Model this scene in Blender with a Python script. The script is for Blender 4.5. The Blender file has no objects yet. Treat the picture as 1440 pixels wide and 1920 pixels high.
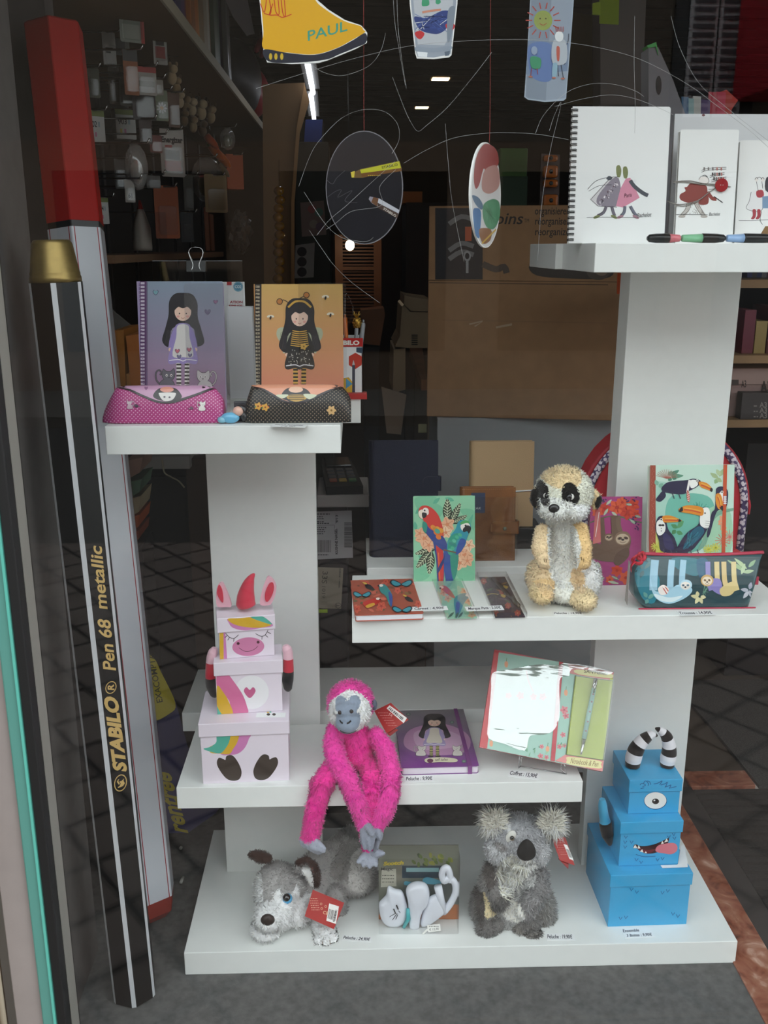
import bpy, bmesh, math, random
import numpy as np
from mathutils import Vector, Matrix
from mathutils.geometry import tessellate_polygon
from mathutils.bvhtree import BVHTree
random.seed(7)
rng = np.random.default_rng(7)
C = bpy.context.scene.collection
# ------------------------------------------------------------------ camera model (1440 x 1920)
F = 1780.0; H = 1.41
PITCH = math.atan(495/F); YAW = math.atan(55/F*math.cos(PITCH))
cy_, sy_, cp_, sp_ = math.cos(YAW), math.sin(YAW), math.cos(PITCH), math.sin(PITCH)
EYE = Vector((0, 0, H))
def ray(px, py):
    a = (px-720)/F; b = -(py-960)/F
    return Vector((a*cy_+sy_*(cp_+b*sp_), -a*sy_+cy_*(cp_+b*sp_), -sp_+b*cp_))
def P(px, py, Y):
    d = ray(px, py); return EYE + d*(Y/d.y)
def Pz(px, py, z):
    d = ray(px, py); return EYE + d*((z-H)/d.z)
def Px(px, py, x):
    d = ray(px, py); return EYE + d*(x/d.x)
def proj(p):
    q = Vector(p)-EYE; r = q.x*cy_-q.y*sy_; fh = q.x*sy_+q.y*cy_; f = fh*cp_-q.z*sp_; u = fh*sp_+q.z*cp_
    return (720+F*r/f, 960-F*u/f)
def zc(p):            # metres per pixel at point p
    q = Vector(p)-EYE
    return ((q.x*sy_+q.y*cy_)*cp_ - q.z*sp_)/F
# ------------------------------------------------------------------ materials
def lin(c):
    if isinstance(c, (tuple, list)): return tuple(c[:3])
    c = c.lstrip('#')
    o = []
    for i in (0, 2, 4):
        v = int(c[i:i+2], 16)/255
        o.append(v/12.92 if v <= .04045 else ((v+.055)/1.055)**2.4)
    return tuple(o)
MATS = {}
def mat(name, col='#cccccc', rough=.5, metal=0., spec=.5, noise=0., nscale=40., bump=0., bscale=200., coat=0., alpha=None, emit=0., sheen=0.):
    if name in MATS: return MATS[name]
    m = bpy.data.materials.new(name); m.use_nodes = True
    nt = m.node_tree; b = nt.nodes['Principled BSDF']
    c = lin(col)
    b.inputs['Base Color'].default_value = (*c, 1)
    b.inputs['Roughness'].default_value = rough
    b.inputs['Metallic'].default_value = metal
    b.inputs['Specular IOR Level'].default_value = spec
    b.inputs['Coat Weight'].default_value = coat
    b.inputs['Coat Roughness'].default_value = .06
    if sheen: b.inputs['Sheen Weight'].default_value = sheen
    if emit:
        b.inputs['Emission Color'].default_value = (*c, 1); b.inputs['Emission Strength'].default_value = emit
    if alpha is not None: b.inputs['Alpha'].default_value = alpha
    if noise or bump:
        tc = nt.nodes.new('ShaderNodeTexCoord')
    if noise:
        n = nt.nodes.new('ShaderNodeTexNoise'); n.inputs['Scale'].default_value = nscale; n.inputs['Detail'].default_value = 6
        nt.links.new(tc.outputs['Object'], n.inputs['Vector'])
        r = nt.nodes.new('ShaderNodeValToRGB')
        r.color_ramp.elements[0].position = .3; r.color_ramp.elements[1].position = .7
        r.color_ramp.elements[0].color = (*[max(0, v*(1-noise)) for v in c], 1)
        r.color_ramp.elements[1].color = (*[min(1, v*(1+noise)) for v in c], 1)
        nt.links.new(n.outputs['Fac'], r.inputs['Fac']); nt.links.new(r.outputs['Color'], b.inputs['Base Color'])
    if bump:
        n2 = nt.nodes.new('ShaderNodeTexNoise'); n2.inputs['Scale'].default_value = bscale; n2.inputs['Detail'].default_value = 4
        nt.links.new(tc.outputs['Object'], n2.inputs['Vector'])
        bp = nt.nodes.new('ShaderNodeBump'); bp.inputs['Strength'].default_value = bump; bp.inputs['Distance'].default_value = .002
        nt.links.new(n2.outputs['Fac'], bp.inputs['Height']); nt.links.new(bp.outputs['Normal'], b.inputs['Normal'])
    MATS[name] = m
    return m
def colmat(name, rough=.5, coat=0., sheen=0., spec=.5):      # printed / dyed colour stored on the mesh
    if name in MATS: return MATS[name]
    m = mat(name, '#ffffff', rough, coat=coat, sheen=sheen, spec=spec)
    nt = m.node_tree; a = nt.nodes.new('ShaderNodeAttribute'); a.attribute_name = 'Col'
    nt.links.new(a.outputs['Color'], nt.nodes['Principled BSDF'].inputs['Base Color'])
    return m
def nmath(nt, op, a, b=None, c=None):
    n = nt.nodes.new('ShaderNodeMath'); n.operation = op
    for i, v in enumerate((a, b, c)):
        if v is None: continue
        if isinstance(v, (int, float)): n.inputs[i].default_value = v
        else: nt.links.new(v, n.inputs[i])
    return n.outputs[0]
def clear(name, tint=(1, 1, 1), r0=.04, rough=.0, haze=0., hazecol=(.8, .8, .8), gmul=1.):
    if name in MATS: return MATS[name]
    m = bpy.data.materials.new(name); m.use_nodes = True; nt = m.node_tree; nt.nodes.clear()
    out = nt.nodes.new('ShaderNodeOutputMaterial')
    t = nt.nodes.new('ShaderNodeBsdfTransparent'); t.inputs[0].default_value = (*tint, 1)
    g = nt.nodes.new('ShaderNodeBsdfGlossy'); g.inputs['Roughness'].default_value = rough
    geo = nt.nodes.new('ShaderNodeNewGeometry')
    d = nt.nodes.new('ShaderNodeVectorMath'); d.operation = 'DOT_PRODUCT'
    nt.links.new(geo.outputs['Normal'], d.inputs[0]); nt.links.new(geo.outputs['Incoming'], d.inputs[1])
    x = nmath(nt, 'SUBTRACT', 1., nmath(nt, 'ABSOLUTE', d.outputs['Value']))
    fr = nmath(nt, 'MULTIPLY_ADD', nmath(nt, 'POWER', x, 5.), (1-r0)*gmul, r0*gmul)
    mx = nt.nodes.new('ShaderNodeMixShader'); nt.links.new(fr, mx.inputs[0])
    base = t.outputs[0]
    if haze:
        df = nt.nodes.new('ShaderNodeBsdfDiffuse'); df.inputs[0].default_value = (*hazecol, 1)
        m2 = nt.nodes.new('ShaderNodeMixShader'); m2.inputs[0].default_value = haze
        nt.links.new(base, m2.inputs[1]); nt.links.new(df.outputs[0], m2.inputs[2]); base = m2.outputs[0]
    nt.links.new(base, mx.inputs[1]); nt.links.new(g.outputs[0], mx.inputs[2])
    nt.links.new(mx.outputs[0], out.inputs[0])
    MATS[name] = m
    return m
PRINT = colmat('printed_paper', .55)
PRINTG = colmat('printed_gloss', .3, coat=.25)
PLUSH = colmat('plush_pile', .9, sheen=.3, spec=.1)
_n = PLUSH.node_tree; _g = _n.nodes.new('ShaderNodeNewGeometry'); _v = _n.nodes.new('ShaderNodeVectorMath'); _v.operation = 'SCALE'   # strands keep the nap direction on both sides
_n.links.new(_g.outputs['Normal'], _v.inputs[0]); _n.links.new(nmath(_n, 'MULTIPLY_ADD', _g.outputs['Backfacing'], -2., 1.), _v.inputs['Scale']); _n.links.new(_v.outputs[0], _n.nodes['Principled BSDF'].inputs['Normal'])
WHITEM = mat('white_laminate', '#e9ebe8', .45, bump=.03, bscale=300, noise=.015, nscale=60)
BLACKP = mat('black_plastic', '#141414', .35)
PAPER = mat('paper_white', '#eceded', .8)
CHROME = mat('chrome', '#c8c8c8', .18, metal=1)
DARKM = mat('dark_metal', '#26262a', .4, metal=.8)
CLEARP = clear('clear_plastic', (.97, .97, .97), .05, .03)
# ------------------------------------------------------------------ naming
ORG = {}
def tag(o, label=None, cat=None, group=None, kind=None):
    if label: o['label'] = label
    if cat: o['category'] = cat
    if group: o['group'] = group
    if kind: o['kind'] = kind
    return o
def thing(name, label, cat, loc, group=None):
    o = bpy.data.objects.new(name, None); C.objects.link(o)
    o.location = loc; o.empty_display_size = .02
    ORG[o.name] = Vector(loc)
    return tag(o, label, cat, group)
# ------------------------------------------------------------------ mesh collecting
def rrect(u0, v0, u1, v1, r, n=5, corners=(1, 1, 1, 1)):      # corners: bl br tr tl
    pts = []
    for k, (cx, cy, a) in enumerate(((u0+r, v0+r, 180), (u1-r, v0+r, 270), (u1-r, v1-r, 0), (u0+r, v1-r, 90))):
        if r > 0 and corners[k]:
            for i in range(n+1):
                t = math.radians(a+90*i/n); pts.append((cx+r*math.cos(t), cy+r*math.sin(t)))
        else:
            pts.append(((u0, v0), (u1, v0), (u1, v1), (u0, v1))[k])
    return pts
def crom(pts, n=6, closed=True):
    out = []; N = len(pts)
    rngi = range(N) if closed else range(N-1)
    for i in rngi:
        if closed: a, b, c, d = pts[i-1], pts[i], pts[(i+1) % N], pts[(i+2) % N]
        else: a, b, c, d = pts[max(i-1, 0)], pts[i], pts[i+1], pts[min(i+2, N-1)]
        for k in range(n):
            t = k/n; t2 = t*t; t3 = t2*t
            out.append(tuple(.5*((2*q) + (-p+r)*t + (2*p-5*q+4*r-s)*t2 + (-p+3*q-3*r+s)*t3) for p, q, r, s in zip(a, b, c, d)))
    if not closed: out.append(tuple(pts[-1]))
    return out
def frame_at(d, up=Vector((0, 0, 1))):
    d = d.normalized()
    if abs(d.dot(up)) > .95: up = Vector((0, 1, 0))
    x = up.cross(d).normalized(); y = d.cross(x)
    return x, y, d
def plmat(A, off=0.):
    m = Matrix.Identity(4)
    for i in range(3):
        m[i][0] = A.U[i]; m[i][1] = A.V[i]; m[i][2] = A.N[i]; m[i][3] = A.O[i]+A.N[i]*off
    return m
class MB:
    def __init__(s): s.v = []; s.f = []; s.m = []; s.c = []; s.s = []; s.mats = []
    def mi(s, m):
        if m not in s.mats: s.mats.append(m)
        return s.mats.index(m)
    def add(s, vs, fs, m, col=(1, 1, 1), smooth=False):
        o = len(s.v); s.v.extend([tuple(p) for p in vs]); k = s.mi(m); c = lin(col) if isinstance(col, str) else col
        for f in fs:
            s.f.append(tuple(i+o for i in f)); s.m.append(k); s.c.append(c); s.s.append(smooth)
    def bm(s, bm, m, M=None, col=(1, 1, 1), smooth=False):
        bm.verts.ensure_lookup_table(); bm.normal_update()
        vs = [(M @ v.co) if M else v.co.copy() for v in bm.verts]
        s.add(vs, [[v.index for v in f.verts] for f in bm.faces], m, col, smooth); bm.free()
    def box(s, lo, hi, m, bev=0., M=None, col=(1, 1, 1), seg=2):
        b = bmesh.new(); bmesh.ops.create_cube(b, size=1)
        lo = Vector(lo); hi = Vector(hi); c = (lo+hi)/2; d = hi-lo
        for v in b.verts: v.co = Vector((v.co.x*d.x, v.co.y*d.y, v.co.z*d.z))+c
        if bev: bmesh.ops.bevel(b, geom=b.edges[:], offset=bev, segments=seg, affect='EDGES', profile=.5)
        b.verts.index_update()
        s.bm(b, m, M, col, False)
    def prism(s, poly, d0, d1, m, M, col=(1, 1, 1), bev=0., smooth=False):
        poly = [tuple(p) for p in poly]
        ar = sum(poly[i-1][0]*poly[i][1]-poly[i][0]*poly[i-1][1] for i in range(len(poly)))
        if ar < 0: poly = poly[::-1]
        n = len(poly)
        tri = tessellate_polygon([[Vector((p[0], p[1], 0)) for p in poly]])
        vs = [M @ Vector((p[0], p[1], d0)) for p in poly] + [M @ Vector((p[0], p[1], d1)) for p in poly]
        s.add(vs, [(i, (i+1) % n, n+(i+1) % n, n+i) for i in range(n)], m, col, smooth)
        fr = []
        for t in tri:
            a = [poly[i] for i in t]
            k = (a[1][0]-a[0][0])*(a[2][1]-a[0][1])-(a[2][0]-a[0][0])*(a[1][1]-a[0][1])
            fr.append(t if k > 0 else t[::-1])
        s.add([M @ Vector((p[0], p[1], d1)) for p in poly], fr, m, col)
        s.add([M @ Vector((p[0], p[1], d0)) for p in poly], [f[::-1] for f in fr], m, col)
    def slab(s, A, u0, v0, u1, v1, d0, d1, m, r=0., col=(1, 1, 1), corners=(1, 1, 1, 1)):
        s.prism(rrect(u0, v0, u1, v1, r, 5, corners), d0, d1, m, plmat(A), col)
    def tube(s, pts, r, m, n=10, col=(1, 1, 1), closed=False, flat=None, cols=None):
        pts = [Vector(p) for p in pts]; N = len(pts)
        rs = r if isinstance(r, (list, tuple)) else [r]*N
        up = None; rings = []
        for i, p in enumerate(pts):
            if closed: d = pts[(i+1) % N]-pts[i-1]
            else: d = pts[min(i+1, N-1)]-pts[max(i-1, 0)]
            if d.length < 1e-9: d = Vector((0, 0, 1))
            d.normalize()
            if up is None: x, y, _ = frame_at(d)
            else:
                x = (up - d*up.dot(d))
                if x.length < 1e-6: x, y, _ = frame_at(d)
                x.normalize(); y = d.cross(x)
            up = x; f2 = flat if flat else 1
            rings.append([p+(x*math.cos(2*math.pi*k/n)+y*math.sin(2*math.pi*k/n)*f2)*rs[i] for k in range(n)])
        vs = [q for g in rings for q in g]
        if cols is None:
            fs = []
            for i in range(N if closed else N-1):
                j = (i+1) % N
                for k in range(n): fs.append((i*n+k, i*n+(k+1) % n, j*n+(k+1) % n, j*n+k))
            if not closed: fs += [tuple(range(n))[::-1], tuple((N-1)*n+k for k in range(n))]
            s.add(vs, fs, m, col, True)
        else:
            for i in range(N-1):
                s.add(rings[i]+rings[i+1], [(k, (k+1) % n, n+(k+1) % n, n+k) for k in range(n)], m, cols[i], True)
            s.add(rings[0], [tuple(range(n))[::-1]], m, cols[0]); s.add(rings[-1], [tuple(range(n))], m, cols[-1])
    def lathe(s, prof, m, M, n=32, col=(1, 1, 1), smooth=True):
        vs = []; fs = []; K = len(prof)
        for r, z in prof:
            for k in range(n): vs.append(M @ Vector((r*math.cos(2*math.pi*k/n), r*math.sin(2*math.pi*k/n), z)))
        for i in range(K-1):
            for k in range(n): fs.append((i*n+k, i*n+(k+1) % n, (i+1)*n+(k+1) % n, (i+1)*n+k))
        s.add(vs, fs, m, col, smooth)
    def ell(s, c, rad, m, M=None, col=(1, 1, 1), n=16):
        b = bmesh.new(); bmesh.ops.create_uvsphere(b, u_segments=n, v_segments=max(6, n*2//3), radius=1)
        T = Matrix.Translation(Vector(c)) @ (M.to_4x4() if M else Matrix.Identity(4)) @ Matrix.Diagonal((*rad, 1))
        b.verts.index_update()
        s.bm(b, m, T, col, True)
    def build(s, name, parent=None, org=None, label=None):
        me = bpy.data.meshes.new(name); o = bpy.data.objects.new(name, me); C.objects.link(o)
        if parent is not None:
            o.parent = parent; O = ORG[parent.name]
        else:
            if org is None:
                a = np.array(s.v); org = ((a[:, 0].min()+a[:, 0].max())/2, (a[:, 1].min()+a[:, 1].max())/2, a[:, 2].min())
            O = Vector(org); o.location = O
        ORG[o.name] = O
        me.from_pydata([(p[0]-O.x, p[1]-O.y, p[2]-O.z) for p in s.v], [], s.f)
        for m in s.mats: me.materials.append(m)
        me.polygons.foreach_set('material_index', s.m); me.polygons.foreach_set('use_smooth', s.s)
        if any(c != (1, 1, 1) for c in s.c):
            at = me.color_attributes.new('Col', 'FLOAT_COLOR', 'CORNER')
            a = []
            for f, c in zip(s.f, s.c): a.extend((c[0], c[1], c[2], 1.)*len(f))
            at.data.foreach_set('color', a)
        me.update()
        if label: o['label'] = label
        return o
# ------------------------------------------------------------------ lettering
_TXT = {}
def textmesh(t, bold=0., shear=0.):
    k = (t, bold, shear)
    if k in _TXT: return _TXT[k]
    cu = bpy.data.curves.new('lettering', 'FONT'); cu.body = t; cu.size = 1; cu.resolution_u = 3; cu.offset = bold; cu.shear = shear
    ob = bpy.data.objects.new('lettering', cu); me = bpy.data.meshes.new_from_object(ob)
    vs = [(v.co.x, v.co.y) for v in me.vertices]; fs = [tuple(p.vertices) for p in me.polygons]
    bpy.data.objects.remove(ob); bpy.data.curves.remove(cu); bpy.data.meshes.remove(me)
    _TXT[k] = (vs, fs); return _TXT[k]
# ------------------------------------------------------------------ flat printed artwork on a plane
class Art:
    LAYER = 2.2e-5
    def __init__(s, O, U, V, w=1., h=1.):
        s.O = Vector(O); s.U = Vector(U).normalized(); s.V = Vector(V).normalized(); s.N = s.U.cross(s.V).normalized()
        s.w = w; s.h = h; s.k = 1; s.crop = (0, 0, 1); s.mb = MB(); s.clip = None; s.base = 0.; s.bvh = None; s.mt = PRINT; s.eps = 2e-4; s.grp = []
    def z(s, x0, y0, sc): s.crop = (x0, y0, sc); return s
    def px(s, x, y): return (s.crop[0]+x/s.crop[2], s.crop[1]+y/s.crop[2])
    def m(s, x, y):
        d = ray(*s.px(x, y)); q = s.O + s.N*s.base
        t = (q-EYE).dot(s.N)/d.dot(s.N); p = EYE+d*t-q
        return (p.dot(s.U), p.dot(s.V))
    def w3(s, u, v, off=0.): return s.O+s.U*u+s.V*v+s.N*(s.base+off)
    def _clip(s, pts):
        if s.clip is None: return pts
        u0, v0, u1, v1 = s.clip
        for ax, lim, sg in ((0, u0, 1), (0, u1, -1), (1, v0, 1), (1, v1, -1)):
            out = []
            for i in range(len(pts)):
                a, b = pts[i-1], pts[i]
                ia = (a[ax]-lim)*sg >= 0; ib = (b[ax]-lim)*sg >= 0
                if ia != ib:
                    t = (lim-a[ax])/(b[ax]-a[ax]); out.append((a[0]+(b[0]-a[0])*t, a[1]+(b[1]-a[1])*t))
                if ib: out.append(b)
            pts = out
            if len(pts) < 3: return []
        return pts
    def raw(s, uv, col, step=True):
        uv = s._clip([tuple(p) for p in uv])
        if len(uv) < 3: return
        tri = tessellate_polygon([[Vector((p[0], p[1], 0)) for p in uv]])
        fs = []
        for t in tri:
            a = [uv[i] for i in t]
            k = (a[1][0]-a[0][0])*(a[2][1]-a[0][1])-(a[2][0]-a[0][0])*(a[1][1]-a[0][1])
            if abs(k) < 1e-12: continue
            fs.append(tuple(t) if k > 0 else tuple(t[::-1]))
        s.emit(uv, fs, col, step)
    def emit(s, uv, fs, col, step=True):
        off = s.k*s.LAYER; s.grp.append(len(s.mb.f))
        if s.bvh is None: s.mb.add([s.w3(u, v, off) for u, v in uv], fs, s.mt, col)
        else:       # wrapped over a curved surface
            vs = [s.w3(u, v) for u, v in uv]; fl = list(fs)
            for _ in range(4):
                nf = []; ch = False
                for f in fl:
                    L = [(vs[f[i]]-vs[f[(i+1) % 3]]).length for i in range(3)] if len(f) == 3 else [0]
                    if len(f) == 3 and max(L) > .005:
                        ch = True; a, b, c = f
                        ab = len(vs); vs.append((vs[a]+vs[b])/2); bc = len(vs); vs.append((vs[b]+vs[c])/2); ca = len(vs); vs.append((vs[c]+vs[a])/2)
                        nf += [(a, ab, ca), (ab, b, bc), (ca, bc, c), (ab, bc, ca)]
                    else: nf.append(f)
                fl = nf
                if not ch: break
            pv = []
            for p in vs:
                d = (p-EYE).normalized(); h = s.bvh.ray_cast(EYE, d)
                if h[0] is None: pv.append(None)
                else:
                    n = h[1] if h[1].dot(d) < 0 else -h[1]; pv.append(h[0]+n*(s.eps+off))
            ok = [f for f in fl if all(pv[i] is not None for i in f)]
            s.mb.add([p if p is not None else Vector() for p in pv], ok, s.mt, col)
        if step: s.k += 1
    def poly(s, pts, col, step=True): s.raw([s.m(*p) for p in pts], col, step)
    def spl(s, pts, col, n=5, step=True): s.raw([s.m(*p) for p in crom(pts, n)], col, step)
    def ell(s, x, y, rx, ry, col, rot=0., n=20, step=True):
        c, q = math.cos(math.radians(rot)), math.sin(math.radians(rot))
        s.poly([(x+rx*math.cos(2*math.pi*i/n)*c-ry*math.sin(2*math.pi*i/n)*q, y+rx*math.cos(2*math.pi*i/n)*q+ry*math.sin(2*math.pi*i/n)*c) for i in range(n)], col, step)
    def rect(s, x0, y0, x1, y1, col, step=True): s.poly([(x0, y0), (x1, y0), (x1, y1), (x0, y1)], col, step)
    def line(s, pts, w, col, smooth=0, taper=0., step=True):
        if smooth: pts = crom(pts, smooth, False)
        L = len(pts); l = []; r = []
        for i, p in enumerate(pts):
            a = pts[max(i-1, 0)]; b = pts[min(i+1, L-1)]
            dx, dy = b[0]-a[0], b[1]-a[1]; q = math.hypot(dx, dy) or 1
            ww = w/2*(1-taper*i/max(1, L-1)); l.append((p[0]-dy/q*ww, p[1]+dx/q*ww)); r.append((p[0]+dy/q*ww, p[1]-dx/q*ww))
        for i in range(L-1):
            s.poly([l[i], l[i+1], r[i+1], r[i]], col, False)
        if step: s.k += 1
    def leaf(s, x0, y0, x1, y1, w, col, vein=None, step=True):
        dx, dy = x1-x0, y1-y0; nx, ny = -dy, dx; q = math.hypot(dx, dy); nx /= q; ny /= q
        L = []
        for t, k in ((0, 0), (.2, .7), (.45, 1), (.7, .75), (1, 0)): L.append((x0+dx*t+nx*w*k/2, y0+dy*t+ny*w*k/2))
        for t, k in ((.7, .75), (.45, 1), (.2, .7)): L.append((x0+dx*t-nx*w*k/2, y0+dy*t-ny*w*k/2))
        s.spl(L, col, 3, step)
        if vein:
            s.line([(x0, y0), (x1, y1)], max(1.2, w*.06), vein, step=False)
            for t in (.2, .32, .44, .56, .68, .8):
                for sg in (1, -1):
                    k = .42*w*(1-abs(t-.45)*1.2)
                    s.line([(x0+dx*t, y0+dy*t), (x0+dx*(t+.12)+nx*k*sg, y0+dy*(t+.12)+ny*k*sg)], max(1.2, w*.07), vein, step=False)
            s.k += 1
    def flower(s, x, y, r, col, core=None, n=5, rot=0., line=None):
        for i in range(n):
            a = rot+2*math.pi*i/n
            s.leaf(x+math.cos(a)*r*.1, y+math.sin(a)*r*.1, x+math.cos(a)*r, y+math.sin(a)*r, r*.72, col, step=False)
        s.k += 1
        if line:
            for i in range(n):
                a = rot+2*math.pi*i/n
                s.line([(x, y), (x+math.cos(a)*r*.8, y+math.sin(a)*r*.8)], max(1, r*.07), line, step=False)
            s.k += 1
        if core: s.ell(x, y, r*.22, r*.22, core)
    def heart(s, x, y, r, col): s.spl([(x, y+r), (x-r*.95, y-r*.1), (x-r*.55, y-r*.8), (x, y-r*.35), (x+r*.55, y-r*.8), (x+r*.95, y-r*.1)], col, 4)
    def text(s, t, bl, br, tl, col, bold=0., shear=0.):
        vs, fs = textmesh(t, bold, shear)
        if not vs: return
        x0 = min(p[0] for p in vs); x1 = max(p[0] for p in vs); y0 = 0.; y1 = max(p[1] for p in vs)
        b, r, t2 = s.m(*bl), s.m(*br), s.m(*tl)
        def mp(p):
            a = (p[0]-x0)/(x1-x0); c = (p[1]-y0)/(y1-y0)
            return (b[0]+(r[0]-b[0])*a+(t2[0]-b[0])*c, b[1]+(r[1]-b[1])*a+(t2[1]-b[1])*c)
        fl = []
        for f in fs:
            for i in range(1, len(f)-1): fl.append((f[0], f[i], f[i+1]))
        s.emit([mp(p) for p in vs], fl, col)
    def scrawl(s, x0, y0, x1, h, col, seed, w=1.2, slope=0.):     # an illegible line of tiny print
        r = random.Random(seed); x = x0
        while x < x1:
            k = r.uniform(.5, 1.6)*h
            yy = y0+(x-x0)*slope
            s.poly([(x, yy), (min(x+k, x1), yy), (min(x+k, x1), yy+h*.6), (x, yy+h*.6)], col, False); x += k+h*.45
        s.k += 1
    def done(s, name, parent, label=None, split=0.):
        if not split: return s.mb.build(name, parent, label=label)
        a = s.mb; V = np.array(a.v); st = s.grp+[len(a.f)]; n = len(s.grp); par = list(range(n))   # separate motifs become parts of their own
        def fd(i):
            while par[i] != i: i = par[i]
            return i
        fs = [a.f[st[i]:st[i+1]] for i in range(n)]
        bb = [(V[[k for f in g for k in f]].min(0)-split, V[[k for f in g for k in f]].max(0)+split) if g else None for g in fs]
        for i in range(n):
            for j in range(i):
                if bb[i] and bb[j] and (bb[i][0] < bb[j][1]).all() and (bb[j][0] < bb[i][1]).all(): par[fd(i)] = fd(j)
        ms = {}
        for i in range(n):
            m = ms.setdefault(fd(i), MB())
            if fs[i]:
                ids = sorted({k for f in fs[i] for k in f}); ix = {k: t for t, k in enumerate(ids)}
                m.add([a.v[k] for k in ids], [tuple(ix[k] for k in f) for f in fs[i]], a.mats[a.m[st[i]]], a.c[st[i]])
        for m in ms.values():
            if m.f: m.build(name, parent, label=label)
def cover(A, col, u0=0., v0=0., u1=None, v1=None):
    A.clip = (u0, v0, A.w if u1 is None else u1, A.h if v1 is None else v1)
    A.raw([(A.clip[0], A.clip[1]), (A.clip[2], A.clip[1]), (A.clip[2], A.clip[3]), (A.clip[0], A.clip[3])], col)
def stand(bl, br, tl, z, lean, Y=None, crop=(0, 0, 1)):
    f = lambda p: (crop[0]+p[0]/crop[2], crop[1]+p[1]/crop[2])
    bl, br, tl = f(bl), f(br), f(tl)
    if Y is None: O = Pz(*bl, z); B = Pz(*br, z)
    else:
        O = P(*bl, Y); B = P(*br, Y); O = Vector((O.x, Y, z)); B = Vector((B.x, Y, z))
    U = (B-O).normalized(); Nh = U.cross(Vector((0, 0, 1)))
    a = math.radians(lean); V = Vector((0, 0, 1))*math.cos(a)-Nh*math.sin(a)
    A = Art(O, U, V, (B-O).length); A.h = A.m(*tl)[1]; A.z(*crop)
    return A
def lay(bl, br, tl, z, crop=(0, 0, 1)):
    f = lambda p: (crop[0]+p[0]/crop[2], crop[1]+p[1]/crop[2])
    bl, br, tl = f(bl), f(br), f(tl)
    O = Pz(*bl, z); B = Pz(*br, z); T = Pz(*tl, z)
    U = (B-O).normalized(); V = Vector((0, 0, 1)).cross(U)
    A = Art(O, U, V, (B-O).length); A.h = (T-O).dot(V); A.z(*crop)
    return A
# ------------------------------------------------------------------ camera, sky, exposure
cam = bpy.data.cameras.new('camera'); co = bpy.data.objects.new('camera', cam); C.objects.link(co)
co.location = EYE; co.rotation_euler = (math.pi/2-PITCH, 0, -YAW)
cam.sensor_fit = 'VERTICAL'; cam.sensor_height = 24; cam.lens = 24*F/1920; cam.clip_start = .05
bpy.context.scene.camera = co
vs_ = bpy.context.scene.view_settings
vs_.view_transform = 'Standard'; vs_.look = 'None'; vs_.gamma = 1; vs_.exposure = EXPO = -0.08
W = bpy.data.worlds.new('sky'); bpy.context.scene.world = W; W.use_nodes = True
bg = W.node_tree.nodes['Background']; bg.inputs[0].default_value = (.92, .965, 1.0, 1); bg.inputs[1].default_value = SKY = 3.4
cy = bpy.context.scene.cycles
cy.transparent_max_bounces = 24; cy.max_bounces = 8; cy.sample_clamp_indirect = 8
def struct(mb, name, kind='structure', org=None):
    o = mb.build(name, None, org); o['kind'] = kind; return o
# ------------------------------------------------------------------ floors
M_CONC = mat('display_floor_felt', '#5a5958', .9, noise=.22, nscale=60, bump=.15, bscale=500)
M_TILE = mat('shop_floor_tile', '#4a4038', .5, noise=.15, nscale=12)
M_MAT = mat('ribbed_mat', '#2c2724', .95, noise=.25, nscale=200)
M_SPECK = mat('speckled_mat', '#3a3836', .95, noise=.6, nscale=420)
M_MARB = mat('red_marble', '#8d5a48', .35)
nt = M_MARB.node_tree; b_ = nt.nodes['Principled BSDF']
tc = nt.nodes.new('ShaderNodeTexCoord'); n1 = nt.nodes.new('ShaderNodeTexNoise'); n1.inputs['Scale'].default_value = 14; n1.inputs['Detail'].default_value = 8; n1.inputs['Distortion'].default_value = 1.8
nt.links.new(tc.outputs['Object'], n1.inputs['Vector']); r1 = nt.nodes.new('ShaderNodeValToRGB')
e = r1.color_ramp.elements; e[0].position = .28; e[0].color = (*lin('#4b2c24'), 1); e[1].position = .75; e[1].color = (*lin('#c9a592'), 1)
k = e.new(.45); k.color = (*lin('#8b523f'), 1); k = e.new(.6); k.color = (*lin('#9d6a55'), 1)
nt.links.new(n1.outputs['Fac'], r1.inputs['Fac']); nt.links.new(r1.outputs['Color'], b_.inputs['Base Color'])
m = MB(); m.box((-.85, 1.36, -.06), (.762, 2.26, 0), M_CONC); struct(m, 'floor_display')
m = MB(); m.box((-1.3, 2.26, -.06), (.9, 9.5, -.004), M_TILE); m.box((.9, 2.33, -.06), (3.2, 9.5, -.004), M_TILE)
struct(m, 'floor')
m = MB(); m.box((.762, 1.36, -.06), (.848, 2.30, .004), M_MARB, .002); struct(m, 'trim_1')
m = MB(); m.box((.9, 2.255, -.06), (1.078, 2.332, .004), M_MARB, .002); struct(m, 'trim_2')
m = MB(); m.box((.848, 1.36, -.06), (.9, 2.255, .002), mat('threshold_strip', '#3a3533', .6)); struct(m, 'trim_3')
# ribbed entrance mat: ribs are part of the same mesh
m = MB(); m.box((.902, 1.44, -.05), (1.9, 2.25, -.006), M_MAT)
for i in range(27): m.box((.902, 1.447+i*.03, -.006), (1.9, 1.462+i*.03, .001), M_MAT)
tag(m.build('doormat'), 'dark ribbed entrance mat beside the red marble strip', 'mat')
m = MB(); m.prism([(1.085, 2.25), (1.9, 2.25), (1.9, 2.9), (1.05, 2.9), (1.075, 2.56)], -.004, .006, M_SPECK, Matrix.Identity(4))
tag(m.build('speckled_carpet_mat'), 'grey speckled mat further back past the marble crosspiece', 'mat')
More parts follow.
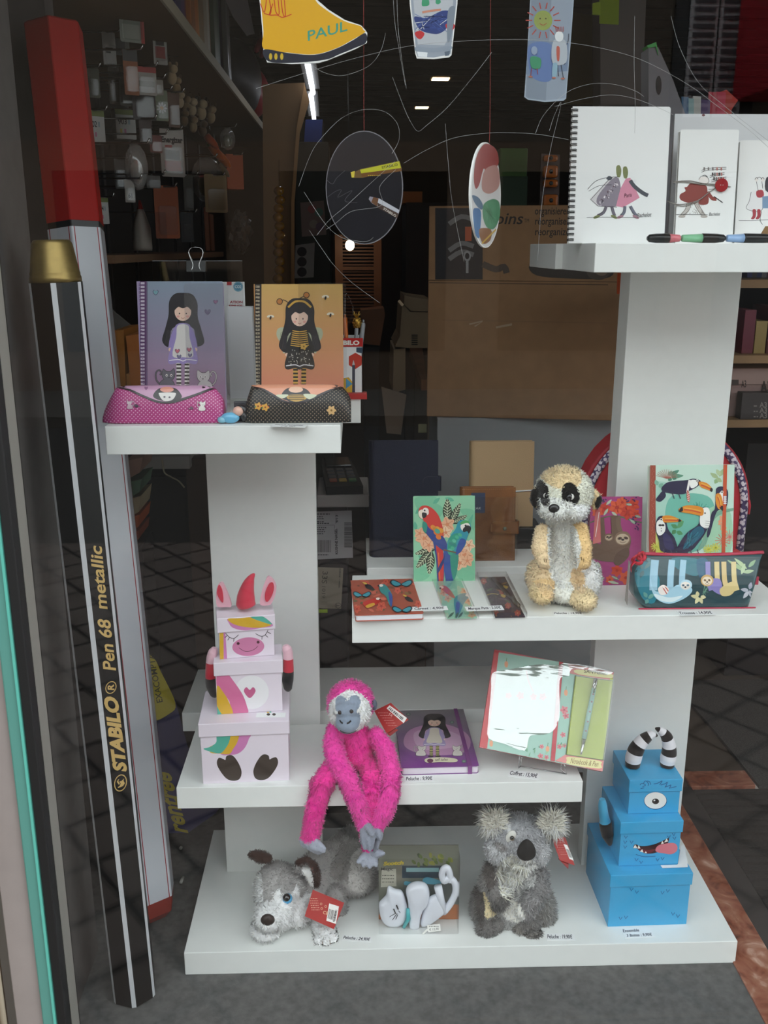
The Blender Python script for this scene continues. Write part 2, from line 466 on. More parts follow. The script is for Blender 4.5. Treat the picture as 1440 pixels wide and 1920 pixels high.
# pavement and street outside, seen only in the reflection on the pane
M_PAVE = mat('granite_setts', '#7a726d', .8)
nt = M_PAVE.node_tree; b_ = nt.nodes['Principled BSDF']
tc = nt.nodes.new('ShaderNodeTexCoord'); mp = nt.nodes.new('ShaderNodeMapping'); mp.inputs['Rotation'].default_value = (0, 0, math.radians(38))
br = nt.nodes.new('ShaderNodeTexBrick'); br.offset = 0.0; br.inputs['Scale'].default_value = 1; br.inputs['Brick Width'].default_value = .2; br.inputs['Row Height'].default_value = .2
br.inputs['Mortar Size'].default_value = .012; br.inputs['Mortar Smooth'].default_value = .3
br.inputs['Color1'].default_value = (*lin('#7a706a'), 1); br.inputs['Color2'].default_value = (*lin('#6a605a'), 1); br.inputs['Mortar'].default_value = (*lin('#2a2522'), 1)
nt.links.new(tc.outputs['Object'], mp.inputs[0]); nt.links.new(mp.outputs[0], br.inputs['Vector']); nt.links.new(br.outputs['Color'], b_.inputs['Base Color'])
m = MB(); m.box((-9, -2.2, -.4), (9, 1.36, -.15), M_PAVE); struct(m, 'floor_pavement')
m = MB(); m.box((-9, -6.2, -.5), (9, -2.2, -.24), mat('asphalt', '#403e3b', .9, noise=.2, nscale=90)); struct(m, 'floor_road')
m = MB(); m.box((-9, -8, -.5), (9, -6.2, -.14), mat('far_pavement', '#605c56', .9, noise=.1)); struct(m, 'floor_pavement_far')
M_FAC = mat('facade_render', '#5c554c', .9, noise=.08, nscale=3)
m = MB(); m.box((-9, -8.4, -.5), (9, -8, 5.6), M_FAC); struct(m, 'wall_street')
M_SHUT = mat('grey_shutter', '#c4c4c8', .6)
M_DGL = mat('dark_window_glass', '#1c1e20', .2)
wn = 0
for x in (-8.2, 3.8, 7.5):
    for z0 in (2.75,):
        wn += 1
        m = MB(); m.box((x-.45, -8.02, z0), (x+.45, -7.97, z0+1.7), M_DGL)
        for sx in (-1, 1):
            cx = x+sx*.155
            m.box((cx-.145, -7.99, z0), (cx+.145, -7.94, z0+1.7), M_SHUT)
            for i in range(20): m.box((cx-.11, -7.94, z0+.06+i*.08), (cx+.11, -7.925, z0+.1+i*.08), mat('shutter_slat_gap', '#5a5a60', .7))
        struct(m, 'window_%d' % (wn+1))
m = MB(); m.box((-9, -8.05, -.2), (9, -7.96, 2.5), mat('street_shopfront', '#6a5a4c', .7))
for i in range(7): m.box((-8+i*2.4, -7.98, .3), (-8+i*2.4+1.8, -7.93, 2.2), M_DGL)
struct(m, 'wall_street_shopfront')
m = MB(); m.box((4.0, -7.9, 2.9), (7, -6.9, 4.6), mat('red_awning', '#b0202c', .7)); struct(m, 'trim_4')
# ------------------------------------------------------------------ own facade, frame, pane
M_STONE = mat('pale_stone', '#8a7a68', .85, noise=.18, nscale=9, bump=.2, bscale=60)
m = MB(); m.box((-6, 1.36, -.2), (-.63, 1.8, 7.5), M_STONE, org=None) if False else m.box((-6, 1.3, -.2), (-.632, 1.8, 7.5), M_STONE); struct(m, 'wall_facade_left')
m = MB(); m.box((-.632, 1.30, 2.12), (6, 1.8, 7.5), M_STONE); struct(m, 'wall_facade_top')
m = MB(); m.box((2.4, 1.3, -.2), (6, 1.8, 2.55), M_STONE); struct(m, 'wall_facade_right')
m = MB(); m.box((-.632, 1.33, -.2), (2.4, 1.45, -.02), M_STONE); struct(m, 'trim_sill')
m = MB(); m.box((-.605, 1.385, -.2), (-.557, 1.47, 2.55), mat('pinkish_grey_panel', '#a39a96', .6, noise=.06, nscale=12), .002); struct(m, 'trim_5')
m = MB(); m.box((-.557, 1.378, -.2), (-.530, 1.45, 2.55), mat('teal_frame', '#5d9a8f', .4), .003)
m.box((-.536, 1.374, -.2), (-.532, 1.38, 2.55), mat('teal_edge', '#5fb8a8', .3)); struct(m, 'trim_6')
m = MB(); m.box((-.531, 1.376, -.2), (-.515, 1.404, 2.55), mat('black_gasket', '#131313', .6), .002); struct(m, 'trim_7')
m = MB(); m.tube([(-.622, 1.375, -.2), (-.622, 1.372, .4), (-.624, 1.372, 1.2), (-.623, 1.372, 2.5)], .006, mat('cream_cable', '#b9ae98', .6)); 
tag(m.build('cable'), 'cream cable running up the stone beside the window frame', 'cable')
GLASS = clear('window_glass', (.965, .975, .97), .042)
m = MB(); m.box((-.531, 1.405, -.02), (2.4, 1.413, 2.12), GLASS); struct(m, 'window_1')
# inner reveal on the left of the display
m = MB(); m.box((-.64, 1.415, 0), (-.519, 1.452, 2.55), mat('reflection_strip', '#a8a49c', .5))  # strip coloured pale to stand in for a reflection beside the gasket
m.box((-.64, 1.452, 0), (-.524, 1.47, 2.55), mat('brown_groove', '#2c2622', .7))
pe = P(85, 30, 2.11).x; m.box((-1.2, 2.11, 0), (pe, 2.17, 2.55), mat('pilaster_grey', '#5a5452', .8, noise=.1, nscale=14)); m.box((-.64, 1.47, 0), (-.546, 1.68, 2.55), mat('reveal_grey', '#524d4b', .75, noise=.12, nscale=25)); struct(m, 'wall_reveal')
# room shell
M_DWALL = mat('dark_shop_wall', '#3b3328', .85, noise=.1, nscale=5)
m = MB(); m.box((-1.32, 1.8, -.06), (-1.2, 9.6, 2.6), M_DWALL); m.box((-1.2, 1.8, 0), (-.64, 1.82, 2.6), M_DWALL); struct(m, 'wall_left')
m = MB(); m.box((3.1, 1.8, -.06), (3.2, 9.6, 2.6), M_DWALL); m.box((2.4, 1.8, -.06), (3.1, 1.85, 2.6), M_DWALL); struct(m, 'wall_right')
m = MB(); m.box((-1.3, 9.5, -.06), (3.2, 9.6, 2.6), M_DWALL); struct(m, 'wall_back')
m = MB(); m.box((-1.32, 1.8, 2.55), (3.2, 9.6, 2.7), mat('brown_ceiling', '#40362a', .8))
for i in range(30): m.box((-1.3, 2.2+i*.24, 2.54), (3.2, 2.23+i*.24, 2.55), mat('ceiling_joint', '#2a231b', .8))
struct(m, 'ceiling')
# ------------------------------------------------------------------ white display shelving
def shelf_board(x0, x1, y0, y1, ztop, label, th=.05):
    m = MB(); m.box((x0, y0, ztop-th), (x1, y1, ztop), WHITEM, .0012)
    return tag(m.build('display_shelf'), label, 'shelf')
Z1, Z2, Z3, Z4, Z5 = 1.418, 1.1185, .7640, .4250, .0525
FY = 1.603
shelf_board(.394, .84, FY, 1.855, Z1, 'top white shelf at upper right holding the drawn notebooks', .047)
shelf_board(.381, .84, 1.857, 2.13, Z1, 'white shelf behind the column, behind the drawn notebooks', .047)
shelf_board(-.4265, -.0265, FY, 1.855, Z2, 'white shelf holding the pink and black polka dot cases', .049)
shelf_board(-.31, .0095, 1.895, 2.13, Z2, 'white shelf behind the left column carrying the pen display', .049)
shelf_board(-.0103, .81, FY, 1.84, Z3, 'long white shelf under the meerkat and the sloth pencil case', .0475)
shelf_board(.0205, .81, 1.885, 2.10, Z3, 'white shelf set back under the leather organisers', .0475)
shelf_board(-.346, .4295, FY, 1.845, Z4, 'white shelf under the unicorn boxes and the pink monkey', .045)
shelf_board(-.388, .50, 1.905, 2.13, Z4, 'white shelf set back behind the pink monkey', .045)
shelf_board(-.3525, .767, FY, 2.02, Z5, 'lowest white shelf on the floor under the husky and koala', .0525)
def column(x0, x1, z0, z1, label, y0=1.857, y1=1.893):
    m = MB(); m.box((x0, y0, z0), (x1, y1, z1), WHITEM, .001)
    return tag(m.build('display_column'), label, 'column')
column(-.2995, -.0825, Z5, 2.0*.5+.0+.0695, 'left white upright column behind the unicorn boxes')
column(.527, .743, Z3, Z1-.047, 'right white upright column between the long shelf and the top shelf', 1.857, 1.925)
column(.505, .7235, Z5, Z3-.0475, 'right white upright column below the long shelf behind the blue monster boxes')
# ------------------------------------------------------------------ shared builders for paper goods
def pages_mat(): return mat('page_edges', '#e6e4de', .85)
def notebook(name, label, A, col, thick=.012, pages='#e6e4de', r=.004, group=None, cov=.0015, corners=(1, 1, 1, 1), mt=None, cat='notebook', loc=None):
    t = thing(name, label, cat, A.w3(A.w/2, 0, -thick/2) if loc is None else loc, group)
    m = MB(); m.slab(A, 0, 0, A.w, A.h, -cov, 0, mt or PRINT, r, col, corners); c = m.build('front_cover', t)
    m = MB(); m.slab(A, .0012, .0012, A.w-.0012, A.h-.0012, -thick+cov, -cov, mat('pages_'+pages.strip('#'), pages, .85), r*.8, (1, 1, 1), corners); m.build('pages', t)
    m = MB(); m.slab(A, 0, 0, A.w, A.h, -thick, -thick+cov, mt or PRINT, r, col, corners); m.build('back_cover', t)
    A.clip = (0, 0, A.w, A.h); A.cov = c
    return t
def coil(A, parent, n, mtl, u=.002, rad=.0055, v0=.006, v1=None, wire=.0007, thick=.01):
    m = MB(); v1 = v1 or A.h-.006
    for i in range(n):
        v = v0+(v1-v0)*i/(n-1)
        for dv in (-.0012, .0012):
            m.tube([A.w3(u+.001+rad*math.cos(a), v+dv, -thick/2+rad*1.25*math.sin(a)) for a in [2*math.pi*k/12 for k in range(12)]], wire, mtl, 5, closed=True)
    return m.build('spiral_binding', parent)
def price_card(bl, br, tl, z, lines, label, crop=(0, 0, 1), shear=.25, lean=None, Y=None):
    A = lay(bl, br, tl, z, crop) if lean is None else stand(bl, br, tl, z, lean, Y, crop)
    m = MB(); m.slab(A, 0, 0, A.w, A.h, 0, .0005, PAPER)
    o = tag(m.build('price_card'), label, 'price card')
    A.base = .0005; A.mt = PRINT
    n = len(lines)
    for i, (tx, a, b) in enumerate(lines):
        v1 = A.h*(1-(i+.12)/n); v0 = A.h*(1-(i+.72)/n)
        vs, fs = textmesh(tx, .022, shear)
        x0 = min(p[0] for p in vs); x1 = max(p[0] for p in vs); y1 = max(p[1] for p in vs)
        A.emit([(A.w*(a+(b-a)*(p[0]-x0)/(x1-x0)), v0+(v1-v0)*p[1]/y1) for p in vs], fs, '#1c1c30')
    A.done('handwriting', o)
    return o
# ------------------------------------------------------------------ top shelf (upper right)
q = (960, 0, 3)
INK = '#2a2a2e'
A = stand((318, 1362), (856, 1362), (325, 598), Z1, 5, 1.70, q)
t = notebook('spiral_notebook', 'large white spiral notebook with two figures in dresses on the top shelf', A, '#f2f3f2', .012, r=.004, corners=(0, 1, 1, 0))
coil(A, t, 24, DARKM, .0035, .006, .006)
a = A
a.poly([(545, 1005), (602, 1000), (615, 1100), (585, 1165), (480, 1160), (440, 1120)], '#d8d4d6'); 
a.spl([(560, 1010), (600, 1005), (612, 1090), (585, 1160), (490, 1155), (482, 1105)], '#8d8490')
rr = random.Random(3)
for i in range(120):
    x = rr.uniform(490, 605); y = rr.uniform(1020, 1155)
    if x < 600-(y-1010)*.75+20 and x > 600-(y-1005)*.85: a.ell(x, y, rr.uniform(2, 6), rr.uniform(2, 5), rr.choice(['#4b4650', '#c7bcc4', '#6d5560', '#e4dce0']), n=7, step=False)
a.k += 1
a.poly([(640, 1005), (665, 1000), (718, 1112), (625, 1167), (585, 1160), (610, 1060)], '#d98fa6'); 
for x, y in ((600, 965), (638, 972)): a.spl([(x-12, y-30), (x+6, y-34), (x+15, y-5), (x+8, y+30), (x-8, y+28), (x-14, y)], '#7f8655', 4)
a.line([(598, 995), (530, 1000), (470, 1020), (425, 1065)], 3, INK, 4); a.line([(560, 1040), (490, 1045), (432, 1075)], 2.5, INK, 4)
a.spl([(530, 1005), (545, 990), (565, 1000), (550, 1015)], '#4a4d55', 3)
a.line([(665, 1015), (690, 1050), (735, 1085), (765, 1100)], 22, '#4a4d55', 4); a.ell(690, 1020, 9, 9, '#e8e8ea', n=12)
a.line([(445, 1120), (545, 1010)], 2.5, INK); a.line([(440, 1120), (485, 1160), (590, 1165)], 2.5, INK)
for x0, x1, xf, c in ((530, 515, 480, '#6b6470'), (560, 570, 578, '#6b6470'), (635, 630, 612, '#6d6f7e'), (665, 685, 700, '#6d6f7e')):
    a.line([(x0, 1160), (x1, 1195), (xf, 1215)], 17, c, 3); a.line([(x0-6, 1160), (x1-8, 1195), (xf-6, 1215)], 2, INK, 3); a.ell(xf-4, 1220, 20, 8, '#7f8655' if x0 < 600 else '#a77f8a', -20 if xf < x0 else 25)
a.line([(420, 1224), (470, 1222), (600, 1222), (700, 1224)], 2.2, INK); a.text('Bachelot', (702, 1224), (784, 1218), (702, 1200), INK, 0, .3); a.text('Paris', (632, 1112), (674, 1106), (630, 1090), '#5b3040', 0, .2)
A.done('cover_drawing', t)
A = stand((878, 1352), (1398, 1352), (868, 640), Z1, 4, 1.775, q)
m = MB(); m.slab(A, 0, 0, A.w, A.h, -.006, 0, mat('folder_white', '#dfe0e2', .7), .001)
o = tag(m.build('white_folder'), 'tall plain white folder standing behind the drawn notebooks', 'folder')
A.base = 0; A.ell(1077, 648, 9, 7, '#6a2a34'); A.done('mark', o)
A = stand((916, 1356), (1240, 1356), (915, 728), Z1, 5, 1.715, q)
t = notebook('button_notebook', 'narrow white notebook tied with a string and red button', A, '#f2f3f1', .012, r=.003)
a = A
a.spl([(985, 1050), (1010, 1030), (1085, 1040), (1100, 1075), (1100, 1148), (1010, 1145), (950, 1125), (945, 1095), (975, 1075), (970, 1055)], '#8a3a34')
for x0, x1, xf in ((995, 985, 955), (1035, 1055, 1080)):
    a.line([(x0, 1143), (x1, 1180), (xf, 1215)], 26, '#c8c2bc', 3); a.line([(x0-11, 1143), (x1-12, 1180), (xf-10, 1213)], 2, INK, 3); a.line([(x0+11, 1143), (x1+12, 1180), (xf+6, 1213)], 2, INK, 3); a.ell(xf, 1218, 20, 8, '#b7b0a8')
for i in range(40):
    a.ell(rr.uniform(975, 1075), rr.uniform(1150, 1205), 2.5, 2.5, '#8b847c', n=6, step=False)
a.k += 1
a.ell(1078, 1015, 28, 22, '#f0e9e4'); a.line([(1050, 1010), (1065, 992), (1095, 995), (1108, 1020), (1085, 1038), (1055, 1030)], 2.4, INK, 4)
a.line([(1070, 990), (1085, 985), (1100, 995)], 3, INK, 4)
a.line([(1100, 1080), (1125, 1115), (1150, 1120)], 20, '#8a3a34', 4); a.line([(1105, 1065), (1140, 1060), (1150, 1030)], 3, INK, 4)
a.line([(1135, 1105), (1185, 1140)], 5, INK)
for i, (x0, x1, y) in enumerate(((1065, 1205, 945), (1112, 1195, 975), (1120, 1205, 1000))):
    a.line([(x0, y+14), (x0+40, y+2), (x1, y-4)], 2.5, INK, 4); a.line([(x0, y+24), (x0+40, y+12), (x1, y+6)], 2.5, INK, 4)
    for k in range(5): a.rect(x0+12+k*(x1-x0-20)/5, y-4, x0+20+k*(x1-x0-20)/5, y+14, rr.choice(['#3a3034', '#b5746c', '#77706e']), False)
    a.k += 1
a.line([(915, 1208), (950, 1207), (1100, 1208)], 2, INK); a.text('Bachelot', (1108, 1214), (1170, 1212), (1108, 1196), INK, 0, .3)
A.done('cover_drawing', t)
m = MB(); m.prism([(.0112*math.cos(k*.262), .0112*math.sin(k*.262)) for k in range(24)], 0, .003, mat('red_button_gloss', '#9c1f24', .25, coat=.4), plmat(Art(A.w3(*A.m(1175, 1043)), A.U, A.V), .001)); b = m.build('button', t)
m = MB()
for dx in (-.002, .002): m.ell(A.w3(A.m(1175, 1043)[0]+dx, A.m(1175, 1043)[1], .0042), (.0009, .0009, .0006), PAPER)
m.build('button_hole', b)
m = MB(); M_STR = mat('grey_string', '#8e8a84', .9)
for pts in (((905, 1022), (1000, 1018), (1060, 1030), (1160, 1040), (1228, 1052)), ((905, 1030), (960, 1024), (1050, 1036), (1165, 1046)), ((870, 1132), (940, 1150), (1040, 1130), (1110, 1080), (1165, 1050)), ((880, 1136), (960, 1160), (1050, 1132))):
    m.tube([A.w3(*A.m(x, y), .0016) for x, y in crom(pts, 5, False)], .0008, M_STR, 6)
m.build('string', t)
A = stand((1249, 1358), (1650, 1358), (1249, 788), Z1, 5, 1.735, q)
t = notebook('drawn_notebook', 'white notebook cut by the right edge with figures in red boots', A, '#f1f1ef', .012, r=.003)
a = A
a.line([(1275, 1240), (1345, 1241), (1440, 1236)], 2.2, INK)
a.spl([(1345, 1080), (1385, 1075), (1410, 1120), (1400, 1185), (1330, 1180), (1335, 1120)], '#eceaea'); a.line([(1345, 1080), (1335, 1130), (1320, 1175), (1400, 1188), (1412, 1120), (1385, 1078)], 2.4, INK, 4)
a.spl([(1375, 1075), (1410, 1070), (1415, 1105), (1380, 1110)], '#b04048', 3); a.line([(1385, 1075), (1375, 1010), (1400, 1000), (1410, 1060)], 2.6, INK, 4)
for x in (1375, 1410): a.ell(x, 1012, 9, 10, '#efe8e2'); a.line([(x-9, 1010), (x, 998), (x+9, 1008)], 3, INK, 3)
a.poly([(1408, 1105), (1470, 1100), (1480, 1170), (1408, 1172)], '#7d9ab8')
for x in (1362, 1388): a.spl([(x-9, 1180), (x+9, 1180), (x+9, 1215), (x-2, 1232), (x-18, 1230), (x-8, 1212)], '#a83a44', 3)
a.line([(1405, 1188), (1395, 1235), (1408, 1262)], 2.5, INK, 4); a.spl([(1430, 1000), (1470, 1000), (1470, 1080), (1425, 1070)], '#3c3a40', 3)
A.done('cover_drawing', t)
def marker(x0, x1, xc, y, r, bodycol, capleft, label, Y=1.632):
    p0, p1, pc = [P(q[0]+x/3, y/3, Y) for x in (x0, x1, xc)]
    R = r; z = Z1+R*.78
    t = thing('highlighter_pen', label, 'highlighter', (pc.x, Y, Z1), 'highlighters on the top shelf')
    m = MB(); xa, xb = (pc.x, p1.x) if capleft else (p0.x, pc.x)
    n = 8
    def rod(xs, rs, mt, col=(1, 1, 1)):
        m.tube([(x, Y, z) for x in xs], rs, mt, 20, col, flat=.78)
    e, f = (xb, xa) if capleft else (xa, xb)          # e = free end, f = cap joint
    rod([e, e+(f-e)*.05, f], [R*.62, R*.74, R*.98], PRINTG, bodycol); m.build('barrel', t)
    m = MB(); e2 = p0.x if capleft else p1.x
    rod([f, f+(e2-f)*.05, f+(e2-f)*.6, f+(e2-f)*.9, e2], [R*1.0, R*1.05, R*.98, R*.8, R*.35], BLACKP); m.build('cap', t)
marker(760, 945, 882, 1331, .0098, '#cf6f78', True, 'pink highlighter with its black cap at the left end')
marker(955, 1202, 1066, 1331, .0098, '#7fbf93', False, 'green highlighter beside the pink one')
marker(1207, 1490, 1300, 1333, .0098, '#94b4dc', False, 'blue highlighter at the right end of the row')
m = MB(); A = stand((1398, 1312), (1450, 1300), (1420, 1235), Z1, 10, 1.655, q); A.h = .03
m.prism([(0, 0), (.02, 0), (.02, .028), (.009, .028), (0, .012)], -.0006, .0006, mat('kraft_tag', '#8a6a42', .8), plmat(A)); tag(m.build('card_tag'), 'small brown kraft tag on the top shelf at the right edge', 'tag')
# ------------------------------------------------------------------ left shelf: two spiral notebooks, soft cases
q = (190, 440, 2.8235)
def doll(a, cx, y0, s, dress, apron, legs, hairband=None, wings=None):     # plain doll figure: dark hair, frock, striped socks
    X = lambda x: cx+x*s; Y = lambda y: y0+y*s
    S = lambda pts: [(X(x), Y(y)) for x, y in pts]
    if wings:
        for sg in (1, -1): a.spl(S([(sg*40, 170), (sg*110, 160), (sg*125, 200), (sg*100, 250), (sg*85, 300), (sg*50, 240)]), wings, 4); a.line(S([(sg*45, 180), (sg*100, 185), (sg*95, 240)]), 2*s, '#6b6f5a', 3)
    a.spl(S([(0, 0), (50, 8), (78, 55), (80, 130), (100, 200), (115, 270), (70, 285), (55, 190), (-55, 190), (-75, 290), (-112, 260), (-95, 190), (-78, 120), (-74, 45), (-45, 6)]), '#2b272b', 5)
    for k in range(7): a.line(S([(-85+k*5, 200), (-95+k*6, 275)]), 1.3*s, '#4a444a', step=False)
    for k in range(7): a.line(S([(62+k*5, 200), (68+k*6, 275)]), 1.3*s, '#4a444a', step=False)
    a.k += 1
    for sg in (-1, 1):
        a.line(S([(sg*24, 370), (sg*22, 440), (sg*22, 500)]), 25*s, legs[0], 3)
        for k in range(6): a.rect(X(sg*22-13), Y(382+k*20), X(sg*22+13), Y(392+k*20), legs[1], False)
        a.k += 1
        a.ell(X(sg*26), Y(505), 20*s, 10*s, '#33302f')
        a.line(S([(sg*36, 190), (sg*60, 250), (sg*68, 300)]), 22*s, dress, 4)
        a.ell(X(sg*69), Y(306), 9*s, 10*s, '#ecc8b4')
    a.spl(S([(-36, 172), (36, 172), (50, 250), (80, 350), (70, 385), (25, 378), (0, 386), (-25, 378), (-70, 385), (-80, 350), (-50, 250)]), dress, 4)
    a.line(S([(-74, 366), (-25, 360), (0, 368), (25, 360), (74, 366)]), 5*s, '#f0ecf0', 4)
    a.spl(S([(-28, 176), (28, 176), (36, 240), (56, 340), (0, 348), (-56, 340), (-36, 240)]), apron, 4)
    a.ell(X(0), Y(102), 45*s, 50*s, '#f1cdb9')
    a.spl(S([(-50, 96), (-46, 44), (0, 30), (46, 44), (50, 96), (25, 76), (0, 84), (-25, 76)]), '#2b272b', 4)
    for sg in (-1, 1): a.ell(X(sg*18), Y(112), 3.6*s, 4.6*s, '#2a2024'); a.ell(X(sg*26), Y(128), 8*s, 6*s, '#eba79c')
    a.line(S([(-9, 134), (0, 139), (9, 134)]), 2.4*s, '#a04a48', 3)
    if hairband: a.line(S([(-62, 50), (-30, 22), (0, 16), (30, 22), (62, 50)]), 11*s, hairband, 4)
def cat(a, x, y, s, body, line='#3a3538', flip=1):
    X = lambda u: x+u*s*flip; Y = lambda v: y+v*s
    S = lambda pts: [(X(u), Y(v)) for u, v in pts]
    a.line(S([(-38, 70), (-62, 45), (-66, 5), (-48, -12), (-34, 4), (-44, 16)]), 9*s, line, 4); a.line(S([(-38, 70), (-62, 45), (-66, 5), (-48, -12), (-34, 4), (-44, 16)]), 5*s, body, 4)
    for p, c in ((3, line), (0, body)):
        a.spl(S([(-44-p, 100+p), (-40-p, 55), (-10, 40-p), (28+p, 50), (34+p, 100+p)]), c, 4)
        a.spl(S([(-30-p, 20), (-26, -16-p), (-8, -4-p), (16, -4-p), (36, -18-p), (38+p, 22), (20, 44+p), (-14, 44+p)]), c, 4)
    for u in (-6, 20): a.ell(X(u), Y(18), 6*s, 7*s, '#f4f0ea'); a.ell(X(u), Y(19), 3*s, 4*s, '#1f1b1e')
    a.ell(X(7), Y(30), 4*s, 3*s, line)
def gradient(a, c0, c1, n=24):
    h = a.h; l0, l1 = lin(c0), lin(c1)
    for i in range(n):
        k = i/(n-1); a.raw([(a.clip[0], h*(i/n)), (a.clip[2], h*(i/n)), (a.clip[2], h*((i+1)/n)+1e-5), (a.clip[0], h*((i+1)/n)+1e-5)], tuple(l0[j]*(1-k)+l1[j]*k for j in range(3)), False)
    a.k += 1
# lilac
A = stand((210, 870), (658, 870), (205, 247), Z2, 7, 1.735, q)
t = notebook('doll_notebook', 'lilac spiral notebook with a doll in white apron and two cats', A, '#a193b8', .013, r=.006, corners=(0, 1, 1, 0), mt=PRINTG)
A.clip = (.012, 0, A.w, A.h)
gradient(A, '#a8789c', '#8c9aac'); A.clip = (0, 0, A.w, A.h)
A.rect(204, 240, 240, 900, '#5c3a66')
A.line([(243, 250), (243, 880)], 3, '#4b3553')
for k in range(33): A.rect(208, 252+k*19, 229, 263+k*19, '#c9bccc', False)
A.k += 1
doll(A, 432, 308, .98, '#9d8cc4', '#dcd8d4', ('#e6e2dc', '#3b3838'))
for x, y, r, c in ((288, 305, 13, '#7aa6ae'), (605, 355, 10, '#9a6a90'), (563, 408, 14, '#6f6688'), (403, 615, 11, '#c9717e'), (465, 608, 11, '#c9717e'), (412, 645, 10, '#7c789c'), (470, 638, 9, '#7c789c')): A.heart(x, y, r+3, '#57506a'); A.heart(x, y, r, c)
cat(A, 352, 728, .95, '#6c6a74'); cat(A, 545, 735, .95, '#cfc8c6', flip=-1)
A.done('cover_print', t)
coil(A, t, 34, mat('purple_wire', '#6f5078', .35, metal=.3), .004, .0052, .005, thick=.013)
m = MB(); A.base = 0; m.slab(A, A.w*.55, 0, A.w+.009, A.h-.004, .0032, .0036, clear('sleeve_film', (.97, .97, .98), .06, .04, haze=.03), .006); m.build('clear_sleeve', t)
# orange
A = stand((820, 870), (1283, 870), (815, 262), Z2, 7, 1.735, q)
t = notebook('doll_notebook', 'orange spiral notebook with a winged doll in striped top', A, '#e0a060', .013, r=.006, corners=(0, 1, 1, 0), mt=PRINTG)
A.clip = (.010, 0, A.w, A.h)
gradient(A, '#de8272', '#d9b066'); A.clip = (0, 0, A.w, A.h)
A.rect(812, 255, 846, 900, '#211d1e')
for k in range(33): A.rect(817, 270+k*19, 838, 281+k*19, '#a89c86', False)
A.k += 1
A.line([(846, 262), (846, 880)], 4, '#17130f')
doll(A, 1050, 336, .98, '#2c2a2a', '#2c2a2a', ('#d8a850', '#2a2626'), '#d9a94a', '#b9bea2')
for k in range(8): A.line([(1012-k*1.5, 508+k*11), (1050, 514+k*11), (1088+k*1.5, 508+k*11)], 5, '#d9aa52', 3)
for k in range(44): A.ell(990+rr.uniform(0, 125), 605+rr.uniform(0, 85), 2.6, 2.6, '#cfc9bd', n=6, step=False)
A.k += 1
A.flower(1072, 592, 20, '#d9aa52', '#8a6a2a')
for p in (((990, 360), (965, 345), (945, 355)), ((1045, 340), (1065, 330), (1085, 320))): A.line(p, 4, '#3a3026', 3)
for x, y in ((944, 354), (1086, 320)): A.ell(x, y, 17, 17, '#3a2c1c'); A.ell(x, y, 13, 13, '#c07a3a')
for x, y in ((896, 438), (1187, 333), (1213, 425)):
    for sg in (-1, 1): A.ell(x+sg*9, y-6, 11, 6, '#efe6d0', sg*25)
    A.ell(x, y+2, 5, 10, '#2a2622', 15)
A.done('cover_print', t)
coil(A, t, 34, DARKM, .004, .0052, .005, thick=.013)
m = MB(); m.slab(A, A.w*.5, 0, A.w+.006, A.h+.002, .0032, .0036, CLEARP, .006); m.build('clear_sleeve', t)
# soft cases
def dots(name, base, dot, sx, r):
    m = mat(name, base, .5, coat=.15); nt = m.node_tree; b = nt.nodes['Principled BSDF']
    tc = nt.nodes.new('ShaderNodeTexCoord'); sp = nt.nodes.new('ShaderNodeSeparateXYZ'); nt.links.new(tc.outputs['Object'], sp.inputs[0])
    zz = nmath(nt, 'ADD', sp.outputs[2], nmath(nt, 'MULTIPLY', sp.outputs[1], .5))
    u = nmath(nt, 'DIVIDE', sp.outputs[0], sx); v = nmath(nt, 'DIVIDE', zz, sx*.5)
    row = nmath(nt, 'FLOOR', v); sh = nmath(nt, 'MULTIPLY', nmath(nt, 'MODULO', nmath(nt, 'ADD', row, 1000), 2.), .5)
    fu = nmath(nt, 'SUBTRACT', nmath(nt, 'FRACT', nmath(nt, 'ADD', u, sh)), .5); fv = nmath(nt, 'MULTIPLY', nmath(nt, 'SUBTRACT', nmath(nt, 'FRACT', v), .5), .5)
    d = nmath(nt, 'SQRT', nmath(nt, 'ADD', nmath(nt, 'MULTIPLY', fu, fu), nmath(nt, 'MULTIPLY', fv, fv)))
    k = nmath(nt, 'LESS_THAN', d, r); mx = nt.nodes.new('ShaderNodeMix'); mx.data_type = 'RGBA'
    nt.links.new(k, mx.inputs[0]); mx.inputs[6].default_value = (*lin(base), 1); mx.inputs[7].default_value = (*lin(dot), 1)
    nt.links.new(mx.outputs[2], b.inputs['Base Color']); return m
def loft(secs, mt, n=None, caps=True, col=(1, 1, 1)):
    m = MB(); k = len(secs[0]); vs = [p for s in secs for p in s]; fs = []
    for i in range(len(secs)-1):
        for j in range(k): fs.append((i*k+j, i*k+(j+1) % k, (i+1)*k+(j+1) % k, (i+1)*k+j))
    if caps: fs += [tuple(range(k))[::-1], tuple((len(secs)-1)*k+j for j in range(k))]
    m.add(vs, fs, mt, col, True); return m
def bvh_of(m): return BVHTree.FromPolygons([Vector(p) for p in m.v], m.f)
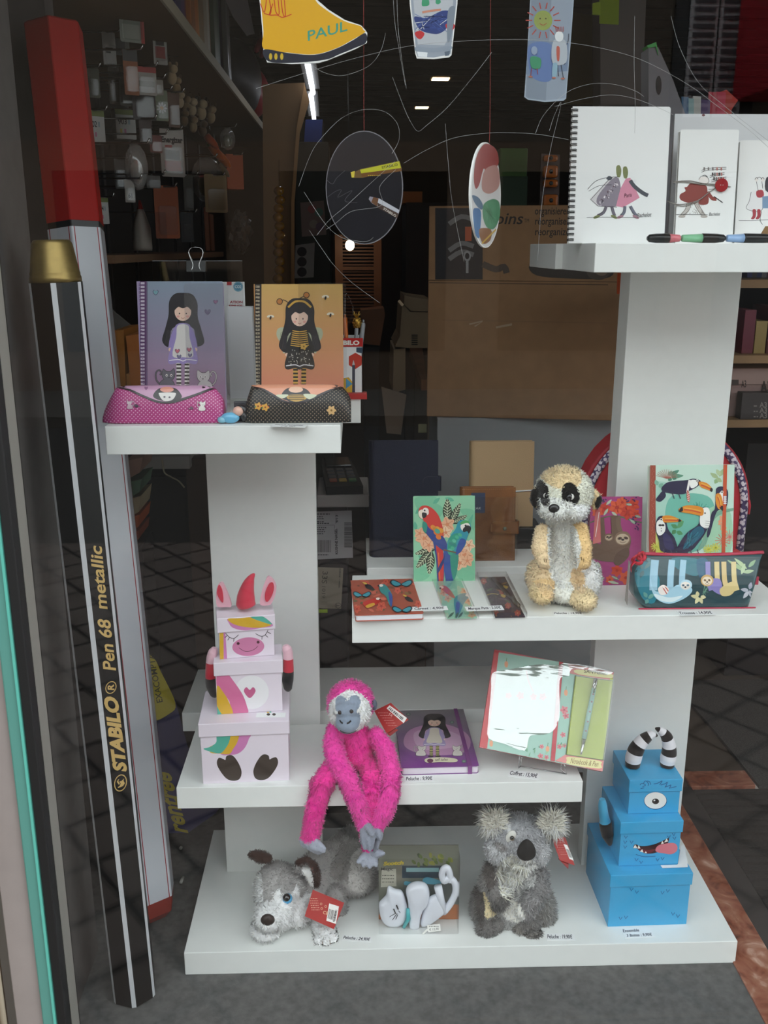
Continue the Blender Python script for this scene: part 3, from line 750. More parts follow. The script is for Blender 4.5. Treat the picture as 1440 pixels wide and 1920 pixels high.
def soft_case(label, xl, xr, xtl, xtr, ytop, ybot, mt, Y0, flap, flapcol, motif):
    pl, pr = P(q[0]+xl/q[2], q[1]+960/q[2], Y0+.02), P(q[0]+xr/q[2], q[1]+960/q[2], Y0+.02)
    hh = P(0, q[1]+ytop/q[2], Y0+.025).z-Z2
    prof = crom([(.06, 0), (0, .2), (.02, .5), (.14, .82), (.30, 1.0), (.50, .93), (.85, .35), (1, .05), (.9, 0), (.5, 0)], 4)
    L = pr.x-pl.x; a0 = (xtl-xl)/(xr-xl); a1 = (xtr-xl)/(xr-xl); secs = []
    for s in (0, .015, .04, .08, .12, .18, .3, .45, .6, .75, .86, .93, .965, .985, 1):
        hl = min(1, .22+.78*(s/a0)**.8) if s < a0 else 1
        hr = min(1, .6+.4*((1-s)/max(1e-3, 1-a1))**.7) if s > a1 else 1
        k = min(hl, hr); d = .062*min(1, .35+.65*k)
        bul = 1+.02*math.sin(s*math.pi)
        secs.append([(pl.x+L*s, Y0+(.062-d)*.35+u*d, Z2+.0006+max(0, v)*hh*k*bul) for u, v in prof])
    m = loft(secs, mt)
    t = thing('soft_case', label, 'case', ((pl.x+pr.x)/2, Y0+.03, Z2))
    bv = bvh_of(m); m.build('case_body', t)
    a = Art((0, Y0, Z2), (1, 0, 0), (0, 0, 1)); a.z(*q); a.bvh = bv; a.mt = PRINTG; a.eps = .0012
    a.spl(flap[0], '#2c2228', 6); a.spl(flap[1], flapcol, 6)
    motif(a, True); a.done('flap', t, split=.0015)
    a = Art((0, Y0, Z2), (1, 0, 0), (0, 0, 1)); a.z(*q); a.bvh = bv; a.mt = PRINTG; a.eps = .0004
    motif(a, False); a.done('printed_motif', t, split=.0015)
def motif_pink(a, flap):
    if flap:
        a.spl([(275, 850), (310, 815), (390, 815), (425, 850), (420, 868), (380, 878), (335, 882), (290, 870)], '#2b272b', 4); a.spl([(305, 845), (320, 838), (385, 838), (395, 848), (375, 876), (330, 880)], '#e6e2de', 4)
        a.ell(348, 822, 36, 14, '#e8a08e'); a.heart(238, 815, 10, '#9a6a90'); a.ell(335, 860, 6, 5, '#5b5560', n=8); a.ell(362, 862, 6, 5, '#5b5560', n=8)
    else:
        cat(a, 150, 885, .36, '#c9a9b9', '#33283a', -1); a.ell(185, 907, 11, 9, '#4a3348'); a.line([(190, 910), (200, 908), (206, 918)], 2.5, '#4a3348', 3)
        cat(a, 535, 890, .40, '#ece6e2', '#4a4046'); a.line([(490, 920), (470, 925), (458, 918)], 2.5, '#4a3348', 3); a.ell(478, 917, 9, 8, '#7a5a6e')
soft_case('pink polka dot soft case with a cat motif on the left shelf', 12, 652, 92, 600, 812, 1000, dots('pink_dots', '#b23a7e', '#dda4c6', .0068, .17), 1.622,
          ([(88, 806), (350, 800), (600, 806), (560, 832), (470, 865), (380, 892), (300, 890), (220, 860), (150, 828)], [(100, 804), (350, 798), (585, 804), (545, 826), (460, 856), (370, 880), (305, 880), (228, 852), (160, 822)]), '#cf9fc0', motif_pink)
def motif_black(a, flap):
    if flap:
        a.spl([(950, 860), (985, 815), (1075, 815), (1110, 855), (1060, 885), (1020, 892), (985, 880)], '#2b272b', 4); a.ell(1030, 822, 38, 16, '#ecbfa4'); a.spl([(995, 850), (1070, 850), (1085, 870), (1030, 885), (985, 868)], '#c39a48', 4)
        for k in range(3): a.line([(992, 854+k*9), (1075, 854+k*9)], 3.5, '#2a2622', step=False)
        a.k += 1; a.spl([(1070, 845), (1140, 850), (1100, 872)], '#cfd3b6', 4); a.spl([(990, 848), (925, 850), (960, 868)], '#cfd3b6', 4)
    else:
        for x, y in ((830, 908), (868, 914)):
            a.flower(x, y, 22, '#d9a24a', '#8a4a2a'); a.ell(x-14, y+4, 4, 4, '#5f9a6a', n=8); a.ell(x+16, y-4, 4, 4, '#c9503a', n=8)
        a.flower(1218, 930, 26, '#d8b07a', '#8a6a3a', 6)
soft_case('black polka dot soft case with gold flowers on the left shelf', 755, 1322, 800, 1270, 808, 1005, dots('black_dots', '#151313', '#8c7a68', .0068, .15), 1.622,
          ([(792, 802), (1040, 798), (1275, 802), (1215, 828), (1120, 872), (1040, 900), (960, 885), (900, 850), (850, 822)], [(800, 800), (1040, 796), (1262, 800), (1200, 824), (1110, 862), (1038, 889), (968, 876), (908, 842), (858, 816)]), '#e6a184', motif_black)
# little doll charm
c = P(q[0]+695/q[2], q[1]+975/q[2], 1.625)
t = thing('doll_charm', 'tiny doll charm in a blue dress between the two soft cases', 'charm', (c.x, 1.625, Z2))
m = MB(); m.ell((c.x-.004, 1.625, Z2+.010), (.016, .009, .0095), PRINTG, col='#6cb4d8'); m.ell((c.x-.018, 1.623, Z2+.007), (.008, .007, .006), PRINTG, col='#86bcd0'); m.build('dress', t)
m = MB(); m.ell((c.x+.010, 1.627, Z2+.021), (.0095, .008, .0085), PRINTG, col='#e4b6a4'); m.build('face', t)
m = MB(); m.ell((c.x+.014, 1.632, Z2+.022), (.0125, .009, .0105), PRINTG, col='#221e22'); m.ell((c.x+.019, 1.628, Z2+.012), (.006, .006, .008), PRINTG, col='#221e22'); m.build('hair', t)
m = MB(); m.box((c.x+.001, 1.64, Z2+.0005), (c.x+.026, 1.646, Z2+.036), mat('charm_card', '#3c3c42', .5), .002); tag(m.build('barcode_tag'), 'dark grey charm tag propped behind the tiny blue doll', 'tag')
price_card((890, 1017), (1078, 1022), (893, 1003), Z2+.0002, [('Etui a lunettes', .08, .88), ('14,90', .3, .7)], 'small price card in front of the black polka dot case', q)
# behind: acrylic holder with clip, leaflet, white block, pen display
A = stand((310, 900), (770, 900), (305, 137), Z2, 3, 1.92, q)
t = thing('acrylic_sign_holder', 'clear acrylic sign holder behind the lilac notebook', 'sign holder', A.w3(A.w/2, 0))
m = MB(); m.slab(A, 0, 0, A.w, A.h, -.002, .001, CLEARP, .002); m.build('clear_panel', t)
m = MB(); m.slab(A, 0, A.h-.0012, A.w, A.h, -.002, .0012, mat('acrylic_edge', '#8f949a', .3)); m.build('polished_edge', t)
u, v = A.m(505, 190); w_ = A.m(556, 190)[0]-A.m(455, 190)[0]
t = thing('binder_clip', 'black binder clip gripping the clear sign holder', 'binder clip', A.w3(u, v))
m = MB(); m.prism([(-.009, 0), (.009, 0), (.004, .021), (-.004, .021)], -w_/2, w_/2, BLACKP, Matrix.Translation(A.w3(u, v-.002)) @ Matrix(((0, 0, 1, 0), (1, 0, 0, 0), (0, 1, 0, 0), (0, 0, 0, 1)))); m.build('clip_body', t)
for sg in (-1, 1):
    m = MB(); m.tube([A.w3(u+a, v+b, sg*.006+c_) for a, b, c_ in crom([(-.009, .0, .003), (-.006, .012, 0), (-.014, .033, -sg*.004), (-.008, .043, -sg*.006), (.008, .043, -sg*.006), (.014, .033, -sg*.004), (.006, .012, 0), (.009, 0, .003)], 4, False)], .0009, CHROME, 8); m.build('wire_handle', t)
A = stand((640, 900), (780, 900), (640, 250), Z2, 2, 1.955, q)
m = MB(); m.slab(A, 0, 0, A.w, A.h, -.001, 0, PAPER); o = tag(m.build('leaflet'), 'white leaflet with red print and blue badge behind the two notebooks', 'leaflet')
A.ell(724, 275, 26, 27, '#7fb2c8'); A.ell(724, 275, 20, 21, '#4f93b0'); A.text('CO2', (707, 283), (741, 283), (707, 268), '#e9f2f4', .02)
A.rect(664, 250, 690, 268, '#b5343a'); A.text('ATION', (680, 363), (748, 363), (680, 350), '#a8262e', .04); A.text('EPRISE', (676, 382), (748, 382), (676, 371), '#a8262e', .04)
A.done('print', o)
m = MB(); A = stand((684, 900), (816, 900), (684, 383), Z2, 0, 1.91, q); m.slab(A, 0, 0, A.w, A.h, -.03, 0, mat('white_block', '#d9dade', .7), .001)
tag(m.build('white_box'), 'plain white box between the lilac and orange notebooks', 'box')
# pen display
A = stand((1200, 862), (1385, 862), (1200, 548), Z2, 0, 1.905, q)
D = .07
t = thing('pen_display', 'white and red pencil display box behind the orange notebook', 'pen display', A.w3(A.w/2, 0, -D/2))
m = MB(); M = plmat(A)
for bx in (((0, 0, -.002), (A.w, A.h*.86, 0)), ((0, 0, -D), (.002, A.h*.9, 0)), ((A.w-.002, 0, -D), (A.w, A.h*.9, 0)), ((0, 0, -D), (A.w, A.h, -D+.002))): m.box(bx[0], bx[1], PAPER, M=M)
m.build('box_body', t)
A.clip = (0, 0, A.w, A.h)
m = MB(); m.box((-.0005, A.h*.86, -.003), (A.w+.0005, A.h, .0008), mat('display_red', '#b8201f', .4), M=M); hd = m.build('header', t)
m = MB(); m.box((-.006, -.0001, -.01), (A.w+.008, .012, .016), MATS['display_red'], .001, M=M); m.build('base_tray', t)
A.base = .0009; A.text('STABILO', (1208, 583), (1366, 583), (1208, 560), '#f0efe8', .045); A.base = .0
A.poly([(1310, 645), (1345, 625), (1380, 645), (1378, 690), (1345, 712), (1310, 690)], '#c8321f'); A.poly([(1350, 597), (1385, 597), (1385, 630), (1350, 622)], '#33485c')
A.poly([(1200, 775), (1310, 755), (1345, 800), (1330, 845), (1200, 845)], '#d9b02f'); A.poly([(1295, 760), (1330, 790), (1295, 815)], '#4a9ac0')
A.poly([(1328, 690), (1343, 690), (1343, 845), (1328, 845)], '#3c3f52'); A.poly([(1328, 690), (1335, 662), (1343, 690)], '#c9c9c9')
A.done('print', t)
M_OR = mat('orange_barrel', '#cf6a1c', .35); M_GREY = mat('grey_barrel', '#8f9296', .35); M_BLU = mat('blue_barrel', '#3f5b80', .35); M_GOLD = mat('gold_metal', '#b08a3c', .35, metal=.9)
def pen(p0, p1, r, mt, label, top=None):
    t = thing('pen', label, 'pen', p0); m = MB(); p0, p1 = Vector(p0), Vector(p1); d = (p1-p0)
    m.tube([p0, p0+d*.96, p1], [r, r, r*.75], mt, 12); m.build('barrel', t)
    if top == 'pineapple':
        m = MB(); m.ell(p1+d.normalized()*.010, (.0085, .0085, .0115), M_GOLD)
        for i in range(5):
            for j in range(8):
                a = j*.785+i*.39; b = -.8+i*.4; m.ell(p1+d.normalized()*.010+Vector((.0085*math.cos(b)*math.cos(a), .0085*math.cos(b)*math.sin(a), .0115*math.sin(b))), (.0016,)*3, M_GOLD, n=6)
        tp = m.build('pineapple', t)
        m = MB()
        for j in range(8):
            a = j*.785; b0 = p1+Vector((0, 0, .020)); m.tube([b0, b0+Vector((.004*math.cos(a), .004*math.sin(a), .005)), b0+Vector((.008*math.cos(a), .008*math.sin(a), .009+.004*(j % 2)))], [.002, .0018, .0003], M_GOLD, 6)
        m.build('leaves', tp)
    else:
        m = MB(); m.tube([p1, p1+d.normalized()*.006], [r*.5, r*.4], mt, 10); m.build('button', t)
pw = lambda x, y, dn: A.w3(*A.m(x, y), dn)
pen(pw(1300, 700, -.02), pw(1290, 448, -.045), .0045, M_OR, 'orange pen standing in the pencil display box')
pen(pw(1340, 700, -.02), pw(1352, 500, -.03), .0038, M_GREY, 'pen with a gold pineapple topper in the display box', 'pineapple')
pen(pw(1362, 700, -.025), pw(1387, 475, -.04), .0048, M_GREY, 'grey pen with rounded end leaning right in the display box')
pen(pw(1365, 700, -.035), pw(1378, 528, -.055), .004, M_BLU, 'dark blue pen at the back of the display box')
m = MB(); m.tube([pw(x, y, -.03) for x, y in crom([(1288, 560), (1290, 330), (1305, 330), (1325, 365), (1333, 410), (1322, 450), (1300, 500)], 5, False)], .0016, CLEARP, 8)
tag(m.build('acrylic_loop'), 'bent clear plastic hoop standing behind the orange notebook', 'hoop')
# ------------------------------------------------------------------ long middle shelf
q = (640, 800, 3.6)
M_NAVY = mat('navy_leather', '#13172b', .5, bump=.25, bscale=500, spec=.25)
M_BEIGE = mat('beige_leather', '#b0926c', .55, bump=.2, bscale=500)
M_BROWN = mat('brown_leather', '#7a4a22', .38, noise=.25, nscale=14, bump=.2, bscale=350, coat=.2)
M_STI = mat('pale_stitching', '#b58d5c', .8)
def stitch(m, A, u0, v0, u1, v1, step=.004):
    L = math.hypot(u1-u0, v1-v0); n = int(L/step)
    for i in range(n):
        a, b = i/n, (i+.6)/n
        m.tube([A.w3(u0+(u1-u0)*a, v0+(v1-v0)*a, .0004), A.w3(u0+(u1-u0)*b, v0+(v1-v0)*b, .0004)], .00035, M_STI, 4)
def organiser(A, D, label, mt, strap=None, stitched=False, tilt=0):
    t = thing('organiser', label, 'organiser', A.w3(A.w/2, 0, -D/2))
    w, h = A.w, A.h
    # wrap cover: rounded spine on the left seen from above
    prof = [(w, 0), (w, -.003), (.012, -.003)]
    outer = [(w, 0)]+[(.012-.012*math.sin(a), -D/2+D/2*math.cos(a)) for a in [math.pi*k/12 for k in range(13)]]+[(w, -D)]
    inner = [(w, -D+.0035)]+[(.012-.0085*math.sin(a), -D/2-(D/2-.0035)*math.cos(a)) for a in [math.pi*k/12 for k in range(13)]]+[(w, -.0035)]
    poly = outer+inner
    M = Matrix(((0,)*4,)*4)
    M = Matrix.Identity(4)
    for i in range(3): M[i][0] = A.U[i]; M[i][1] = A.N[i]; M[i][2] = A.V[i]; M[i][3] = A.O[i]
    m = MB()
    # prism expects right-handed frame; U,N,V is left-handed, so extrude downwards from the top
    M2 = Matrix.Identity(4)
    for i in range(3): M2[i][0] = A.U[i]; M2[i][1] = A.N[i]; M2[i][2] = -A.V[i]; M2[i][3] = A.O[i]+A.V[i]*h
    m.prism(poly, 0, h, mt, M2); m.build('cover', t)
    m = MB(); m.prism([(w-.006, -.006), (w-.006, -D+.006), (.014, -D+.006), (.014, -.006)], .004, h-.004, pages_mat(), M2); m.build('pages', t)
    if stitched:
        m = MB(); e = .0035; stitch(m, A, e, h-e, w-e, h-e); stitch(m, A, w-e, h-e, w-e, e); stitch(m, A, w-e, e, e, e); m.build('stitching', t)
    if strap:
        u0, v0, v1, over = strap; m = MB()
        m.slab(A, u0, v0, w+.001, v1, 0, .0025, mt, (v1-v0)*.35, corners=(1, 0, 0, 1))
        vc = (v0+v1)/2; hw = (v1-v0)/2
        pts = [(w-.001, .0012), (w+over*.6, .0008), (w+over, -.006), (w+over, -D+.006), (w+over*.6, -D)]
        for i in range(len(pts)-1):
            (a0, n0), (a1, n1) = pts[i], pts[i+1]; dx, dn = a1-a0, n1-n0; L = math.hypot(dx, dn) or 1; ox, on = -dn/L*.0013, dx/L*.0013
            vsx = [A.w3(a+s_*ox, vc+k*hw, n_+s_*on) for a, n_ in ((a0, n0), (a1, n1)) for s_ in (-1, 1) for k in (-1, 1)]
            m.add(vsx, [(0, 1, 3, 2), (4, 6, 7, 5), (0, 2, 6, 4), (1, 5, 7, 3), (0, 4, 5, 1), (2, 3, 7, 6)], mt)
        s = m.build('strap', t)
        if stitched:
            m = MB(); B = Art(A.O+A.N*.0025, A.U, A.V); e = .0025
            stitch(m, B, u0+e*2, v0+e, w, v0+e); stitch(m, B, u0+e*2, v1-e, w, v1-e); stitch(m, B, u0+e, v0+e*2, u0+e, v1-e*2); m.build('strap_stitching', s)
            m = MB(); m.lathe([(.0042, 0), (.0042, .001), (.003, .0022), (0, .0024)], mat('grey_stud', '#6f7468', .35, metal=.7), plmat(Art(A.w3(*A.m(1102, 688)), A.U, A.V), .0025)); m.build('press_stud', s)
    return t
A = stand((190, 925), (652, 922), (190, 95), Z3, 9, 1.955, q)
organiser(A, .034, 'large navy leather organiser standing behind the parrot notebook', M_NAVY, (A.w-.033, A.m(545, 435)[1], A.m(545, 338)[1], .006))
# riser and the beige organiser
m = MB(); p0 = P(640+690/3.6, 1040, 2.03); p1 = P(640+1330/3.6, 1040, 2.03)
m.box((p0.x, 2.005, Z3), (p1.x, 2.085, P(800, 800+690/3.6, 2.005).z), BLACKP, .002); tag(m.build('black_riser'), 'low black riser under the beige organiser', 'riser')
zr = P(800, 800+690/3.6, 2.005).z
A = stand((862, 735), (1288, 735), (866, 102), zr, 6, 2.018, q)
organiser(A, .03, 'tall plain beige leather organiser on the black riser', M_BEIGE)
m = MB(); m.tube([A.w3(A.w*.7, A.m(1195, 436)[1], .002), A.w3(A.w+.004, A.m(1280, 428)[1], .001)], .0016, PAPER, 8); tag(m.build('white_pencil'), 'thin white rod tucked across the beige organiser', 'pencil')
A = stand((800, 918), (1170, 916), (800, 412), Z3, 8, 1.925, q)
t = organiser(A, .03, 'brown leather organiser with stitched strap, beside the parrot notebook', M_BROWN, (A.m(1012, 0)[0], A.m(1012, 725)[1], A.m(1012, 640)[1], .008), True)
m = MB(); m.slab(A, A.m(880, 0)[0], A.m(900, 582)[1], A.m(975, 0)[0], A.m(900, 447)[1], .0005, .0012, mat('navy_label', '#23304c', .6)); lb = m.build('navy_label', t)
A.base = .0012; A.text('YAK', (890, 560), (944, 558), (890, 544), '#c9c9c4', 0, .15); A.done('label_print', lb); A.base = 0
m = MB(); m.slab(A, A.m(900, 0)[0], .002, A.w+.004, A.h-.02, .0055, .006, clear('organiser_wrap', (.98, .98, .98), .05, .06)); m.build('clear_wrap', t)
# ---- parrot notebook
A = stand((490, 1046), (903, 1040), (485, 470), Z3, 12, None, q)
t = notebook('parrot_notebook', 'green standing notebook with a red and a blue parrot', A, '#8cc8a0', .012, r=.004)
a = A; cover(a, '#8fcaa4')
for pts in (((500, 480), (640, 475), (620, 560), (520, 560)), ((800, 560), (900, 570), (895, 700), (860, 640)), ((490, 900), (600, 980), (560, 1035), (495, 1030)), ((780, 960), (890, 900), (895, 1030), (800, 1030)), ((640, 520), (690, 560), (650, 620), (600, 560))): a.spl(pts, '#79bd98', 4)
for x0, y0, x1, y1 in ((540, 545, 500, 590), (620, 520, 665, 480), (840, 700, 890, 590), (505, 700, 495, 640), (760, 500, 700, 480), (560, 900, 520, 870)): a.leaf(x0, y0, x1, y1, 26, '#5fae90')
for x0, y0, x1, y1, w_ in ((715, 645, 715, 485, 62), (735, 650, 805, 515, 50), (745, 655, 850, 598, 42), (640, 820, 495, 860, 48), (610, 835, 505, 955, 55), (610, 840, 592, 998, 58)): a.leaf(x0, y0, x1, y1, w_, '#2f3a2a', '#cfd7b4')
for x, y, r in ((715, 660, 55), (705, 715, 45), (560, 755, 62), (590, 800, 48), (530, 720, 42), (830, 860, 62), (800, 920, 52), (860, 800, 45), (800, 840, 40), (850, 905, 45)): a.flower(x, y, r, rr.choice(['#eec09c', '#f0cba8', '#e8b08c']), '#d98a62', 5, rr.uniform(0, 1), '#c07a58')
# tails
a.spl([(620, 770), (660, 790), (690, 860), (690, 1040), (650, 1040), (640, 900)], '#2f3f80', 4); a.spl([(640, 800), (685, 830), (690, 1000), (680, 1045), (658, 1045), (650, 900)], '#c8322c', 4); a.line([(655, 850), (665, 1040)], 6, '#e0703a')
a.spl([(700, 820), (780, 840), (770, 960), (740, 1100), (715, 1090), (690, 930)], '#2c4a92', 4); a.spl([(735, 860), (790, 860), (775, 1000), (750, 1020)], '#2b8a78', 4)
a.spl([(700, 850), (690, 920), (655, 985), (650, 960), (690, 880)], '#24356e', 4)
# red parrot
a.spl([(520, 570), (535, 540), (570, 532), (610, 548), (650, 590), (675, 650), (690, 730), (660, 760), (600, 720), (560, 650), (550, 620), (530, 615)], '#cf3a30', 5)
a.spl([(560, 640), (600, 690), (680, 735), (715, 800), (700, 840), (640, 800), (580, 730), (552, 690)], '#2f4488', 5)
a.spl([(552, 640), (580, 660), (570, 720), (550, 690)], '#2f8a78', 4)
for x, y, c in ((620, 680, '#e08a34'), (650, 690, '#e0a038'), (640, 715, '#d9742c'), (665, 720, '#d9642c'), (655, 745, '#e07a30'), (635, 695, '#c8862c'), (672, 700, '#e29a3a'), (648, 705, '#4fa088')): a.ell(x, y, 20, 15, c, 40)
a.spl([(545, 570), (560, 548), (585, 555), (588, 590), (560, 600)], '#f0e4dc', 4); a.ell(562, 565, 6, 6, '#2a2624')
a.spl([(522, 572), (545, 560), (550, 590), (548, 622), (525, 605)], '#eee0cc', 4); a.spl([(545, 580), (575, 585), (570, 610), (548, 614)], '#2a2626', 4)
# blue parrot
a.spl([(770, 690), (790, 640), (830, 630), (865, 645), (875, 690), (860, 720), (845, 760), (830, 810), (775, 850), (720, 840), (715, 780), (740, 730)], '#2f93a6', 5)
a.spl([(735, 740), (790, 720), (770, 800), (745, 865), (718, 850), (720, 790)], '#2f9a80', 4); a.spl([(800, 760), (840, 770), (810, 840), (770, 860)], '#2b4f9a', 4)
for x, y in ((740, 790), (750, 820), (735, 835), (765, 800), (760, 770), (800, 730), (780, 745)): a.ell(x, y, 15, 11, rr.choice(['#4bb08c', '#2b8a80', '#58b89a']), 40)
a.spl([(800, 650), (830, 632), (862, 640), (860, 660), (825, 668)], '#4fa860', 4); a.spl([(805, 665), (850, 650), (868, 670), (850, 700), (815, 700)], '#efe9e2', 4); a.ell(838, 668, 7, 7, '#2a2624'); a.spl([(820, 690), (850, 665), (874, 680), (870, 705), (858, 720), (848, 705), (825, 712)], '#262224', 4)
a.line([(690, 830), (775, 850)], 9, '#6a5440')
A.done('cover_print', t)
# ---- flat carnet
q3 = q
zt = Z3+.0125
A = lay((95, 1272), (556, 1258), (80, 1036), zt, q)
t = notebook('parrot_notebook', 'red macaw and butterfly notebook lying flat at the shelf corner', A, '#b5533e', .0125, r=.004, pages='#e4e4ea')
a = A; cover(a, '#a8523e')
for i in range(46): a.leaf(*(lambda x, y: (x, y, x+rr.uniform(-60, 60), y+rr.uniform(-22, 22)))(rr.uniform(85, 545), rr.uniform(1040, 1265)), rr.uniform(10, 20), rr.choice(['#c9604a', '#7a4a34', '#d4705a', '#8a6a44', '#b8432f', '#6d5a3a']), step=True)
for x, y, r in ((105, 1235, 30), (500, 1060, 26), (270, 1215, 34), (380, 1110, 24), (520, 1200, 28), (170, 1060, 20), (300, 1050, 22)): a.flower(x, y, r, '#d9604a', '#b03a30', 5, .3, '#a8402f')
def toucanlet(x, y, s, f=1): a.spl([(x, y), (x+40*s*f, y+8*s), (x+70*s*f, y+40*s), (x+55*s*f, y+46*s), (x+10*s*f, y+30*s)], '#221e24', 4); a.spl([(x+5*s*f, y+4*s), (x-20*s*f, y-10*s), (x-8*s*f, y-14*s), (x+14*s*f, y-4*s)], '#d9b04a', 4)
toucanlet(160, 1066, .9); toucanlet(430, 1150, .8)
def butterfly(x, y, s):
    for sg in (-1, 1): a.spl([(x, y), (x+sg*50*s, y-26*s), (x+sg*70*s, y-8*s), (x+sg*40*s, y+18*s), (x+sg*10*s, y+14*s)], '#1f2a34', 4); a.spl([(x+sg*6*s, y), (x+sg*48*s, y-19*s), (x+sg*61*s, y-7*s), (x+sg*38*s, y+12*s), (x+sg*12*s, y+9*s)], '#3f98a8', 4)
butterfly(405, 1065, 1.1); butterfly(140, 1140, .9); butterfly(410, 1242, 1.0)
a.spl([(255, 1075), (290, 1070), (320, 1100), (345, 1150), (340, 1215), (325, 1210), (300, 1150), (265, 1120)], '#2f8a8a', 5); a.spl([(318, 1120), (345, 1150), (340, 1220), (328, 1200)], '#3a4f96', 4); a.ell(268, 1078, 14, 9, '#ece6de'); a.spl([(255, 1072), (245, 1080), (258, 1090)], '#262224', 3)
a.spl([(150, 1190), (230, 1165), (262, 1172), (255, 1195), (200, 1225), (165, 1225)], '#c23028', 5); a.spl([(165, 1215), (215, 1195), (225, 1210), (180, 1230)], '#d9a23a', 4); a.ell(248, 1168, 14, 8, '#efe6da'); a.ell(260, 1172, 5, 5, '#262224')
A.done('cover_print', t)
# ---- two bookmarks in clear cases
def bookmark(bl, br, tl, label, col, draw, hi):
    A = lay(bl, br, tl, Z3+.0012, q)
    t = thing('bookmark', label, 'bookmark', A.w3(A.w/2, A.h/2, -.001))
    m = MB(); m.slab(A, .003, .003, A.w-.003, A.h-.003, -.001, 0, PRINTG, 0, col); c = m.build('printed_strip', t)
    A.clip = (.003, .003, A.w-.003, A.h-.003); A.mt = PRINTG; draw(A); A.clip = None; A.done('strip_print', t)
    m = MB(); e = .0008
    for b in (((0, 0, hi-e), (A.w, A.h, hi)), ((0, 0, -.001), (A.w, e, hi)), ((0, A.h-e, -.001), (A.w, A.h, hi)), ((0, 0, -.001), (e, A.h, hi)), ((A.w-e, 0, -.001), (A.w, A.h, hi))): m.box(*b, clear('pack_film', (.99, .99, .99), .015, .02), M=plmat(A))
    m.build('clear_case', t); return A, t
def dgreen(a):
    cover(a, '#9fcfb4', *a.clip)
    for i in range(12): a.leaf(*(lambda x, y: (x, y, x+rr.uniform(-50, 50), y+rr.uniform(-40, 40)))(rr.uniform(660, 920), rr.uniform(1045, 1290)), 20, rr.choice(['#7fbf9c', '#b8ddc4']))
    for x, y in ((690, 1120), (830, 1110), (720, 1160), (860, 1180), (880, 1270)): a.flower(x, y, 28, '#e8b690', '#c9805c', 5, .2, '#c98a68')
    a.spl([(662, 1085), (700, 1075), (740, 1110), (770, 1160), (740, 1150), (690, 1110)], '#c9503e', 5); a.ell(676, 1086, 15, 9, '#efe6da'); a.ell(668, 1092, 7, 6, '#262224')
    a.spl([(770, 1150), (830, 1125), (860, 1150), (830, 1190), (800, 1260), (780, 1280), (760, 1200)], '#3a93a0', 5); a.ell(850, 1140, 13, 9, '#efe9e2'); a.spl([(775, 1190), (800, 1200), (785, 1285), (770, 1280)], '#3a4f96', 4)
    for x0, x1 in ((740, 700), (770, 750), (800, 770)): a.leaf(x0+20, 1255, x1+20, 1292, 16, '#2f3a2a')
bookmark((704, 1300), (930, 1294), (632, 1040), 'pale green parrot bookmark in a clear case on the long shelf', '#9fcfb4', dgreen, .004)
def dnavy(a):
    cover(a, '#241f38', *a.clip)
    for i in range(30): a.leaf(*(lambda x, y: (x, y, x+rr.uniform(-60, 60), y+rr.uniform(-30, 30)))(rr.uniform(940, 1240), rr.uniform(1020, 1285)), 12, rr.choice(['#3a3050', '#4a6a4a', '#8a6a3a', '#5a4060', '#2e4038']))
    for x, y in ((1085, 1115), (1125, 1210), (960, 1045), (1040, 1250), (1190, 1260)): a.flower(x, y, 24, '#b5483e', '#d99a5a', 6, .3)
    for x, y in ((1075, 1085), (1060, 1145)): a.spl([(x-40, y+10), (x-10, y-12), (x+30, y-10), (x+50, y+6), (x+10, y+4), (x-20, y+16)], '#15121a', 4); a.spl([(x+18, y-12), (x+50, y-4), (x+40, y+12), (x+20, y+2)], '#c9a63a', 4)
    a.line([(960, 1150), (1010, 1130), (1060, 1135)], 5, '#b5a03a', 4)
A, t = bookmark((1030, 1292), (1255, 1288), (925, 1012), 'dark navy toucan bookmark with black pencil in a clear case', '#241f38', dnavy, .0105)
m = MB(); p0, p1 = A.w3(*A.m(1025, 1040), .0045), A.w3(*A.m(1195, 1222), .0045); m.tube([p0, p1], .0042, BLACKP, 14); pc = m.build('pencil', t)
d = (p1-p0).normalized(); m = MB(); m.tube([p1, p1+d*.0006], .0022, mat('pale_wood', '#8a7a68', .8), 10); m.build('pencil_end', pc)
price_card((472, 1246), (722, 1238), (470, 1219), Z3+.0131, [('Carnet : 4,90€', .1, .92)], 'price card on the flat macaw notebook reading Carnet', q)
price_card((848, 1247), (1100, 1237), (838, 1217), Z3+.0121, [('Marque Page : 2,50€', .06, .95)], 'price card on the navy bookmark reading Marque Page', q)
# ---- toucan notebook
q = (960, 820, 3)
A = stand((778, 700), (1252, 700), (795, 157), Z3, 11, 1.735, q)
t = notebook('toucan_notebook', 'pale green notebook with four toucans and an orange elastic', A, '#cfe0d0', .016, r=.003, pages='#e9e6dc')
a = A; cover(a, '#c5dfd0')
for pts, c in ((((800, 260), (960, 300), (1000, 420), (900, 520), (790, 520)), '#a9d2c2'), (((900, 330), (1100, 330), (1140, 450), (1080, 620), (900, 640), (860, 480)), '#6fb7a4'), (((1090, 420), (1220, 400), (1230, 640), (1080, 640)), '#a5cfae'), (((800, 540), (880, 560), (860, 660), (780, 660)), '#cfd47a')): a.spl(pts, c, 5)
for i in range(26):
    an = rr.uniform(-2.6, -.5); a.line([(1050, 420), (1050+math.cos(an)*rr.uniform(30, 75), 420+math.sin(an)*rr.uniform(30, 60))], 3, '#3f9a86', step=False)
a.k += 1
a.rect(770, 150, 808, 720, '#9c4632')
for k in range(60): a.ell(rr.uniform(785, 800), 165+k*9, 1.8, 1.8, '#c98a70', n=6, step=False)
a.k += 1
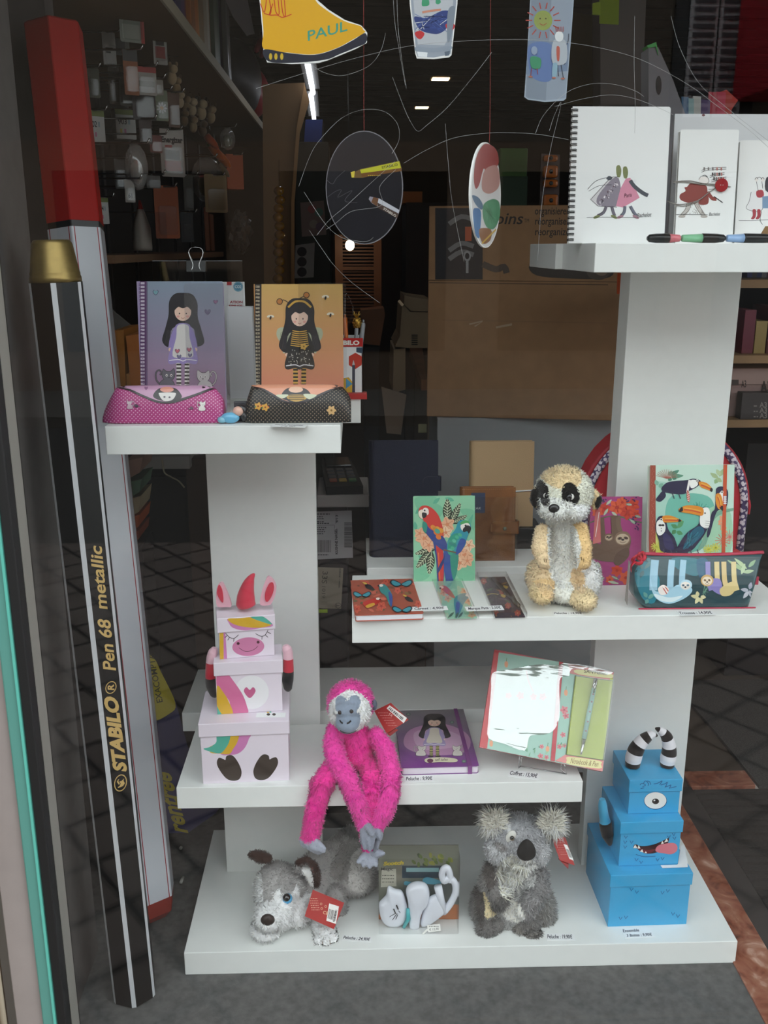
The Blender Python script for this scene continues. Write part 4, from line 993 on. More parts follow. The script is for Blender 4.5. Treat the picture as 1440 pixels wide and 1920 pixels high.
for x0, y0, x1, y1, c in ((890, 215, 940, 185, '#4f8a72'), (895, 222, 965, 215, '#5f957a'), (900, 222, 925, 235, '#3f7a62'), (880, 215, 900, 190, '#6a9c84'), (895, 225, 880, 245, '#3f7a62'), (1160, 230, 1115, 200, '#a5b98a'), (1165, 220, 1195, 175, '#a5b98a'), (1155, 235, 1140, 260, '#8fae7a'), (1170, 215, 1150, 180, '#b5c79a'), (1150, 230, 1180, 250, '#a5b98a'), (820, 270, 805, 240, '#7fb09a'), (825, 280, 850, 260, '#7fb09a'), (930, 510, 895, 490, '#4f8f5c'), (930, 510, 965, 470, '#5a9a66'), (925, 530, 960, 545, '#4f8f5c'), (920, 520, 900, 545, '#4a8656'), (940, 495, 955, 465, '#5a9a66')): a.leaf(x0, y0, x1, y1, 24, c)
for i in range(14):
    an = -2.9+i*.22; a.line([(870, 232), (870+62*math.cos(an), 225+45*math.sin(an))], 2.2, '#b0665a', step=False)
a.k += 1
for cx, cy, c in ((1185, 580, '#d9705a'), (1225, 560, '#e0867a')):
    for i in range(12): a.line([(cx, cy), (cx+44*math.cos(i*.52), cy+40*math.sin(i*.52))], 3, c, step=False)
    a.k += 1
for y in (455, 480, 510, 530): a.flower(1180+rr.uniform(-15, 15), y, 20, '#e8a07a')
for cx, cy in ((1145, 620), (1105, 630), (810, 615), (840, 640)):
    for i in range(12): a.line([(cx, cy), (cx+30*math.cos(i*.52), cy+26*math.sin(i*.52))], 5, '#d3cf4e', step=False)
    a.k += 1
a.spl([(1105, 480), (1150, 420), (1260, 395), (1262, 405), (1160, 440), (1120, 500), (1090, 600), (1040, 640), (1075, 570)], '#7aa890', 5)
NV = '#241f40'
def toucan(body, tail, bib, bill, eye, billtip, wing=None):
    for p in tail: a.spl(p, NV, 4)
    a.spl(body, NV, 6)
    if wing: a.spl(wing[0], wing[1], 5)
    a.spl(bib, '#f0efea', 5); a.spl(bill, '#dd8a24', 5); a.spl(billtip[0], '#1f1a1c', 4)
    a.line(billtip[1], 7, '#c9502a', 4); a.line([(x+2, y-9) for x, y in billtip[1]], 5, '#ecb048', 4)
    a.ell(*eye, 8, 8, '#f4f0e6'); a.ell(*eye, 4.5, 4.5, '#1f1a1c')
toucan([(840, 285), (870, 255), (920, 245), (985, 240), (1020, 232), (1060, 245), (1045, 275), (1000, 300), (960, 320), (890, 315), (850, 305)], [[(850, 300), (865, 330), (835, 362), (808, 352), (825, 325)]], [(1000, 245), (1030, 240), (1045, 265), (1020, 285), (1003, 280)], [(1050, 250), (1090, 255), (1120, 280), (1126, 302), (1100, 295), (1060, 278)], (1040, 245), ([(1112, 280), (1128, 290), (1124, 306), (1112, 298)], [(1062, 268), (1090, 278), (1115, 292)]))
a.line([(998, 240), (990, 280), (985, 310)], 12, '#eeeae6', 4); a.spl([(985, 295), (1000, 330), (995, 366), (982, 340)], '#c25a4a', 4)
for k in range(5): a.line([(984, 312+k*10), (998, 318+k*10)], 3, '#eeddd6', step=False)
a.k += 1
for x in (900, 935): a.line([(x, 312), (x+12, 345)], 5, '#3a3548')
toucan([(1145, 320), (1150, 285), (1180, 276), (1210, 295), (1214, 340), (1200, 400), (1150, 420), (1110, 550), (1095, 545), (1120, 430), (1140, 400)], [], [(1160, 320), (1185, 305), (1195, 340), (1180, 375), (1165, 350)], [(1145, 322), (1170, 318), (1184, 360), (1182, 400), (1160, 402), (1146, 370)], (1180, 308), ([(1165, 392), (1184, 385), (1184, 414)], [(1156, 335), (1166, 362), (1172, 392)]))
for k in range(4): a.ell(1197, 335+k*12, 9, 5, '#dfe6ea', step=False)
a.k += 1
toucan([(812, 540), (805, 500), (820, 450), (850, 442), (865, 470), (880, 520), (915, 570), (925, 640), (840, 640), (825, 580)], [[(880, 620), (930, 650), (920, 668), (870, 660)]], [(812, 480), (835, 462), (860, 490), (858, 530), (830, 552), (812, 530)], [(845, 445), (890, 440), (945, 462), (948, 472), (890, 478), (852, 476)], (838, 462), ([(930, 455), (950, 466), (944, 474), (928, 470)], [(856, 466), (895, 466), (935, 468)]), ([(850, 540), (890, 560), (910, 630), (860, 620)], '#2f2a58'))
a.ell(832, 494, 10, 6, '#231f26'); a.ell(848, 494, 8, 6, '#231f26'); 
for y in (512, 526): a.ell(838, y, 3, 3, '#231f26', n=8)
toucan([(1070, 395), (1100, 400), (1112, 460), (1095, 520), (1050, 590), (1000, 640), (925, 640), (950, 580), (990, 530), (1045, 490), (1055, 440)], [[(950, 590), (990, 640), (960, 680), (925, 670)]], [(1055, 450), (1070, 400), (1105, 400), (1113, 460), (1100, 510), (1060, 495)], [(940, 400), (985, 382), (1050, 388), (1075, 405), (1068, 440), (1010, 430), (945, 418)], (1084, 426), ([(938, 410), (955, 390), (960, 412), (944, 420)], [(965, 406), (1010, 412), (1060, 424)]), ([(1000, 540), (1050, 500), (1080, 530), (1030, 590), (960, 630)], '#1f5a72'))
for i in range(18): a.line([(rr.uniform(980, 1060), rr.uniform(525, 560)), (rr.uniform(960, 1010), rr.uniform(590, 630))], 2.5, rr.choice(['#2f7a90', '#184458', '#3c8fa0']), step=False)
a.k += 1
for k in range(4): a.line([(1085, 470+k*12), (1112, 473+k*12)], 1.8, '#8a8a86', step=False)
a.k += 1
for x in (850, 890, 1000, 1040): a.line([(x, 630), (x+8, 655)], 5, '#4a4458')
A.done('cover_print', t)
m = MB(); u0, u1 = A.m(1226, 160)[0], A.m(1196, 640)[0]; uu = (u0+u1)/2
m.slab(A, uu-.0095, 0, uu-.0025, A.h, .0002, .0012, mat('orange_elastic', '#c4502a', .7)); m.build('elastic_band', t)
# ---- sloth notebook
A = stand((432, 834), (722, 830), (446, 338), Z3, 9, None, q)
t = notebook('sloth_notebook', 'magenta notebook with two brown sloths behind the meerkat', A, '#a83a78', .012, r=.005)
a = A; cover(a, '#a8407c')
BR = '#6f5646'
a.line([(440, 480), (520, 450), (600, 445), (680, 470), (730, 480)], 7, '#5a6a4a', 4)
for x, y, r in ((590, 395, 48), (650, 420, 46), (680, 380, 40), (520, 400, 36), (480, 420, 34), (620, 365, 34), (690, 430, 32), (590, 750, 36), (640, 790, 40), (550, 800, 26)): a.flower(x, y, r, rr.choice(['#d8482e', '#e05a38', '#c93c2a']), '#b03024', 6, rr.uniform(0, 1))
for x0, y0, x1, y1 in ((530, 380, 560, 350), (640, 375, 675, 380), (540, 400, 515, 440), (660, 460, 700, 490), (690, 440, 725, 450), (560, 420, 590, 440), (480, 700, 500, 740), (520, 790, 480, 800), (540, 810, 600, 822), (600, 800, 560, 780)): a.leaf(x0, y0, x1, y1, 16, rr.choice(['#7c9a86', '#a8b49a', '#5f7a66']), '#e0e0cf')
for x, y in ((690, 460), (700, 490), (695, 520), (640, 350), (690, 345), (520, 350)):
    for k in range(4): a.ell(x+rr.uniform(-14, 14), y+rr.uniform(-14, 14), 6, 4, '#4a2a5c', 30, n=10, step=False)
    a.k += 1
a.line([(520, 620), (505, 520), (500, 450)], 34, BR, 4); a.line([(580, 580), (578, 500), (575, 440)], 40, BR, 4); a.line([(620, 560), (600, 500), (598, 450)], 26, '#7a6150', 4)
a.spl([(500, 600), (560, 540), (640, 530), (668, 570), (655, 640), (625, 690), (560, 700), (480, 690), (430, 660), (440, 580)], BR, 5)
a.spl([(590, 650), (650, 620), (655, 670), (600, 720), (570, 700)], '#62493c', 4)
a.ell(622, 568, 46, 40, '#8a6e5a'); a.ell(621, 572, 38, 30, '#c9b39a'); a.ell(544, 562, 26, 22, '#7d6350'); a.ell(543, 564, 20, 16, '#c0a98f')
for x, y, s in ((605, 568, 1), (640, 566, 1), (535, 560, .6), (553, 560, .6)): a.ell(x, y, 13*s, 8*s, '#5a4438', -15 if x < 622 else 15); a.ell(x, y, 4*s, 4*s, '#1c1614')
a.ell(622, 575, 9, 6, '#2a2020'); a.line([(605, 586), (622, 592), (640, 585)], 2.4, '#5a3a34', 3); a.ell(544, 566, 5, 3.5, '#2a2020')
A.done('cover_print', t)
# ---- sloth pencil case
M_TEAL = PRINTG
Yc = 1.632
def cp(x, y, Y): return P(q[0]+x/q[2], q[1]+y/q[2], Y)
zb, zt = Z3+.0008, cp(1000, 655, Yc+.03).z
xs = lambda x, Y: cp(x, 800, Y).x
L = [(762, 1352), (728, 1360), (697, 1368), (692, 1378), (693, 1386), (697, 1393), (700, 1396)]
hts = [0, .12, .28, .45, .65, .85, 1.0]; fr = [.0, -.002, -.002, 0, .008, .018, .027]; bk = [.06, .062, .06, .055, .047, .038, .031]
secs = []
for (xl, xr), h_, f_, b_ in zip(L, hts, fr, bk):
    z_ = zb+(zt-zb)*h_; x0 = xs(xl, Yc+f_); x1 = xs(xr, Yc+f_)
    ring = rrect(x0, Yc+f_, x1, Yc+b_, min(.008, (b_-f_)*.45), 4); secs.append([(u, v, z_+.004*math.sin((u-x0)/(x1-x0)*math.pi)*-(h_ > .9)) for u, v in ring])
m = loft(secs, M_TEAL, col=lin('#1f4a50')); bv = bvh_of(m)
t = thing('sloth_pencil_case', 'teal pencil case printed with hanging sloths and pink zip', 'pencil case', (xs(1040, Yc), Yc+.03, Z3))
m.build('case_body', t)
a = Art((0, Yc, Z3), (1, 0, 0), (0, 0, 1)); a.z(*q); a.bvh = bv; a.mt = PRINTG; a.eps = .0003
a.rect(690, 672, 1400, 950, '#1d4249'); a.rect(696, 676, 1392, 684, '#14333a')
for pts, c in ((((690, 760), (760, 700), (830, 800), (800, 930), (730, 900)), '#1f7a8c'), (((900, 680), (1060, 690), (1040, 780), (930, 740)), '#23707e'), (((1100, 850), (1240, 840), (1340, 900), (1200, 940), (1080, 930)), '#1b3f48'), (((1040, 690), (1100, 690), (1090, 800), (1050, 780)), '#1a5a78')): a.spl(pts, c, 4)
for x0, y0, x1, y1, c in ((1320, 760, 1210, 690, '#9fb98a'), (1320, 740, 1250, 680, '#b5c99a'), (1330, 730, 1370, 690, '#8fae86'), (1300, 760, 1360, 750, '#a9bf96'), (1290, 770, 1310, 710, '#b9cda4'), (740, 740, 700, 700, '#4f7a80'), (745, 740, 790, 690, '#5a8688'), (740, 750, 720, 790, '#3f6a72'), (780, 700, 760, 680, '#4f7a80'), (1330, 860, 1285, 855, '#b5b8c4'), (1330, 865, 1300, 905, '#c4c6cf'), (1335, 860, 1350, 905, '#b5b8c4'), (1335, 855, 1345, 815, '#a4a8b8'), (1050, 900, 1005, 890, '#d6cfa0'), (1050, 900, 1030, 935, '#e0d8aa'), (1055, 900, 1070, 935, '#d6cfa0'), (1060, 895, 1090, 900, '#e0d8aa'), (1045, 895, 1040, 865, '#d6cfa0'), (760, 900, 740, 870, '#5f9a94'), (765, 905, 800, 880, '#6aa59c'), (765, 910, 750, 935, '#5f9a94')): a.leaf(x0, y0, x1, y1, 22, c)
for i in range(14): a.line([(1070+i*2, 880-i*2), (1070+rr.uniform(-5, 40), 860+rr.uniform(-40, 30))], 2.5, '#6fa08a', step=False)
a.k += 1
for x0, w_ in ((800, 44), (895, 36), (960, 34)): a.line([(x0-6, 860), (x0-4, 780), (x0+4, 690)], w_, '#9cc4d8', 4)
a.spl([(775, 770), (800, 860), (880, 860), (930, 830), (1000, 840), (1010, 870), (960, 910), (880, 935), (810, 905), (780, 840)], '#a8d0e2', 5); a.spl([(800, 880), (880, 900), (960, 890), (900, 925), (830, 915)], '#dcecf0', 4)
a.ell(978, 830, 34, 30, '#b6d6e4'); a.ell(975, 834, 27, 22, '#e8e0d6'); 
for x in (962, 988): a.ell(x, 832, 8, 6, '#6a8a9c'); a.ell(x, 832, 3, 3, '#22262c', n=8)
a.ell(974, 842, 6, 4, '#3a3a42')
a.spl([(820, 850), (850, 830), (880, 850), (870, 880), (835, 885)], '#f0e6e0', 4); a.line([(845, 840), (870, 880)], 5, '#c24a3e'); a.line([(858, 835), (878, 865)], 5, '#c24a3e')
for x, c in ((1100, '#8f86c0'), (1150, '#d9c48a'), (1190, '#d9bf86'), (1245, '#dcc890')): a.line([(x+20, 860), (x+4, 800), (x, 700)], 28, c, 4)
a.spl([(1110, 800), (1170, 800), (1180, 880), (1140, 870), (1115, 840)], '#8a80be', 4); a.spl([(1170, 850), (1240, 810), (1262, 840), (1230, 885), (1180, 890)], '#d9c48a', 4)
a.ell(1096, 805, 36, 33, '#c9a468'); a.ell(1096, 808, 28, 24, '#ead9c0')
for x in (1084, 1108): a.ell(x, 804, 8, 6, '#9a7a50', 20); a.ell(x, 804, 3.4, 3.4, '#22262c', n=8)
a.ell(1096, 814, 6, 4, '#3a2a2a'); a.line([(1085, 823), (1096, 827), (1108, 822)], 2.4, '#5a3a34', 3)
a.done('printed_front', t, split=.0015)
m = MB(); za = lambda x: zt+.002-.004*math.sin((x-700)/696*math.pi)
pts = [(xs(x, Yc+.029), Yc+.029, za(x)) for x in range(700, 1397, 58)]
m.tube(pts, .0045, mat('zip_pink', '#b8344e', .6), 8, flat=.7); zp = m.build('zip', t)
m = MB(); m.box((pts[0][0]-.001, Yc-.001, zb), (pts[-1][0]-.016, Yc+.001, zb+.0022), MATS['zip_pink']); m.build('base_piping', t)
m = MB(); M_RIB = mat('red_ribbon', '#c01e34', .45)
c0 = cp(700, 680, Yc+.004)
for r_, dx, dz in ((.008, 0, 0), (.0065, .006, .006)): m.tube([c0+Vector((dx+r_*1.1*math.cos(k), -.006+.004*math.sin(2*k), dz+r_*math.sin(k))) for k in [2*math.pi*i/16 for i in range(16)]], .0034, M_RIB, 6, closed=True, flat=.4)
m.tube([c0+Vector((-.004, -.006, -.004)), c0+Vector((-.012, -.008, -.012)), c0+Vector((-.010, -.008, -.024))], [.004, .0035, .0015], M_RIB, 6, flat=.35); m.tube([c0+Vector((.012, -.004, .010)), c0+Vector((.018, -.002, .002))], [.004, .002], M_RIB, 6, flat=.4)
m.build('ribbon_pull', zp)
m = MB(); b0, b1 = cp(660, 700, Yc-.004), cp(641, 930, Yc-.03)
d = (b1-b0); n_ = Vector((.02, 1, .2)).normalized(); sd = d.cross(n_).normalized()
m.add([b0+n_*.006, b0-n_*.006, b1-n_*.009, b1+n_*.009]+[p+sd*.0006 for p in (b0+n_*.006, b0-n_*.006, b1-n_*.009, b1+n_*.009)], [(0, 1, 2, 3), (7, 6, 5, 4), (0, 4, 5, 1), (1, 5, 6, 2), (2, 6, 7, 3), (3, 7, 4, 0)], mat('tag_grey', '#8f8a88', .6)); m.build('swing_tag', t)
m = MB(); p = cp(1374, 805, Yc+.03); m.box((p.x-.003, p.y-.002, p.z-.008), (p.x+.004, p.y, p.z+.008), MATS['zip_pink'], .0005); m.build('side_label', t)
price_card((237, 1000), (405, 1000), (237, 982), Z3+.0002, [('Peluche : 14,90€', .02, .97)], 'price card at the feet of the meerkat toy', q)
price_card((948, 1004), (1150, 1000), (952, 978), Z3+.0002, [('Trousse : 14,90€', .03, .95)], 'price card in front of the sloth pencil case', q)
# ---- red bag behind the column
Yb = 1.942
x0, x1 = P(1093, 930, Yb).x, P(1402, 930, Yb).x; zt = P(1240, 795, Yb).z; w = x1-x0; h = zt-Z3
dome = [(0, 0), (w, 0), (w, h*.35)]+[(w/2+w/2*math.cos(k), h*.35+h*.65*math.sin(k)) for k in [math.pi*i/18 for i in range(1, 18)]]+[(0, h*.35)]
Ab = Art((x0, Yb, Z3+.001), (1, 0, 0), (0, 0, 1))
t = thing('red_bag', 'red round-topped bag with floral piping behind the right column', 'bag', (x0+w/2, Yb+.05, Z3))
m = MB(); m.prism(dome, -.09, 0, mat('red_fabric', '#b8202e', .75, bump=.2, bscale=900), plmat(Ab)); m.build('bag_body', t)
M_FLO = mat('floral_piping', '#cfc4cf', .7); nt = M_FLO.node_tree
tc = nt.nodes.new('ShaderNodeTexCoord'); vo = nt.nodes.new('ShaderNodeTexVoronoi'); vo.inputs['Scale'].default_value = 130; nt.links.new(tc.outputs['Object'], vo.inputs['Vector'])
cr = nt.nodes.new('ShaderNodeValToRGB'); e = cr.color_ramp.elements; e[0].position = .35; e[0].color = (*lin('#d5c9d2'), 1); e[1].position = .5; e[1].color = (*lin('#4a3a62'), 1); cr.color_ramp.interpolation = 'CONSTANT'
nt.links.new(vo.outputs['Distance'], cr.inputs[0]); nt.links.new(cr.outputs[0], nt.nodes['Principled BSDF'].inputs['Base Color'])
arc = [(w/2+(w/2-.006)*math.cos(k), h*.35+(h*.65-.006)*math.sin(k)) for k in [math.pi*i/30 for i in range(31)]]
arc = [(w-.006, .002)]+arc+[(.006, .002)]
m = MB(); m.tube([Ab.w3(u, v, .002) for u, v in arc], .0085, M_FLO, 8, flat=.5); m.build('piping', t)
m = MB(); m.tube([Ab.w3(u*1.0+(u-w/2)*.06, v*1.015, -.01) for u, v in arc[1:-1]], .006, mat('zip_red', '#a01c2c', .6), 8); z_ = m.build('zip_edge', t)
m = MB(); px_ = P(1404, 938, Yb-.01); m.tube([px_, px_+Vector((.003, -.002, -.012)), px_+Vector((.002, -.002, -.03))], [.003, .0022, .0026], M_RIB, 8); m.build('zip_puller', z_)
m = MB(); pk = P(1385, 1010, 1.80); m.prism([(-.03, -.022), (.0, -.03), (.018, -.02), (.016, .018), (.0, .026), (-.03, .015)], 0, .02, MATS['red_fabric'], Matrix.Translation((pk.x, 1.83, Z3+.0315)) @ Matrix.Rotation(math.pi/2, 4, 'X'))
tag(m.build('red_pouch'), 'small red pouch behind the toucan notebook', 'pouch')
# ------------------------------------------------------------------ gift boxes
M_UNI = mat('lilac_white_card', '#e6dbe6', .5, coat=.1); M_BLUE = mat('blue_card', '#3fa3d4', .42, coat=.15)
def gift_box(label, name, bl, br, tl, lidy, back, z0, crop, mt, group, over=.0028, maxd=None, depth=None):
    A = stand(bl, br, tl, z0, 0, None, crop)
    t = thing(name, label, 'box', A.w3(A.w/2, 0, -.05), group)
    f = lambda p: (crop[0]+p[0]/crop[2], crop[1]+p[1]/crop[2])
    if depth is None: depth = (Pz(*f(back), z0+A.h)-A.w3(0, A.h)).dot(-A.N)
    D = depth; lv = A.m(*lidy)[1]
    M = plmat(A)
    m = MB(); m.box((0, 0, -D), (A.w, lv+.006, 0), mt, .0008, M=M); body = m.build('box_body', t)
    m = MB(); m.box((-over, lv, -D-over), (A.w+over, A.h, over), mt, .0012, M=M); lid = m.build('lid', t)
    A.D = D; A.lv = lv
    L = Art(A.O+A.N*over, A.U, A.V, A.w, A.h); L.z(*crop); L.clip = (-over, lv, A.w+over, A.h); L.mt = PRINTG
    A.clip = (0, 0, A.w, lv); A.mt = PRINTG
    T = Art(A.w3(0, A.h), A.U, -A.N, A.w, D); T.z(*crop); T.mt = PRINTG
    return t, A, L, T, body, lid
q = (330, 1050, 4)
t1, A1, L1, T1, b1, l1 = gift_box('large lilac box with printed hooves, bottom of the unicorn stack', 'gift_box', (203, 1681), (851, 1652), (166, 1228), (185, 1326), (240, 985), Z4, q, M_UNI, 'unicorn gift boxes')
a = A1
PKc, YEL, TEA = '#cf7fb6', '#d9ac2c', '#52b09c'
a.spl([(296, 1318), (545, 1300), (545, 1345), (515, 1410), (465, 1452), (400, 1462), (330, 1450)], PKc, 5); a.spl([(296, 1318), (458, 1305), (462, 1360), (430, 1415), (400, 1455), (330, 1452), (250, 1435)], YEL, 5)
a.spl([(296, 1312), (398, 1305), (400, 1360), (370, 1415), (330, 1450), (260, 1438), (205, 1416), (260, 1400), (300, 1365)], TEA, 5)
a.spl([(190, 1318), (290, 1318), (304, 1345), (298, 1372), (270, 1392), (235, 1404), (190, 1404)], '#e6dbe6', 5)
for sg, cx, cy in ((1, 400, 1560), (-1, 672, 1555)):
    X = lambda u: cx+u*sg
    a.spl([(X(-94), cy-35), (X(-80), cy-75), (X(-45), cy-68), (X(-30), cy-60), (X(-22), cy-88), (X(10), cy-98), (X(40), cy-80), (X(75), cy-25), (X(92), cy+30), (X(78), cy+80), (X(35), cy+96), (X(-20), cy+80), (X(-70), cy+20)], '#3d332c', 5)
A1.done('hoof_print', t1)
z1 = Z4+A1.h+.0005
t2, A2, L2, T2, b2, l2 = gift_box('middle lilac box with a pink heart and padded arms, in the unicorn stack', 'gift_box', (311, 1158), (800, 1130), (288, 770), (300, 868), (330, 655), z1, q, M_UNI, 'unicorn gift boxes')
a = A2
a.ell(568, 992, 128, 126, '#efedf0', 0, 40)
a.spl([(308, 850), (380, 850), (440, 920), (500, 1010), (530, 1090), (535, 1150), (420, 1160), (400, 1060), (340, 990), (308, 960)], PKc.replace('cf7fb6', 'd8719f'), 5)
a.spl([(308, 945), (350, 985), (395, 1060), (425, 1160), (320, 1165), (308, 1100)], YEL, 5); a.spl([(305, 1095), (325, 1130), (345, 1165), (305, 1168)], TEA, 4)
a.heart(553, 990, 46, '#c7618d'); A2.done('heart_print', t2)
z2 = z1+A2.h+.0005
t3, A3, L3, T3, b3, l3 = gift_box('small lilac box with sleepy face and padded horn, top of the unicorn stack', 'gift_box', (330, 745), (740, 712), (304, 437), (318, 545), (325, 352), z2, q, M_UNI, 'unicorn gift boxes')
a = A3
a.poly([(325, 540), (358, 540), (360, 745), (328, 750)], YEL); a.poly([(356, 540), (370, 540), (384, 745), (358, 748)], PKc)
a.ell(542, 650, 120, 70, '#cf7ea6', -3, 32)
for x, y in ((466, 626), (616, 616)): a.ell(x, y, 11, 11, '#4a2430')
a.line([(472, 658), (510, 682), (550, 684), (590, 668), (614, 645)], 3.5, '#4a2430', 5)
for pts in ([(372, 548), (400, 578), (435, 588), (470, 560)], [(597, 552), (640, 572), (670, 560), (690, 525)]): a.line(pts, 4.5, '#241c22', 6)
for x0, y0, x1, y1 in ((385, 565, 366, 584), (402, 578, 388, 602), (435, 586, 432, 612), (645, 572, 644, 596), (668, 560, 690, 580), (686, 540, 712, 552)): a.line([(x0, y0), (x1, y1)], 4.5, '#241c22')
A3.done('face_print', t3)
L3.spl([(390, 440), (480, 436), (600, 425), (660, 430), (722, 478), (715, 500), (640, 510), (520, 528), (430, 510), (395, 470)], PKc, 5); L3.spl([(390, 440), (480, 436), (560, 430), (640, 455), (712, 488), (620, 508), (500, 500), (420, 475)], YEL, 5); L3.spl([(560, 430), (610, 424), (660, 428), (722, 482), (650, 465)], TEA, 5)
L3.done('fringe_print', l3)
# ears, horn on the top lid
zl = z2+A3.h
M_EAR = mat('pink_felt', '#e2a9b8', .9, sheen=.3); M_RED = mat('red_felt', '#c92b44', .85, sheen=.3)
def pix(x, y, Y): return P(q[0]+x/q[2], q[1]+y/q[2], Y)
ye = (T3.w3(A3.w/2, A3.D*.5)).y
for pts, inn in (([(312, 350), (300, 290), (305, 215), (322, 180), (350, 178), (385, 250), (415, 345), (380, 352)], [(308, 245), (322, 185), (345, 215), (356, 280), (352, 318), (330, 295)]), ([(632, 335), (640, 250), (670, 160), (690, 128), (725, 150), (750, 200), (745, 260), (720, 318), (700, 338)], [(668, 290), (672, 235), (700, 175), (728, 170), (735, 215), (715, 275), (685, 312)])):
    E_ = Art((0, ye-.006, 0), (1, 0, 0), (0, 0, 1)); E_.z(*q)
    m = MB(); m.prism([E_.m(*p) for p in crom(pts, 4)], -.009, 0, M_EAR, plmat(E_)); er = m.build('ear', l3)
    m = MB(); m.prism([E_.m(*p) for p in crom(inn, 4)], 0, .0018, M_RED, plmat(E_)); 
    er2 = m.build('inner_ear', l3)
hp = crom([(528, 355), (524, 330), (525, 270), (538, 200), (560, 140), (588, 102)], 5, False)
rad = np.interp(np.linspace(0, 1, len(hp)), [0, .08, .2, .4, .7, .92, 1], [35, 62, 74, 66, 40, 16, 6])
m = MB(); m.tube([pix(x, y, ye) for x, y in hp], [r*zc(pix(528, 300, ye))/q[2] for r in rad], M_RED, 20); m.build('horn', l3)
M_BLKF = mat('black_felt', '#17171a', .9)
for sg, pts in ((-1, [(292, 660), (268, 720), (262, 800), (262, 880), (272, 960), (296, 1030)]), (1, [(818, 640), (838, 690), (842, 770), (842, 830), (838, 920), (842, 985)])):
    ya = A2.w3(0, 0).y+.03; c = crom(pts, 5, False); n = len(c)
    rr_ = np.interp(np.linspace(0, 1, n), [0, .12, .45, .75, .93, 1], [20, 36, 40, 44, 30, 10])
    cols = [lin('#e6b9c6') if i < n*.27 else lin('#c42c40') if i < n*.55 else lin('#19181b') for i in range(n-1)]
    m = MB(); m.tube([pix(x, y, ya) for x, y in c], [r*zc(pix(570, 850, ya))/q[2] for r in rr_], PLUSH, 14, cols=cols); m.build('padded_arm', t2)
# little product sticker on the lid of the bottom box
S = lay((598, 1180), (818, 1180), (598, 1135), z1-.0002, q)
m = MB(); m.slab(S, 0, 0, S.w, .018, 0, .0003, PAPER); o = m.build('sticker', l1)
S.base = .0003; S.mt = PRINT
for x in (693, 735): S.ell(x, 1158, 14, 9, '#3d332c')
S.ell(690, 1143, 10, 5, '#d9ac2c'); S.ell(708, 1141, 8, 5, '#52b09c'); S.done('sticker_print', l1)
# ------------------------------------------------------------------ monster boxes
q = (1060, 1340, 3.79)
u1, B1, K1, V1, bb1, lb1 = gift_box('large blue box at the bottom of the monster stack on the floor shelf', 'gift_box', (301, 1508), (860, 1489), (328, 1137), (325, 1222), (152, 772), Z5, q, M_BLUE, 'monster gift boxes')
FUR = '#1d4f86'
def tick(a, x, y, s=1, f=1): a.line([(x-12*s*f, y-12*s), (x-2*s*f, y+12*s), (x+14*s*f, y-10*s)], 5*s, FUR)
for x, y in ((470, 1242), (508, 1260), (690, 1265), (728, 1252), (392, 1447), (430, 1440), (765, 1415), (800, 1430)): tick(B1, x, y, .9, 1)
B1.done('fur_mark', u1, split=.004)
zb1 = Z5+B1.h+.0005
u2, B2, K2, V2, bb2, lb2 = gift_box('middle blue box with a laughing mouth in the monster stack', 'gift_box', (377, 1077), (800, 1062), (402, 762), (405, 845), (270, 512), zb1, q, M_BLUE, 'monster gift boxes')
a = B2
a.spl([(482, 948), (495, 922), (540, 935), (600, 930), (660, 912), (700, 892), (735, 878), (728, 915), (700, 955), (640, 982), (580, 988), (540, 975), (505, 950)], '#3a1218', 6); a.line([(498, 922), (540, 936), (600, 931), (660, 913), (728, 880)], 5, '#1a1014', 5)
a.spl([(520, 950), (580, 962), (640, 955), (600, 984), (550, 976)], '#6a1c24', 4)
a.spl([(640, 960), (660, 930), (710, 916), (770, 912), (795, 935), (790, 970), (750, 992), (700, 985), (655, 978)], '#d87a86', 5)
for pts in ([(482, 948), (496, 922), (512, 948)], [(512, 952), (520, 926), (534, 950)], [(680, 920), (688, 896), (700, 914)], [(702, 908), (720, 878), (730, 900)], [(530, 972), (546, 955), (556, 980)], [(562, 982), (572, 970), (580, 984)]): a.poly(pts, '#f0ece2')
for x, y, f in ((430, 870, 1), (425, 905, 1), (425, 940, 1), (470, 905, 1), (735, 868, -1), (770, 850, -1), (775, 878, -1), (505, 1030, 1), (538, 1048, 1), (655, 1030, 1), (690, 1022, 1)): tick(a, x, y, .85, f)
a.line([(500, 992), (560, 1008), (640, 1004)], 3.5, FUR, 4)
a.done('mouth_print', u2)
zb2 = zb1+B2.h+.0005
u3, B3, K3, V3, bb3, lb3 = gift_box('small blue box with one eye and striped horns, top of the monster stack', 'gift_box', (444, 706), (802, 697), (468, 462), (467, 548), (358, 256), zb2, q, M_BLUE, 'monster gift boxes')
B3.ell(640, 612, 82, 62, '#1f4f7a', 0, 32); B3.ell(640, 610, 78, 59, '#ebe9e4', 0, 32); B3.ell(641, 616, 25, 20, '#17130f'); B3.ell(640, 616, 19, 15, '#3a332c'); B3.ell(642, 616, 12, 10, '#0e0c0c'); B3.ell(633, 609, 6, 5, '#f0eeea'); B3.done('eye_print', u3)
for pts in ([(530, 500), (545, 488), (570, 500), (548, 512)], [(555, 488), (570, 470), (590, 490), (588, 505)], [(580, 470), (600, 478), (605, 498)], [(535, 525), (560, 520)], [(628, 492), (660, 485), (688, 470), (670, 498)], [(678, 500), (710, 490), (725, 480), (712, 512)], [(706, 515), (735, 505), (750, 500), (738, 525)], [(745, 522), (790, 510)]): K3.line(pts, 4.5, FUR, 4)
K3.done('brow_print', lb3)
ym = V3.w3(B3.w/2, B3.D*.42).y
def pix(x, y, Y): return P(q[0]+x/q[2], q[1]+y/q[2], Y)
WH, BK = lin('#e9e7ec'), lin('#211d1d')
